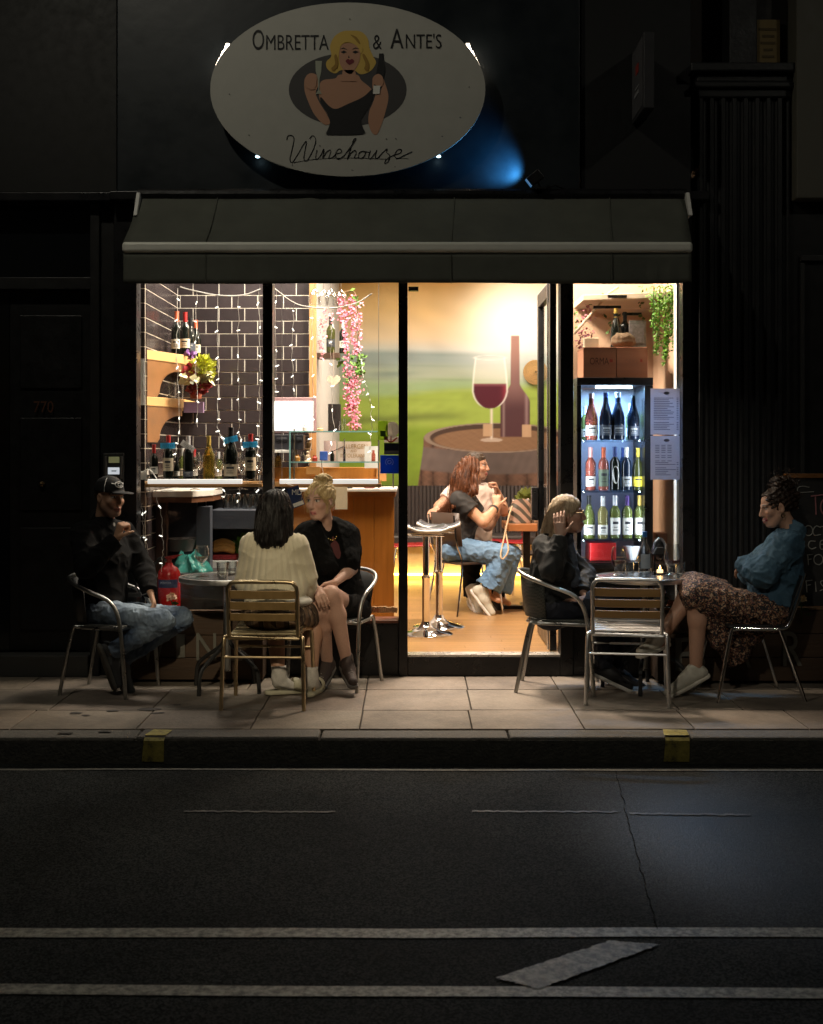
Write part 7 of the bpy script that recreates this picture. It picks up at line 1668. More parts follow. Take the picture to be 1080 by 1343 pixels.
# ---------------------------------------------------------------- 1 the man in the cap
def man_cap():
    J = joints(neck=(137,684,8.26), shR=(108,700,8.10), shL=(163,699,8.42), elR=(113,745,7.98), wrR=(153,707,8.02), elL=(188,745,8.40), wrL=(197,776,8.24), hipR=(134,806,8.14), hipL=(137,806,8.34), knR=(214,815,8.02), knL=(238,811,8.28), anR=(143,857,8.06), anL=(156,869,8.22))
    hd = Head(P(144,653,8.22), (.80,-.60,-.06), sc_=1.0); t = person('man in black cap, black jacket and washed jeans seated in tubular armchair', (X(134,8.24),8.24,.5))
    S = Sdf(H5); hd.sculpt(S,.3); S.cap(hd.p(-.03,0,-.06),J['neck'],.058,.062,.03); torso(S,J,-.012,True)
    arm(S,J['shR'],J['elR'],J['wrR'],-.004); arm(S,J['shL'],J['elL'],J['wrL'],-.004)
    leg(S,J['hipR'],J['knR'],J['anR'],-.006); leg(S,J['hipL'],J['knL'],J['anL'],-.006)
    foot(S,J['anR'],P(148,880,8.07),-.014); foot(S,J['anL'],P(162,889,8.20),-.014)
    hand(S,J['wrR'],(.30,-.05,.95),(.75,.62,0),-1,.92,1.02,thumb=1.2); hand(S,J['wrL'],(.35,-.35,-.85),(-.8,-.2,-.4),1,.45,1.02)
    V_,F = S.mesh(); np_obj('body',V_,F,skin,t,hd.paint(V_,(.50,.29,.19),(.34,.13,.10),stubble=(.26,.15,.11),smile=.3))
    S = Sdf(H5); torso(S,J,.024,True); arm(S,J['shR'],J['elR'],J['wrR'],.016,1.05,r=(.058,.050,.046,.034)); arm(S,J['shL'],J['elL'],J['wrL'],.016,1.05,r=(.058,.050,.046,.034))
    S.cap(J['neck']+A((-.02,.02,.0)),J['neck']+A((.01,-.02,-.03)),.074,.08,.03)
    S.lc(hd.p(-.02,0,-.095),(.10,-.25,1),.2); S.lc(J['wrR'],J['wrR']-J['elR']); S.lc(J['wrL'],J['wrL']-J['elL']); S.cut(P(150,815,8.2),(.1,0,-1)); S.disp = folds(1,.007,42)
    cloth('jacket',S,fleece,t)
    S = Sdf(.006); S.ell(J['neck']+A((.035,-.045,-.025)),(.045,.035,.05),None,.02); S.lc(hd.p(0,0,-.11),(0,0,1),.2); cloth('undershirt',S,M('grey_undershirt',(.30,.29,.27),.9),t)
    S = Sdf(H5); pel = (J['hipR']+J['hipL'])/2; S.ell(pel+A((0,0,.02)),(.135,.185,.115),None,.04); leg(S,J['hipR'],J['knR'],J['anR'],.010,1.0,.008,r=(.084,.064,.058,.054,.042)); leg(S,J['hipL'],J['knL'],J['anL'],.010,1.0,.008,r=(.084,.064,.058,.054,.042))
    S.lc(pel+A((0,0,.10)),(0,0,1),.26); S.lc(J['anR']+(J['knR']-J['anR'])*.08,J['anR']-J['knR']); S.lc(J['anL']+(J['knL']-J['anL'])*.08,J['anL']-J['knL']); fa, fb_ = folds(2,.007,48), folds(3,.0045,105); S.disp = lambda p: fa(p)+fb_(p)
    cloth('jeans',S,denim('washed_denim',(.032,.058,.115),(.29,.37,.46)),t)
    gs = M('grey_suede',(.075,.08,.085),.9,bump=.3); so = M('grey_sole_rubber',(.13,.125,.11),.8)
    shoe('shoe',P(141,858,8.06),P(157,903,8.10),gs,so,t,1.04); shoe('shoe',P(154,869,8.22),P(173,908,8.16),gs,so,t,1.04)
    # cap
    S = Sdf(.005); S.ell(hd.p(-.010,0,.052),(.106,.086,.090),hd.R,.01); S.lc(hd.p(0,0,.040),-hd.R[:,2],.2); 
    S.ell(hd.p(.125,0,.040),(.070,.068,.010),hd.R,.012); S.ell(hd.p(.125,0,.016),(.085,.085,.020),hd.R,.01,sub=True)
    cap_ = cloth('baseball_cap',S,M('black_cap_cotton',(.012,.012,.013),.8,bump=.2,bscale=200),t)
    m = MB(); f = lambda y,z,o=.003: Vector(hd.p(-.010+ .106*math.sqrt(max(0,1-(y/.086)**2-((z-.052)/.090)**2))+o, y, z))
    m.tube([f(.030*math.cos(a),.090+.017*math.sin(a)) for a in [2*math.pi*i/20 for i in range(20)]], .0032, 5, closed=True); m.tube([f(.013*math.cos(a),.090+.009*math.sin(a)) for a in [2*math.pi*i/14 for i in range(14)]], .003, 5, closed=True)
    for sy in (-1,1): m.tube([f(sy*.030,.092),f(sy*.045,.098)], .004, 5)
    m.build('cap_emblem',M('white_embroidery',(.6,.6,.58),.7),cap_)
    m = MB(); m.tube([Vector(hd.p(-.010+.106*.9*math.sqrt(max(0,1-((z_-.052)/.090)**2))*math.cos(1.0),-.087*math.sqrt(max(0,1-((z_-.052)/.090)**2))*math.sin(1.15)*1.03,z_)) for z_ in (.045,.065,.085,.105,.12,.13)], .0022, 5); m.build('cap_piping',MATS['white_embroidery'],cap_)
    S = Sdf(.005); S.ell(hd.p(-.03,0,.015),(.078,.076,.06),hd.R,.01); S.lc(hd.p(.01,0,0),hd.R[:,0],.2); S.lc(hd.p(0,0,.045),hd.R[:,2],.2); cloth('hair',S,hairmat('short_brown_hair',(.03,.02,.012),(.07,.045,.03)),t)
    m = MB(); c = Vector(J['wrL'])+Vector((-.02,-.06,-.02)); m.tube(catmull([c+Vector((-.10,-.0,.04)),c+Vector((-.05,-.03,.06)),c+Vector((-.02,-.03,.01)),c+Vector((.02,-.02,.02))],5),.004,6)
    m.box(c.x-.10,c.x-.02,c.y-.03,c.y-.01,c.z-.005,c.z+.02); top('black_pouch',m,M('black_leather',(.02,.02,.02),.35),'small black pouch with silver clip on the lap of the man in the cap','pouch',smooth=False)
man_cap()
# ---------------------------------------------------------------- 2 the woman in the cream sweater, from behind
def woman_sweater():
    J = joints(neck=(359,703,7.87), shL=(333,716,7.86), shR=(388,717,7.84), elL=(325,764,7.92), wrL=(338,782,8.12), elR=(399,758,7.90), wrR=(399,783,8.06), hipL=(343,803,7.86), hipR=(376,803,7.84), knL=(360,804,8.24), knR=(411,806,8.20), anL=(366,888,8.10), anR=(408,889,8.06))
    hd = Head(P(363,671,7.88),(.42,.90,-.05)); t = person('woman with long dark hair in cream ribbed sweater seen from behind', (X(360,7.9),7.9,.5))
    S = Sdf(H5); hd.sculpt(S); S.cap(hd.p(-.03,0,-.06),J['neck'],.05,.052,.03); fw,lt,up = torso(S,J,-.01)
    arm(S,J['shL'],J['elL'],J['wrL'],-.004); arm(S,J['shR'],J['elR'],J['wrR'],-.004)
    leg(S,J['hipL'],J['knL'],J['anL'],0,1.05,back=-fw); leg(S,J['hipR'],J['knR'],J['anR'],0,1.08,back=-fw); toeL = P(390,905,8.14); toeR = P(418,905,8.22); foot(S,J['anL'],toeL,-.004); foot(S,J['anR'],toeR,-.004)
    hand(S,J['wrL'],(.5,.8,-.1),(0,0,-1),1,.3); hand(S,J['wrR'],(-.2,.9,-.1),(0,0,-1),-1,.3)
    V_,F = S.mesh(); np_obj('body',V_,F,skin,t,hd.paint(V_,(.47,.27,.18)))
    S = Sdf(.005); torso(S,J,.020,k=.04); 
    for a,b,c in (('shL','elL','wrL'),('shR','elR','wrR')): arm(S,J[a],J[b],J[c],.020,1.06,.014,r=(.056,.052,.050,.036))
    S.cap(P(345,772,7.86),P(379,772,7.84),.106,.106,.04); S.cap(J['neck']+A((0,0,-.01)),J['neck']+A((0,0,-.03)),.082,.095,.04)
    S.cut(P(360,697,7.86),(0,.25,1)); S.lc(J['wrL'],J['wrL']-J['elL']); S.lc(J['wrR'],J['wrR']-J['elR']); S.cut(P(360,794,7.86),(0,0,-1))
    nk = J['neck']; fo = folds(5,.005,22)
    def ribs(p):
        ang = np.arctan2(p[:,0]-nk[0],(nk[2]+.55)-p[:,2]+.25*0); return -.0065*np.abs(np.sin(ang*62))+fo(p)
    S.disp = ribs; sw = cloth('sweater',S,M('cream_wool',(.66,.60,.44),.95,var=.05,bump=.35,bscale=260,sheen=.2),t)
    # plaid skirt
    S = Sdf(H5); pel = (J['hipL']+J['hipR'])/2; S.ell(pel+A((0,-.01,.01)),(.185,.15,.12),None,.05); S.cap(J['hipL'],J['hipL']*.35+J['knL']*.65,.105,.095,.05); S.cap(J['hipR'],J['hipR']*.25+J['knR']*.75,.108,.092,.05); S.cap(P(362,804,8.1),P(388,806,8.1),.07,.07,.06)
    S.lc(J['knR']*.93+J['hipR']*.07,J['knR']-J['hipR']); S.lc(pel+A((0,0,.12)),(0,0,1),.26); S.disp = folds(6,.007,40)
    mt, nt, b = _nodes('plaid_wool'); L = nt.links.new; tc = nt.nodes.new('ShaderNodeTexCoord'); prev = None
    sep = nt.nodes.new('ShaderNodeSeparateXYZ'); L(tc.outputs['Object'],sep.inputs[0])
    add = nt.nodes.new('ShaderNodeMath'); add.operation = 'ADD'; L(sep.outputs['Y'],add.inputs[0]); L(sep.outputs['Z'],add.inputs[1])
    def stripes(sock, sc_, off, th):
        q = nt.nodes.new('ShaderNodeMath'); q.operation = 'MULTIPLY_ADD'; q.inputs[1].default_value = sc_; q.inputs[2].default_value = off; L(sock,q.inputs[0])
        fr_ = nt.nodes.new('ShaderNodeMath'); fr_.operation = 'FRACT'; L(q.outputs[0],fr_.inputs[0]); lt_ = nt.nodes.new('ShaderNodeMath'); lt_.operation = 'LESS_THAN'; lt_.inputs[1].default_value = th; L(fr_.outputs[0],lt_.inputs[0]); return lt_.outputs[0]
    col = None
    for sock in (sep.outputs['X'],add.outputs[0]):
        for (s1,o1,th,cc) in ((13,0.,.40,(.045,.028,.018)),(13,.72,.07,(.012,.010,.010)),(13,.60,.05,(.38,.30,.20))):
            mx = nt.nodes.new('ShaderNodeMix'); mx.data_type = 'RGBA'
            if col is None: mx.inputs['A'].default_value = (.23,.15,.09,1)
            else: L(col,mx.inputs['A'])
            mx.inputs['B'].default_value = (*cc,1); f_ = stripes(sock,s1,o1,th); ml = nt.nodes.new('ShaderNodeMath'); ml.operation = 'MULTIPLY'; ml.inputs[1].default_value = .75; L(f_,ml.inputs[0]); L(ml.outputs[0],mx.inputs['Factor']); col = mx.outputs['Result']
    L(col,b.inputs['Base Color']); b.inputs['Roughness'].default_value = .9
    cloth('plaid_skirt',S,mt,t)
    S = Sdf(.006); S.ell(P(384,788,7.82),(.12,.10,.035),None,.03); S.ell(P(352,790,7.84),(.12,.11,.03),None,.04); S.cut(P(384,796,7.82),(0,0,-1)); S.disp = folds(9,.006,50); cloth('shirt_tail',S,M('white_shirt',(.62,.60,.54),.9),t)
    # hair
    S = Sdf(.005); S.ell(hd.p(-.018,0,.040),(.108,.090,.098),hd.R,.02); S.cap(hd.p(-.07,.045,.0),hd.p(-.085,.058,-.165),.052,.045,.03); S.cap(hd.p(-.08,0,.0),hd.p(-.105,.0,-.18),.055,.050,.03); S.cap(hd.p(-.06,-.05,.0),hd.p(-.07,-.072,-.17),.05,.045,.03); S.cap(hd.p(-.0,-.075,.01),hd.p(-.01,-.09,-.15),.032,.036,.03); S.cap(hd.p(-.0,.075,.01),hd.p(-.01,.085,-.12),.03,.03,.03)
    S.ell(hd.p(.085,0,-.03),(.05,.066,.10),hd.R,.02,sub=True); hr = np.random.RandomState(3)
    def hf(p):
        q = hd.loc(p); a = np.arctan2(q[:,1],q[:,0]+.02); return .0016*np.sin(a*38+2*np.sin(q[:,2]*25))+.003*np.sin(a*17+q[:,2]*9)
    S.disp = hf; hm = hairmat('near_black_hair',(.004,.0035,.0035),(.013,.010,.009),.4); hr_ = cloth('hair',S,hm,t)
    m = MB(); gs = [[hd.p(-.10*math.cos(a)-.02,.085*math.sin(a),.06),hd.p(-.115*math.cos(a)-.02,.10*math.sin(a),-.02),hd.p(-.125*math.cos(a)-.02,.10*math.sin(a),-.11),hd.p(-.12*math.cos(a)-.02,.095*math.sin(a),-.205+.02*math.cos(3*a))] for a in [R(-95)+R(190)*i/14 for i in range(15)]]
    strands(m,gs,420,5,.0017,.009); m.build('loose_strand',hm,hr_)
    cs = M('white_sock',(.66,.63,.58),.9,bump=.4,bscale=200); sd = M('cream_rubber',(.60,.57,.42),.55)
    for an,toe in ((J['anL'],toeL),(J['anR'],toeR)):
        toe = A(toe); S = Sdf(.005); S.cap(an+A((0,0,.075)),an+A((0,0,-.0)),.046,.044,.02); S.cap(an,an*.8+toe*.2+A((0,0,-.03)),.043,.042,.02); S.cap(an+A((0,0,-.03)),toe,.042,.034,.02); S.cut(an+A((0,0,.07)),(0,0,1)); S.disp = folds(12,.003,70); cloth('sock',S,cs,t)
        d = toe-an; d[2] = 0; d /= np.linalg.norm(d); hl = A((an[0],an[1],.018))-d*.05; tp_ = hl+d*.265
        S = Sdf(.005); S.cap(hl,hl+d*.13,.042,.046,.01); S.cap(hl+d*.13,tp_-d*.03,.046,.042,.01); S.cut((0,0,.032),(0,0,1)); S.cut((0,0,.004),(0,0,-1))
        sdl = cloth('sandal',S,sd,t); S = Sdf(.005); q = hl+d*.16+A((0,0,.035)); S.ell(q,(.05,.058,.048),np.stack([d,np.cross((0,0,1),d),A((0,0,1.))],1),.01); S.ell(q-d*.002,(.09,.047,.040),np.stack([d,np.cross((0,0,1),d),A((0,0,1.))],1),.006,sub=True); S.cut((0,0,.02),(0,0,-1)); cloth('strap',S,sd,sdl)
woman_sweater()
# ---------------------------------------------------------------- 3 the blonde woman
def woman_blonde():
    J = joints(neck=(428,690,8.42), shR=(402,702,8.36), shL=(456,703,8.46), elL=(461,746,8.36), wrL=(440,764,8.18), elR=(398,745,8.22), wrR=(414,772,8.06), hipL=(462,800,8.48), hipR=(441,802,8.42), knL=(434,780,8.08), knR=(419,798,8.10), anL=(455,868,8.20), anR=(430,872,8.36))
    hd = Head(P(420,657,8.33),(-.52,-.85,-.10)); t = person('blonde woman with bun in black fur vest sitting with crossed bare legs', (X(445,8.4),8.4,.5))
    S = Sdf(.005); hd.sculpt(S); S.cap(hd.p(-.03,0,-.06),J['neck'],.046,.05,.03); fw,lt,up = torso(S,J,-.014)
    arm(S,J['shL'],J['elL'],J['wrL'],0,.92); arm(S,J['shR'],J['elR'],J['wrR'],0,.92); leg(S,J['hipL'],J['knL'],J['anL'],0,.95,back=(.5,.8,0)); leg(S,J['hipR'],J['knR'],J['anR'],0,.95,back=(.3,.9,0))
    toeL = P(462,890,8.06); toeR = P(421,894,8.24); foot(S,J['anL'],toeL,-.006); foot(S,J['anR'],toeR,-.006)
    hand(S,J['wrL'],(-.80,-.35,-.15),(.1,-.35,-.9),-1,.35,.95,spread=.09); hand(S,J['wrR'],(.30,-.55,-.35),(.3,.2,-.9),1,.4,.95)
    V_,F = S.mesh(); np_obj('body',V_,F,skin,t,hd.paint(V_,(.54,.33,.25),(.42,.13,.12),brow=(.20,.12,.06)))
    fur = M('black_fur',(.0045,.0045,.0045),.95,bump=1.,bscale=170,spec=.15)
    S = Sdf(.005); torso(S,J,.032,k=.05,bust=1); 
    for a,b in (('shL','elL'),('shR','elR')): S.cap(J[a],J[a]*.40+J[b]*.60,.085,.075,.04); S.lc(J[a]*.42+J[b]*.58,J[b]-J[a])
    S.cap(J['neck']+lt*.05+A((0,.0,.0)),J['shL'],.055,.05,.04); S.cap(J['neck']-lt*.05,J['shR'],.055,.05,.04); S.cap(J['neck']-fw*.05,J['neck']-fw*.05-up*.05,.06,.07,.04)
    c1 = J['neck']+fw*.10+up*.02; c2 = J['neck']+fw*.175-up*.25; S.cap(c1,c2,.060,.026,.012,sub=True); S.cut(P(445,790,8.4),(0,0,-1)); S.disp = folds(21,.004,110,ridged=False); cloth('fur_vest',S,fur,t)
    S = Sdf(.006); torso(S,J,.0,bust=1); S.cap(J['neck']+fw*.10-up*.02,J['neck']+fw*.13-up*.12,.05,.02,.02,sub=True); S.lc(J['neck']-up*.06,up); cloth('burgundy_top',S,M('burgundy_jersey',(.09,.022,.022),.8),t)
    m = MB()
    for i in range(12):
        f_ = i/11; c = Vector(J['neck']+fw*(.062+.03*math.sin(f_*3.14))-up*(.02+.07*math.sin(f_*3.14))+lt*(.06-.12*f_)); m.ball(c,.0035,6,4)
    m.build('fine_necklace',M('gold_chain',(.6,.4,.12),.25,1.),t)
    S = Sdf(H5); pel = (J['hipL']+J['hipR'])/2; S.ell(pel+A((0,0,.02)),(.17,.15,.12),None,.05); S.cap(J['hipL'],J['hipL']*.42+J['knL']*.58,.112,.088,.04); S.cap(J['hipR'],J['hipR']*.45+J['knR']*.55,.105,.085,.04); S.lc(J['hipL']*.40+J['knL']*.60,J['knL']-J['hipL']); S.lc(pel+A((0,0,.12)),(0,0,1),.26); S.disp = folds(22,.006,45); cloth('black_skirt',S,fleece,t)
    bn = hairmat('platinum_hair',(.36,.24,.09),(.72,.56,.30),.4)
    S = Sdf(.005); S.ell(hd.p(-.020,0,.042),(.104,.086,.090),hd.R,.02); S.cap(hd.p(-.07,0,-.02),hd.p(-.05,0,-.06),.05,.035,.03); S.ell(hd.p(.080,0,-.02),(.060,.068,.075),hd.R,.02,sub=True); S.ell(hd.p(-.03,0,-.09),(.09,.12,.04),hd.R,.02,sub=True)
    for (x,y,z,r_) in ((-.045,0,.142,.036),(-.06,-.03,.135,.03),(-.02,.025,.146,.03),(-.075,.02,.125,.03),(-.05,-.055,.118,.024),(-.085,-.035,.10,.022)): S.ell(hd.p(x,y,z),(r_,r_,r_*.85),hd.R,.016)
    def bf(p):
        q = hd.loc(p); return .0045*np.sin(q[:,1]*260+3*np.sin(q[:,2]*30)+40*q[:,0])+.003*np.sin(q[:,2]*150+q[:,0]*120)
    S.disp = bf; hr = cloth('hair',S,bn,t); m = MB()
    for k in range(16):
        a = k*.7; c = Vector(hd.p(-.05,0,.135)); q = [c+Vector(hd.R@A((.045*math.cos(a+u*2.4),.045*math.sin(a+u*2.4),.028*math.sin(u*3+k)))) for u in [i/8 for i in range(9)]]; m.tube(q,[.006*(1-.6*abs(2*i/8-1)) for i in range(9)],5)
    q = [hd.p(-.07,-.05,.10),hd.p(-.10,-.075,.07),hd.p(-.115,-.06,.03),hd.p(-.09,-.03,.01)]; m.tube(catmull([Vector(v) for v in q],5),.010,6)
    gs = [[hd.p(.075,sy*.045,.075),hd.p(.06,sy*.075,.03),hd.p(.03,sy*.083,-.02),hd.p(.03,sy*.08,-.075)] for sy in (-1,1)]; strands(m,gs,34,4,.0012,.009); m.build('loose_lock',bn,hr)
    br = M('brown_trainer',(.055,.04,.036),.7,bump=.3); ds = M('grey_sole',(.16,.15,.14),.7); lc = M('grey_lace',(.22,.2,.19),.8)
    shoe('trainer',J['anL']+A((0,.0,-.03)),toeL,br,ds,t,.98,.055,lc); shoe('trainer',J['anR']+A((0,0,-.025)),toeR,br,ds,t,.98,.055,lc)
woman_blonde()
# ---------------------------------------------------------------- 4 the woman with glasses
def woman_glasses():
    J = joints(neck=(729,702,8.40), shR=(714,717,8.24), shL=(730,717,8.56), elR=(724,748,8.10), wrR=(735,704,8.16), elL=(768,755,8.56), wrL=(765,777,8.38), hipR=(722,806,8.26), hipL=(724,806,8.46), knR=(797,787,8.24), knL=(803,787,8.48), anR=(791,876,8.24), anL=(806,882,8.44))
    hd = Head(P(746,675,8.36),(.985,-.17,.04)); t = person('laughing woman with glasses and long greying blonde hair holding her ear', (X(730,8.35),8.35,.5))
    S = Sdf(.005); hd.sculpt(S,1.); S.cap(hd.p(-.03,0,-.06),J['neck'],.046,.05,.03); fw,lt,up = torso(S,J,-.012); arm(S,J['shR'],J['elR'],J['wrR'],-.003,.95); arm(S,J['shL'],J['elL'],J['wrL'],-.003,.95)
    leg(S,J['hipR'],J['knR'],J['anR'],-.004); leg(S,J['hipL'],J['knL'],J['anL'],-.004); toeR = P(816,894,8.22); toeL = P(828,895,8.42); foot(S,J['anR'],toeR,-.008); foot(S,J['anL'],toeL,-.008)
    hand(S,J['wrR'],(-.03,.13,.98),(.15,.95,0),-1,.22,.98,curls=(.20,.26,.24,.16),spread=.16,thumb=.3); hand(S,J['wrL'],(.3,-.6,-.3),(.0,.0,-1),1,.35)
    V_,F = S.mesh(); np_obj('body',V_,F,skin,t,hd.paint(V_,(.42,.25,.18),(.34,.10,.09),brow=(.16,.11,.07),smile=1.))
    S = Sdf(H5); torso(S,J,.026,bust=1); arm(S,J['shR'],J['elR'],J['wrR'],.016,1.05,r=(.058,.052,.048,.034)); arm(S,J['shL'],J['elL'],J['wrL'],.016,1.05,r=(.058,.052,.048,.034)); S.cap(J['neck']-fw*.03,J['neck']-fw*.02-up*.05,.075,.085,.03)
    S.lc(hd.p(-.03,0,-.105),(.35,0,1),.2); S.lc(J['wrR'],J['wrR']-J['elR']); S.lc(J['wrL'],J['wrL']-J['elL']); S.cut(P(725,812,8.3),(0,0,-1)); S.disp = folds(31,.008,45); cloth('dark_jacket',S,M('black_twill',(.012,.013,.013),.75,bump=.3,bscale=150),t)
    S = Sdf(.006); S.cap(J['neck']+fw*.075-up*.03,J['neck']+fw*.13-up*.28,.045,.05,.02); S.disp = folds(33,.006,60); cloth('scarf',S,M('blue_grey_scarf',(.06,.075,.10),.9),t)
    S = Sdf(.006); pel = (J['hipR']+J['hipL'])/2; S.ell(pel+A((0,0,.02)),(.13,.165,.11),None,.04); leg(S,J['hipR'],J['knR'],J['anR'],.014,1.02,r=(.085,.064,.06,.058,.045)); leg(S,J['hipL'],J['knL'],J['anL'],.014,1.02,r=(.085,.064,.06,.058,.045)); S.lc(pel+A((0,0,.1)),(0,0,1),.26); S.lc(J['anR'],J['anR']-J['knR']); S.lc(J['anL'],J['anL']-J['knL']); S.disp = folds(34,.008,45); cloth('dark_trousers',S,M('navy_black_cotton',(.010,.012,.020),.85),t)
    gh = hairmat('greying_blonde_hair',(.26,.185,.11),(.62,.50,.35),.45)
    S = Sdf(.005); S.ell(hd.p(-.018,0,.042),(.104,.086,.092),hd.R,.02)
    for sy in (-1,1): S.cap(hd.p(-.03,sy*.072,.03),hd.p(-.055,sy*.082,-.09),.026,.028,.03)
    S.cap(hd.p(-.08,0,.01),hd.p(-.125,0,-.14),.055,.05,.03); S.cap(hd.p(-.125,0,-.14),hd.p(-.155,-.03,-.20),.045,.03,.03); S.cap(hd.p(-.055,-.08,-.06),hd.p(-.13,-.085,-.17),.032,.024,.03); S.ell(hd.p(.078,0,-.03),(.062,.072,.085),hd.R,.02,sub=True)
    def gf(p):
        q = hd.loc(p); return .0018*np.sin(q[:,0]*190+q[:,2]*45+1.2*np.sin(q[:,1]*40))+.001*np.sin(q[:,1]*210)
    S.disp = gf; hr = cloth('hair',S,gh,t); m = MB(); gs = [[hd.p(-.02-.02*k,-.088,.09-.01*k),hd.p(-.055-.02*k,-.098,.0),hd.p(-.085-.018*k,-.098,-.08),hd.p(-.13-.012*k,-.085,-.18)] for k in range(5)]; strands(m,gs,260,6,.0015,.010); m.build('loose_strand',gh,hr)
    m = MB()
    for sy in (-1,1): m.tube([Vector(hd.p(.097,sy*.034+.024*math.cos(a),.010+.018*math.sin(a))) for a in [2*math.pi*i/16 for i in range(16)]],.0016,5,closed=True); m.tube([Vector(hd.p(.095,sy*.058,.014)),Vector(hd.p(.0,sy*.086,.016))],.0016,5)
    m.tube([Vector(hd.p(.100,-.010,.012)),Vector(hd.p(.100,.010,.012))],.0016,5); m.build('spectacles',M('gold_spectacle_wire',(.45,.36,.22),.3,1.),t)
    bk = M('black_trainer',(.015,.015,.016),.6); ws = M('white_sole',(.62,.60,.55),.6)
    shoe('trainer',J['anR']+A((0,0,-.03)),toeR,bk,ws,t,.98,.05); shoe('trainer',J['anL']+A((0,0,-.03)),toeL,bk,ws,t,.98,.05)
woman_glasses()
# ---------------------------------------------------------------- 5 the woman in the denim jacket
def woman_denim():
    J = joints(neck=(1036,693,8.12), shL=(1034,713,7.98), shR=(1030,713,8.26), elL=(1001,752,7.90), wrL=(973,741,8.06), elR=(985,748,8.34), wrR=(1003,762,8.04), hipL=(1012,804,7.99), hipR=(1009,802,8.18), knL=(911,783,7.99), knR=(908,767,8.16), anL=(913,880,8.04), anR=(866,838,8.06))
    hd = Head(P(1018,666,8.12),(-.96,-.08,-.20),up=(-.1,0,1)); t = person('smiling woman in denim jacket and speckled long skirt with folded arms', (X(1020,8.1),8.1,.5))
    S = Sdf(.005); hd.sculpt(S,1.); S.cap(hd.p(-.035,0,-.06),J['neck'],.046,.052,.03); fw,lt,up = torso(S,J,-.012); arm(S,J['shL'],J['elL'],J['wrL'],-.003,.95); arm(S,J['shR'],J['elR'],J['wrR'],-.003,.95)
    leg(S,J['hipL'],J['knL'],J['anL'],0,1.0,back=(1,0,0)); leg(S,J['hipR'],J['knR'],J['anR'],0,1.,back=(.8,0,-.5)); toeL = P(886,902,8.04); toeR = P(848,850,7.98); foot(S,J['anL'],toeL,-.006); foot(S,J['anR'],toeR,-.006)
    hand(S,J['wrL'],(.45,.85,-.2),(.4,.1,-.5),1,.6); hand(S,J['wrR'],(.75,-.45,-.1),(.2,.9,.1),-1,.5,.95)
    V_,F = S.mesh(); np_obj('body',V_,F,skin,t,hd.paint(V_,(.50,.29,.20),(.36,.05,.06),smile=1.))
    S = Sdf(H5); torso(S,J,.034,k=.06,bust=1); 
    for a,b,c in (('shL','elL','wrL'),('shR','elR','wrR')): arm(S,J[a],J[b],J[c],.024,1.06,.03,r=(.064,.058,.054,.042)); S.cap(J[c]-(J[c]-J[b])*.16,J[c],.056,.055,.012); S.lc(J[c],J[c]-J[b])
    S.cap(J['neck']-fw*.035,J['neck']+up*.015-fw*.04,.066,.058,.02); S.lc(J['neck']+up*.055+fw*.0,(.55,0,1)); S.cut(P(1020,790,8.1),(-.12,0,-1)); f1 = folds(41,.013,34); f2 = folds(42,.005,85)
    S.disp = lambda p: f1(p)+f2(p); jk = cloth('denim_jacket',S,denim('blue_denim',(.028,.078,.128),(.075,.150,.215)),t)
    mt, nt, b = _nodes('speckled_viscose'); L = nt.links.new; tc = nt.nodes.new('ShaderNodeTexCoord'); vo = nt.nodes.new('ShaderNodeTexVoronoi'); vo.inputs['Scale'].default_value = 125; n1 = nt.nodes.new('ShaderNodeTexNoise'); n1.inputs['Scale'].default_value = 38; n1.inputs['Detail'].default_value = 3
    L(tc.outputs['Object'],vo.inputs['Vector']); L(tc.outputs['Object'],n1.inputs['Vector']); r1 = nt.nodes.new('ShaderNodeValToRGB'); r1.color_ramp.interpolation = 'CONSTANT'; e = r1.color_ramp.elements; e[0].position = 0; e[0].color = (.012,.010,.012,1); e[1].position = .60; e[1].color = (.26,.13,.07,1); q = e.new(.74); q.color = (.10,.03,.03,1); q = e.new(.84); q.color = (.36,.25,.16,1)
    sx = nt.nodes.new('ShaderNodeSeparateColor'); L(vo.outputs['Color'],sx.inputs[0]); mul = nt.nodes.new('ShaderNodeMath'); mul.operation = 'MULTIPLY_ADD'; mul.inputs[1].default_value = .75; L(sx.outputs[0],mul.inputs[0]); ad = nt.nodes.new('ShaderNodeMath'); ad.operation = 'MULTIPLY_ADD'; ad.inputs[1].default_value = .9; ad.inputs[2].default_value = -.25; L(n1.outputs['Fac'],ad.inputs[0]); L(ad.outputs[0],mul.inputs[2]); L(mul.outputs[0],r1.inputs['Fac']); L(r1.outputs['Color'],b.inputs['Base Color']); b.inputs['Roughness'].default_value = .8
    S = Sdf(H5); pel = (J['hipL']+J['hipR'])/2; S.ell(pel+A((-.005,0,.02)),(.135,.17,.12),None,.05)
    S.cap(J['hipL'],J['knL'],.110,.082,.05); S.cap(J['hipR'],J['knR'],.115,.086,.05); S.cap((J['hipL']+J['hipR'])/2,(J['knL']+J['knR'])/2,.105,.085,.05)
    k1 = (J['knL']+J['knR'])/2
    for (f0,d0,r0,r1_) in ((.06,.16,.085,.055),(.22,.27,.085,.055),(.38,.36,.08,.05),(.50,.30,.085,.06),(.64,.18,.09,.07)):
        a = k1*(1-f0)+pel*f0; S.cap(a+A((0,-.03,0)),a+A((.04,-.05,-d0)),r0,r1_,.05); S.cap(a+A((0,.06,0)),a+A((.04,.06,-d0*.9)),r0,r1_,.05)
    S.cut(P(935,863,8.0),(-.5,0,-1)); S.cut( J['knL']+A((-.055,0,-.05)),(-1,0,-.35)); S.lc(pel+A((.0,0,.13)),(0,0,1),.26); S.cut(A((0,0,.478)),(0,0,-1)) if False else None
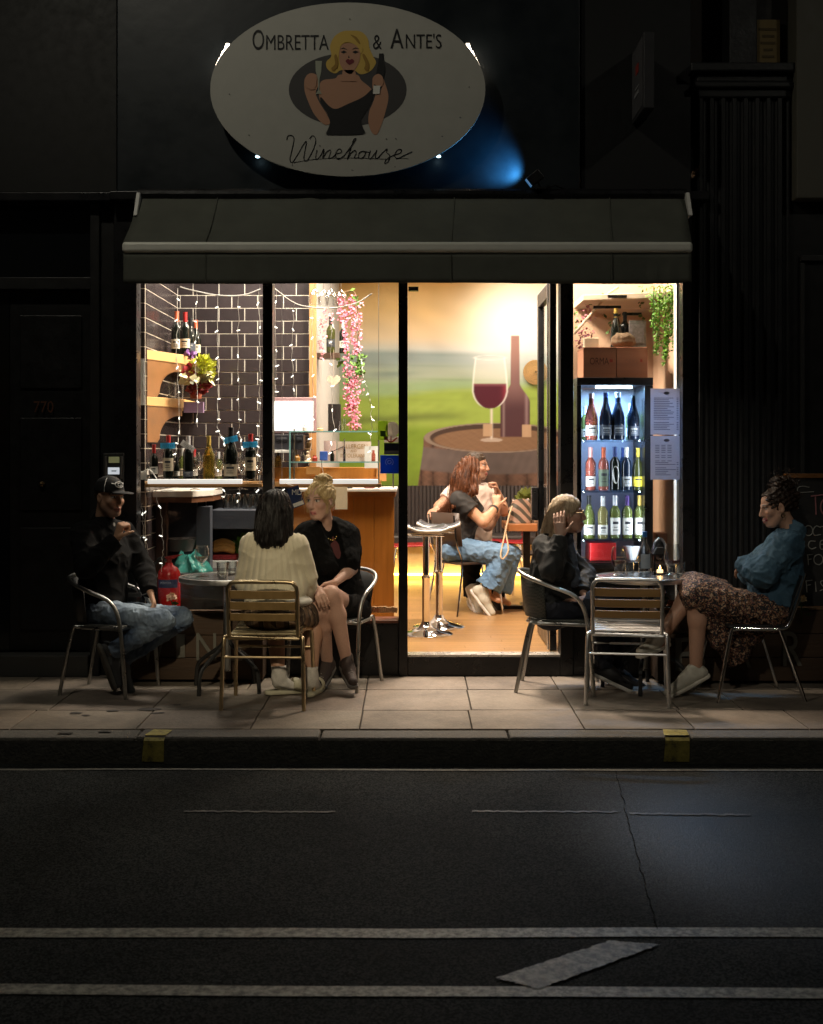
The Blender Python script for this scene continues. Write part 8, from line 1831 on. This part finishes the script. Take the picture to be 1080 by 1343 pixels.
    g1 = folds(44,.016,55,dirs=(1,.3,.12)); S.disp = lambda p: g1(p)*np.clip((k1[2]+.10-p[:,2])/.2,.25,1.2); cloth('speckled_skirt',S,mt,t)
    dh = hairmat('dark_brown_hair',(.010,.006,.004),(.04,.022,.014),.4); S = Sdf(.005); S.ell(hd.p(-.022,0,.042),(.104,.086,.092),hd.R,.02)
    for (x,y,z,r_) in ((-.085,0,.12,.055),(-.05,.03,.15,.045),(-.11,-.03,.08,.05),(-.06,-.03,.155,.045),(-.03,0,.165,.03),(-.125,.02,.05,.04),(-.10,0,.0,.045)): S.ell(hd.p(x,y,z),(r_,r_,r_*.9),hd.R,.02)
    S.ell(hd.p(.088,0,.004),(.060,.072,.088),hd.R,.012,sub=True); S.ell(hd.p(-.02,0,-.10),(.09,.12,.05),hd.R,.02,sub=True); S.ell(hd.p(-.005,.09,-.002),(.026,.02,.04),hd.R,.01,sub=True)
    def df(p):
        q = hd.loc(p); return .006*np.sin(q[:,0]*150+3*np.sin(q[:,2]*60))*np.sin(q[:,2]*130+q[:,1]*60)+.003*np.sin(q[:,2]*210+q[:,0]*60)
    S.disp = df; hr = cloth('hair',S,dh,t); m = MB(); rr = random.Random(9)
    for k in range(170):
        c = Vector(hd.p(rr.gauss(-.08,.045),rr.gauss(0,.045),rr.gauss(.115,.045))); a = rr.uniform(0,6.28); q = [c+Vector((.022*math.cos(a+u*4),.022*math.sin(a+u*4),.03*(u-.5)*rr.uniform(.4,1.4))) for u in [i/7 for i in range(8)]]; m.tube(q,.0014,4)
    m.build('curly_strand',dh,hr)
    m = MB(); m.tube([Vector(hd.p(-.004+.012*math.cos(a),.090,-.045+.014*math.sin(a))) for a in [2*math.pi*i/14 for i in range(14)]],.0022,5,closed=True); m.build('hoop_earring',MATS['gold_chain'],t)
    wt = M('off_white_leather',(.52,.50,.42),.5,bump=.15); wl_ = M('cream_sole',(.60,.57,.48),.6)
    shoe('trainer',J['anL']+A((0,0,-.035)),toeL,wt,wl_,t,1.03,.055,wt); shoe('trainer',J['anR']+A((0,0,-.02)),toeR,wt,wl_,t,.98,.05,wt)
woman_denim()
# ---------------------------------------------------------------- 6 and 7 the couple inside
def couple():
    J = joints(neck=(606,645,11.12), shR=(603,656,10.98), shL=(612,655,11.30), elR=(634,685,10.92), wrR=(651,665,11.08), elL=(640,690,11.35), wrL=(652,676,11.3), hipR=(597,722,11.0), hipL=(600,722,11.2), knR=(664,727,10.96), knL=(670,728,11.2), anR=(638,776,10.96), anL=(652,780,11.15))
    hd = Head(P(617,619,11.13),(.70,.71,-.05)); t = person('woman with long auburn hair in black top and blue flared jeans inside', (X(605,11.1),11.1,.6))
    S = Sdf(.0065); hd.sculpt(S); S.cap(hd.p(-.03,0,-.06),J['neck'],.048,.052,.03); fw,lt,up = torso(S,J,-.012); arm(S,J['shR'],J['elR'],J['wrR'],0,1.08); arm(S,J['shL'],J['elL'],J['wrL'],0,1.05); leg(S,J['hipR'],J['knR'],J['anR'],-.002); leg(S,J['hipL'],J['knL'],J['anL'],-.002); toeR = P(640,800,10.93); toeL = P(640,797,11.1); foot(S,J['anR'],A(J['anR'])+A((.10,-.05,-.07)),-.006); foot(S,J['anL'],A(J['anL'])+A((.1,-.05,-.07)),-.006)
    hand(S,J['wrR'],(.05,.3,.95),(.1,.8,0),-1,.7); hand(S,J['wrL'],(.2,.1,.95),(.8,.2,0),1,.6)
    V_,F = S.mesh(); np_obj('body',V_,F,skin,t,hd.paint(V_,(.52,.28,.17)))
    S = Sdf(.007); torso(S,J,.026,bust=1,k=.06)
    for a,b in (('shR','elR'),('shL','elL')): S.cap(J[a],J[a]*.45+J[b]*.55,.082,.078,.04); S.lc(J[a]*.48+J[b]*.52,J[b]-J[a])
    S.lc(J['neck']+up*.0,up); S.cut(P(600,708,11.1),(0,0,-1)); S.disp = folds(51,.008,40); cloth('black_top',S,M('charcoal_cotton',(.022,.020,.019),.8),t)
    S = Sdf(.007); pel = (J['hipR']+J['hipL'])/2; S.ell(pel+A((0,0,.02)),(.145,.17,.13),None,.05)
    for a,b,c in (('hipR','knR','anR'),('hipL','knL','anL')): S.cap(J[a],J[b],.108,.084,.05); m_ = J[b]*.12+J[c]*.88; S.cap(J[b],m_,.082,.115,.03); S.lc(m_,J[c]-J[b],.18)
    S.lc(pel+A((0,0,.15)),(0,0,1),.26); fc, fd2 = folds(52,.011,38), folds(53,.005,95); S.disp = lambda p: fc(p)+fd2(p); cloth('flared_jeans',S,denim('light_blue_denim',(.09,.18,.31),(.17,.28,.42)),t)
    ah = hairmat('auburn_hair',(.034,.012,.006),(.15,.052,.02),.42); S = Sdf(.006); S.ell(hd.p(-.018,0,.042),(.108,.090,.096),hd.R,.02); S.cap(hd.p(-.07,.0,.0),hd.p(-.10,.015,-.16),.072,.070,.03); S.cap(hd.p(-.10,.02,-.16),P(590,668,11.02),.066,.045,.03); S.cap(hd.p(-.03,-.07,.0),hd.p(-.06,-.095,-.15),.042,.045,.03); S.cap(hd.p(-.06,-.09,-.15),P(596,664,10.95),.045,.03,.03); S.ell(hd.p(.085,0,-.03),(.06,.07,.09),hd.R,.02,sub=True)
    S.disp = lambda p: .008*np.sin(p[:,2]*45+3*np.sin(p[:,0]*30))*np.sin(p[:,0]*70+p[:,1]*40)+.004*np.sin(p[:,0]*190+p[:,2]*20); hr = cloth('hair',S,ah,t)
    m = MB(); gs = [[hd.p(-.10,.05*k,.05),hd.p(-.14,.055*k,-.06),hd.p(-.15,.06*k,-.17),Vector(P(584+5*k,672,11.0))] for k in (-1.3,-.6,0,.6,1.2)]; strands(m,gs,260,11,.0024,.024); m.build('loose_strand',ah,hr)
    m = MB(); c = Vector(J['wrR']*.86+J['elR']*.14); d = Vector(J['wrR']-J['elR']).normalized(); m.lathe([(.036,-.012),(.038,0),(.036,.012)],c,16,d,cap=False); m.build('watch_strap',rubber,t,smooth=True)
    wt = MATS['off_white_leather']; wl_ = M('white_rubber',(.68,.66,.62),.6); shoe('trainer',A(P(629,780,10.94)),P(644,800,10.9),wt,wl_,t,1.0,.06,wt); shoe('trainer',A(P(621,778,11.15)),P(628,797,11.1),wt,wl_,t,1.,.06,wt)
    # the man
    J = joints(neck=(622,634,11.68), shR=(597,645,11.58), shL=(643,646,11.72), elR=(577,664,11.50), wrR=(573,668,11.30), elL=(661,670,11.62), wrL=(653,646,11.52), hipR=(612,724,11.78), hipL=(634,724,11.85), knR=(618,722,11.36), knL=(650,724,11.42), anR=(619,782,11.40), anL=(652,785,11.44))
    hd = Head(P(626,612,11.62),(.95,-.3,.02)); t = person('man in pale pink shirt sitting behind the auburn haired woman', (X(622,11.75),11.75,.6))
    S = Sdf(.0065); hd.sculpt(S); S.cap(hd.p(-.03,0,-.06),J['neck'],.056,.06,.03); fw,lt,up = torso(S,J,-.01,True)
    for a,b,c in (('shR','elR','wrR'),('shL','elL','wrL')): arm(S,J[a],J[b],J[c],.002,1.05)
    for a,b,c in (('hipR','knR','anR'),('hipL','knL','anL')): leg(S,J[a],J[b],J[c],-.004); foot(S,J[c],A(J[c])+A((.02,-.14,-.06)),-.006)
    hand(S,J['wrR'],(-.3,-.75,-.1),(.1,.2,-.9),1,.35,1.05); hand(S,J['wrL'],(-.35,-.15,.9),(-.8,-.3,-.2),1,.95,1.05,thumb=1.1)
    V_,F = S.mesh(); np_obj('body',V_,F,skin,t,hd.paint(V_,(.42,.22,.14),stubble=(.22,.13,.09)))
    S = Sdf(.007); torso(S,J,.024,True)
    for a,b in (('shR','elR'),('shL','elL')): S.cap(J[a],J[a]*.4+J[b]*.6,.080,.072,.04); S.lc(J[a]*.42+J[b]*.58,J[b]-J[a])
    S.lc(J['neck']+up*.01,up); S.cut(P(622,712,11.7),(0,0,-1)); S.disp = folds(61,.007,40); cloth('pale_shirt',S,M('pale_pink_cotton',(.66,.54,.47),.85),t)
    S = Sdf(.007); pel = (J['hipR']+J['hipL'])/2; S.ell(pel+A((0,0,.02)),(.17,.14,.12),None,.05)
    for a,b,c in (('hipR','knR','anR'),('hipL','knL','anL')): leg(S,J[a],J[b],J[c],.018,1.05,r=(.088,.068,.064,.062,.05)); S.lc(J[c]-A((0,0,.0)),J[c]-J[b])
    S.lc(pel+A((0,0,.12)),(0,0,1),.26); S.disp = folds(62,.008,40); cloth('black_trousers',S,fleece,t)
    S = Sdf(.006); S.ell(hd.p(-.018,0,.05),(.102,.083,.086),hd.R,.02); S.ell(hd.p(.07,0,-.03),(.07,.09,.09),hd.R,.02,sub=True); S.ell(hd.p(0,0,-.08),(.15,.12,.05),hd.R,.02,sub=True); S.disp = folds(63,.006,140,ridged=False); cloth('hair',S,MATS['short_brown_hair'],t)
    for c in ('anR','anL'): shoe('shoe',J[c]+A((0,0,-.03)),A(J[c])+A((.02,-.2,-.06)),wt if c == 'anR' else rubber,wl_,t,1.05,.05)
couple()
# ================================================================= light
def area(name, loc, size, power, col, rot=(0,0,0), sizey=None, spread=180):
    l = bpy.data.lights.new(name, 'AREA'); l.energy = power; l.color = col; l.size = size
    if sizey: l.shape = 'RECTANGLE'; l.size_y = sizey
    l.spread = R(spread)
    o = bpy.data.objects.new(name, l); o.location = loc; o.rotation_euler = rot; COL.objects.link(o); return o
def spot(name, loc, target, power, col, size=60, blend=.5, radius=.05):
    l = bpy.data.lights.new(name, 'SPOT'); l.energy = power; l.color = col; l.spot_size = R(size); l.spot_blend = blend; l.shadow_soft_size = radius
    o = bpy.data.objects.new(name, l); o.location = loc; d = Vector(target)-Vector(loc); o.rotation_euler = d.to_track_quat('-Z','Y').to_euler(); COL.objects.link(o); return o
warmw = (1,.84,.66)
area('bar_ceiling_light', (-1.25,9.55,3.41), .5, 45, (1,.90,.80), sizey=.8)
area('counter_ceiling_light', (-.35,10.2,3.41), .5, 45, warmw, sizey=.8)
area('door_ceiling_light', (.35,9.35,3.41), .4, 170, (1,.82,.64), sizey=.5)
area('front_ceiling_light', (-.9,9.2,3.41), .4, 60, (1,.84,.68), sizey=.3)
area('room_ceiling_light', (.4,11.6,3.41), .8, 52, warmw, sizey=1.2)
area('room_ceiling_light', (.5,12.7,3.41), .6, 40, (1,.92,.82), sizey=.8)
area('window_ceiling_light', (1.55,9.35,3.41), .3, 26, warmw, sizey=.3)
spot('mural_spot', (1.2,13.2,3.3), (1.30,14.4,2.95), 50, (1,.95,.86), 80, .8, .08)
area('rear_window_light', (1.6,9.82,3.41), .25, 7, warmw, sizey=.2)
for sx in (X(763,RY)+.012, X(846,RY)-.012): area('fridge_side_light', (sx,RY+.02,1.2), .012, 3.2, (.80,.86,1), rot=(R(90),0,R(58 if sx > X(805,RY) else -58)), sizey=1.05)
area('fridge_light', (X(805,9.3),9.3,Z(509.5,9.3)), .2, 36, (.30,.58,1), sizey=.04)
spot('flood_beam', (X(691,8.57),8.57,3.36), (X(650,8.7),8.72,3.46), 26, (.07,.42,1), 92, .9, .02)
# two street lamps above the road (warm, dim), then two added narrow fill spots
spot('street_and_fill_lamp', (-2.7,5.2,7.0), (-.5,7.2,0), 165, (1,.93,.76), 110, .6, .12)
spot('street_and_fill_lamp', (5.5,3.5,7.0), (1.5,8.0,1.5), 75, (.95,.90,.76), 85, .8, .12)
spot('street_and_fill_lamp', (-.2,-2.5,6.2), (-.95,7.9,.85), 1900, (1,.84,.58), 9.5, .9, .12)  # added spot behind the camera, brightens the cream sweater and its chair
spot('street_and_fill_lamp', (-1.6,-1.5,5.6), (1.55,8.1,.95), 620, (1,.90,.74), 13.5, 1., .12)  # added spot behind the camera, lifts the group at the right table
# ================================================================= night sky and camera
w = bpy.data.worlds.new('World'); sc.world = w; w.use_nodes = True
nt = w.node_tree; bg = nt.nodes['Background']
sky = nt.nodes.new('ShaderNodeTexSky'); sky.sky_type = 'NISHITA'; sky.sun_disc = False; sky.sun_elevation = R(-3); sky.sun_rotation = R(200)
nt.links.new(sky.outputs[0], bg.inputs['Color']); bg.inputs['Strength'].default_value = .03
cd = bpy.data.cameras.new('camera'); cam = bpy.data.objects.new('camera', cd); COL.objects.link(cam)
cam.location = (0,0,EYE); cam.rotation_euler = (R(90),0,0)
cd.sensor_fit = 'HORIZONTAL'; cd.sensor_width = 24.0; cd.lens = 24.0*FL/1080
cd.shift_y = -(671.5-HY)/1080; cd.clip_start = .05; cd.clip_end = 500
cd.dof.use_dof = True; cd.dof.focus_distance = 8.35; cd.dof.aperture_fstop = 4.0
sc.camera = cam
sc.view_settings.view_transform = 'Standard'; sc.view_settings.look = 'None'; sc.view_settings.exposure = 0; sc.view_settings.gamma = 1
sc.render.engine = 'CYCLES'
cy = sc.cycles
cy.use_denoising = True
cy.max_bounces = 8; cy.diffuse_bounces = 3; cy.glossy_bounces = 4; cy.transmission_bounces = 6; cy.transparent_max_bounces = 24
cy.sample_clamp_indirect = 4; cy.caustics_reflective = False; cy.caustics_refractive = False
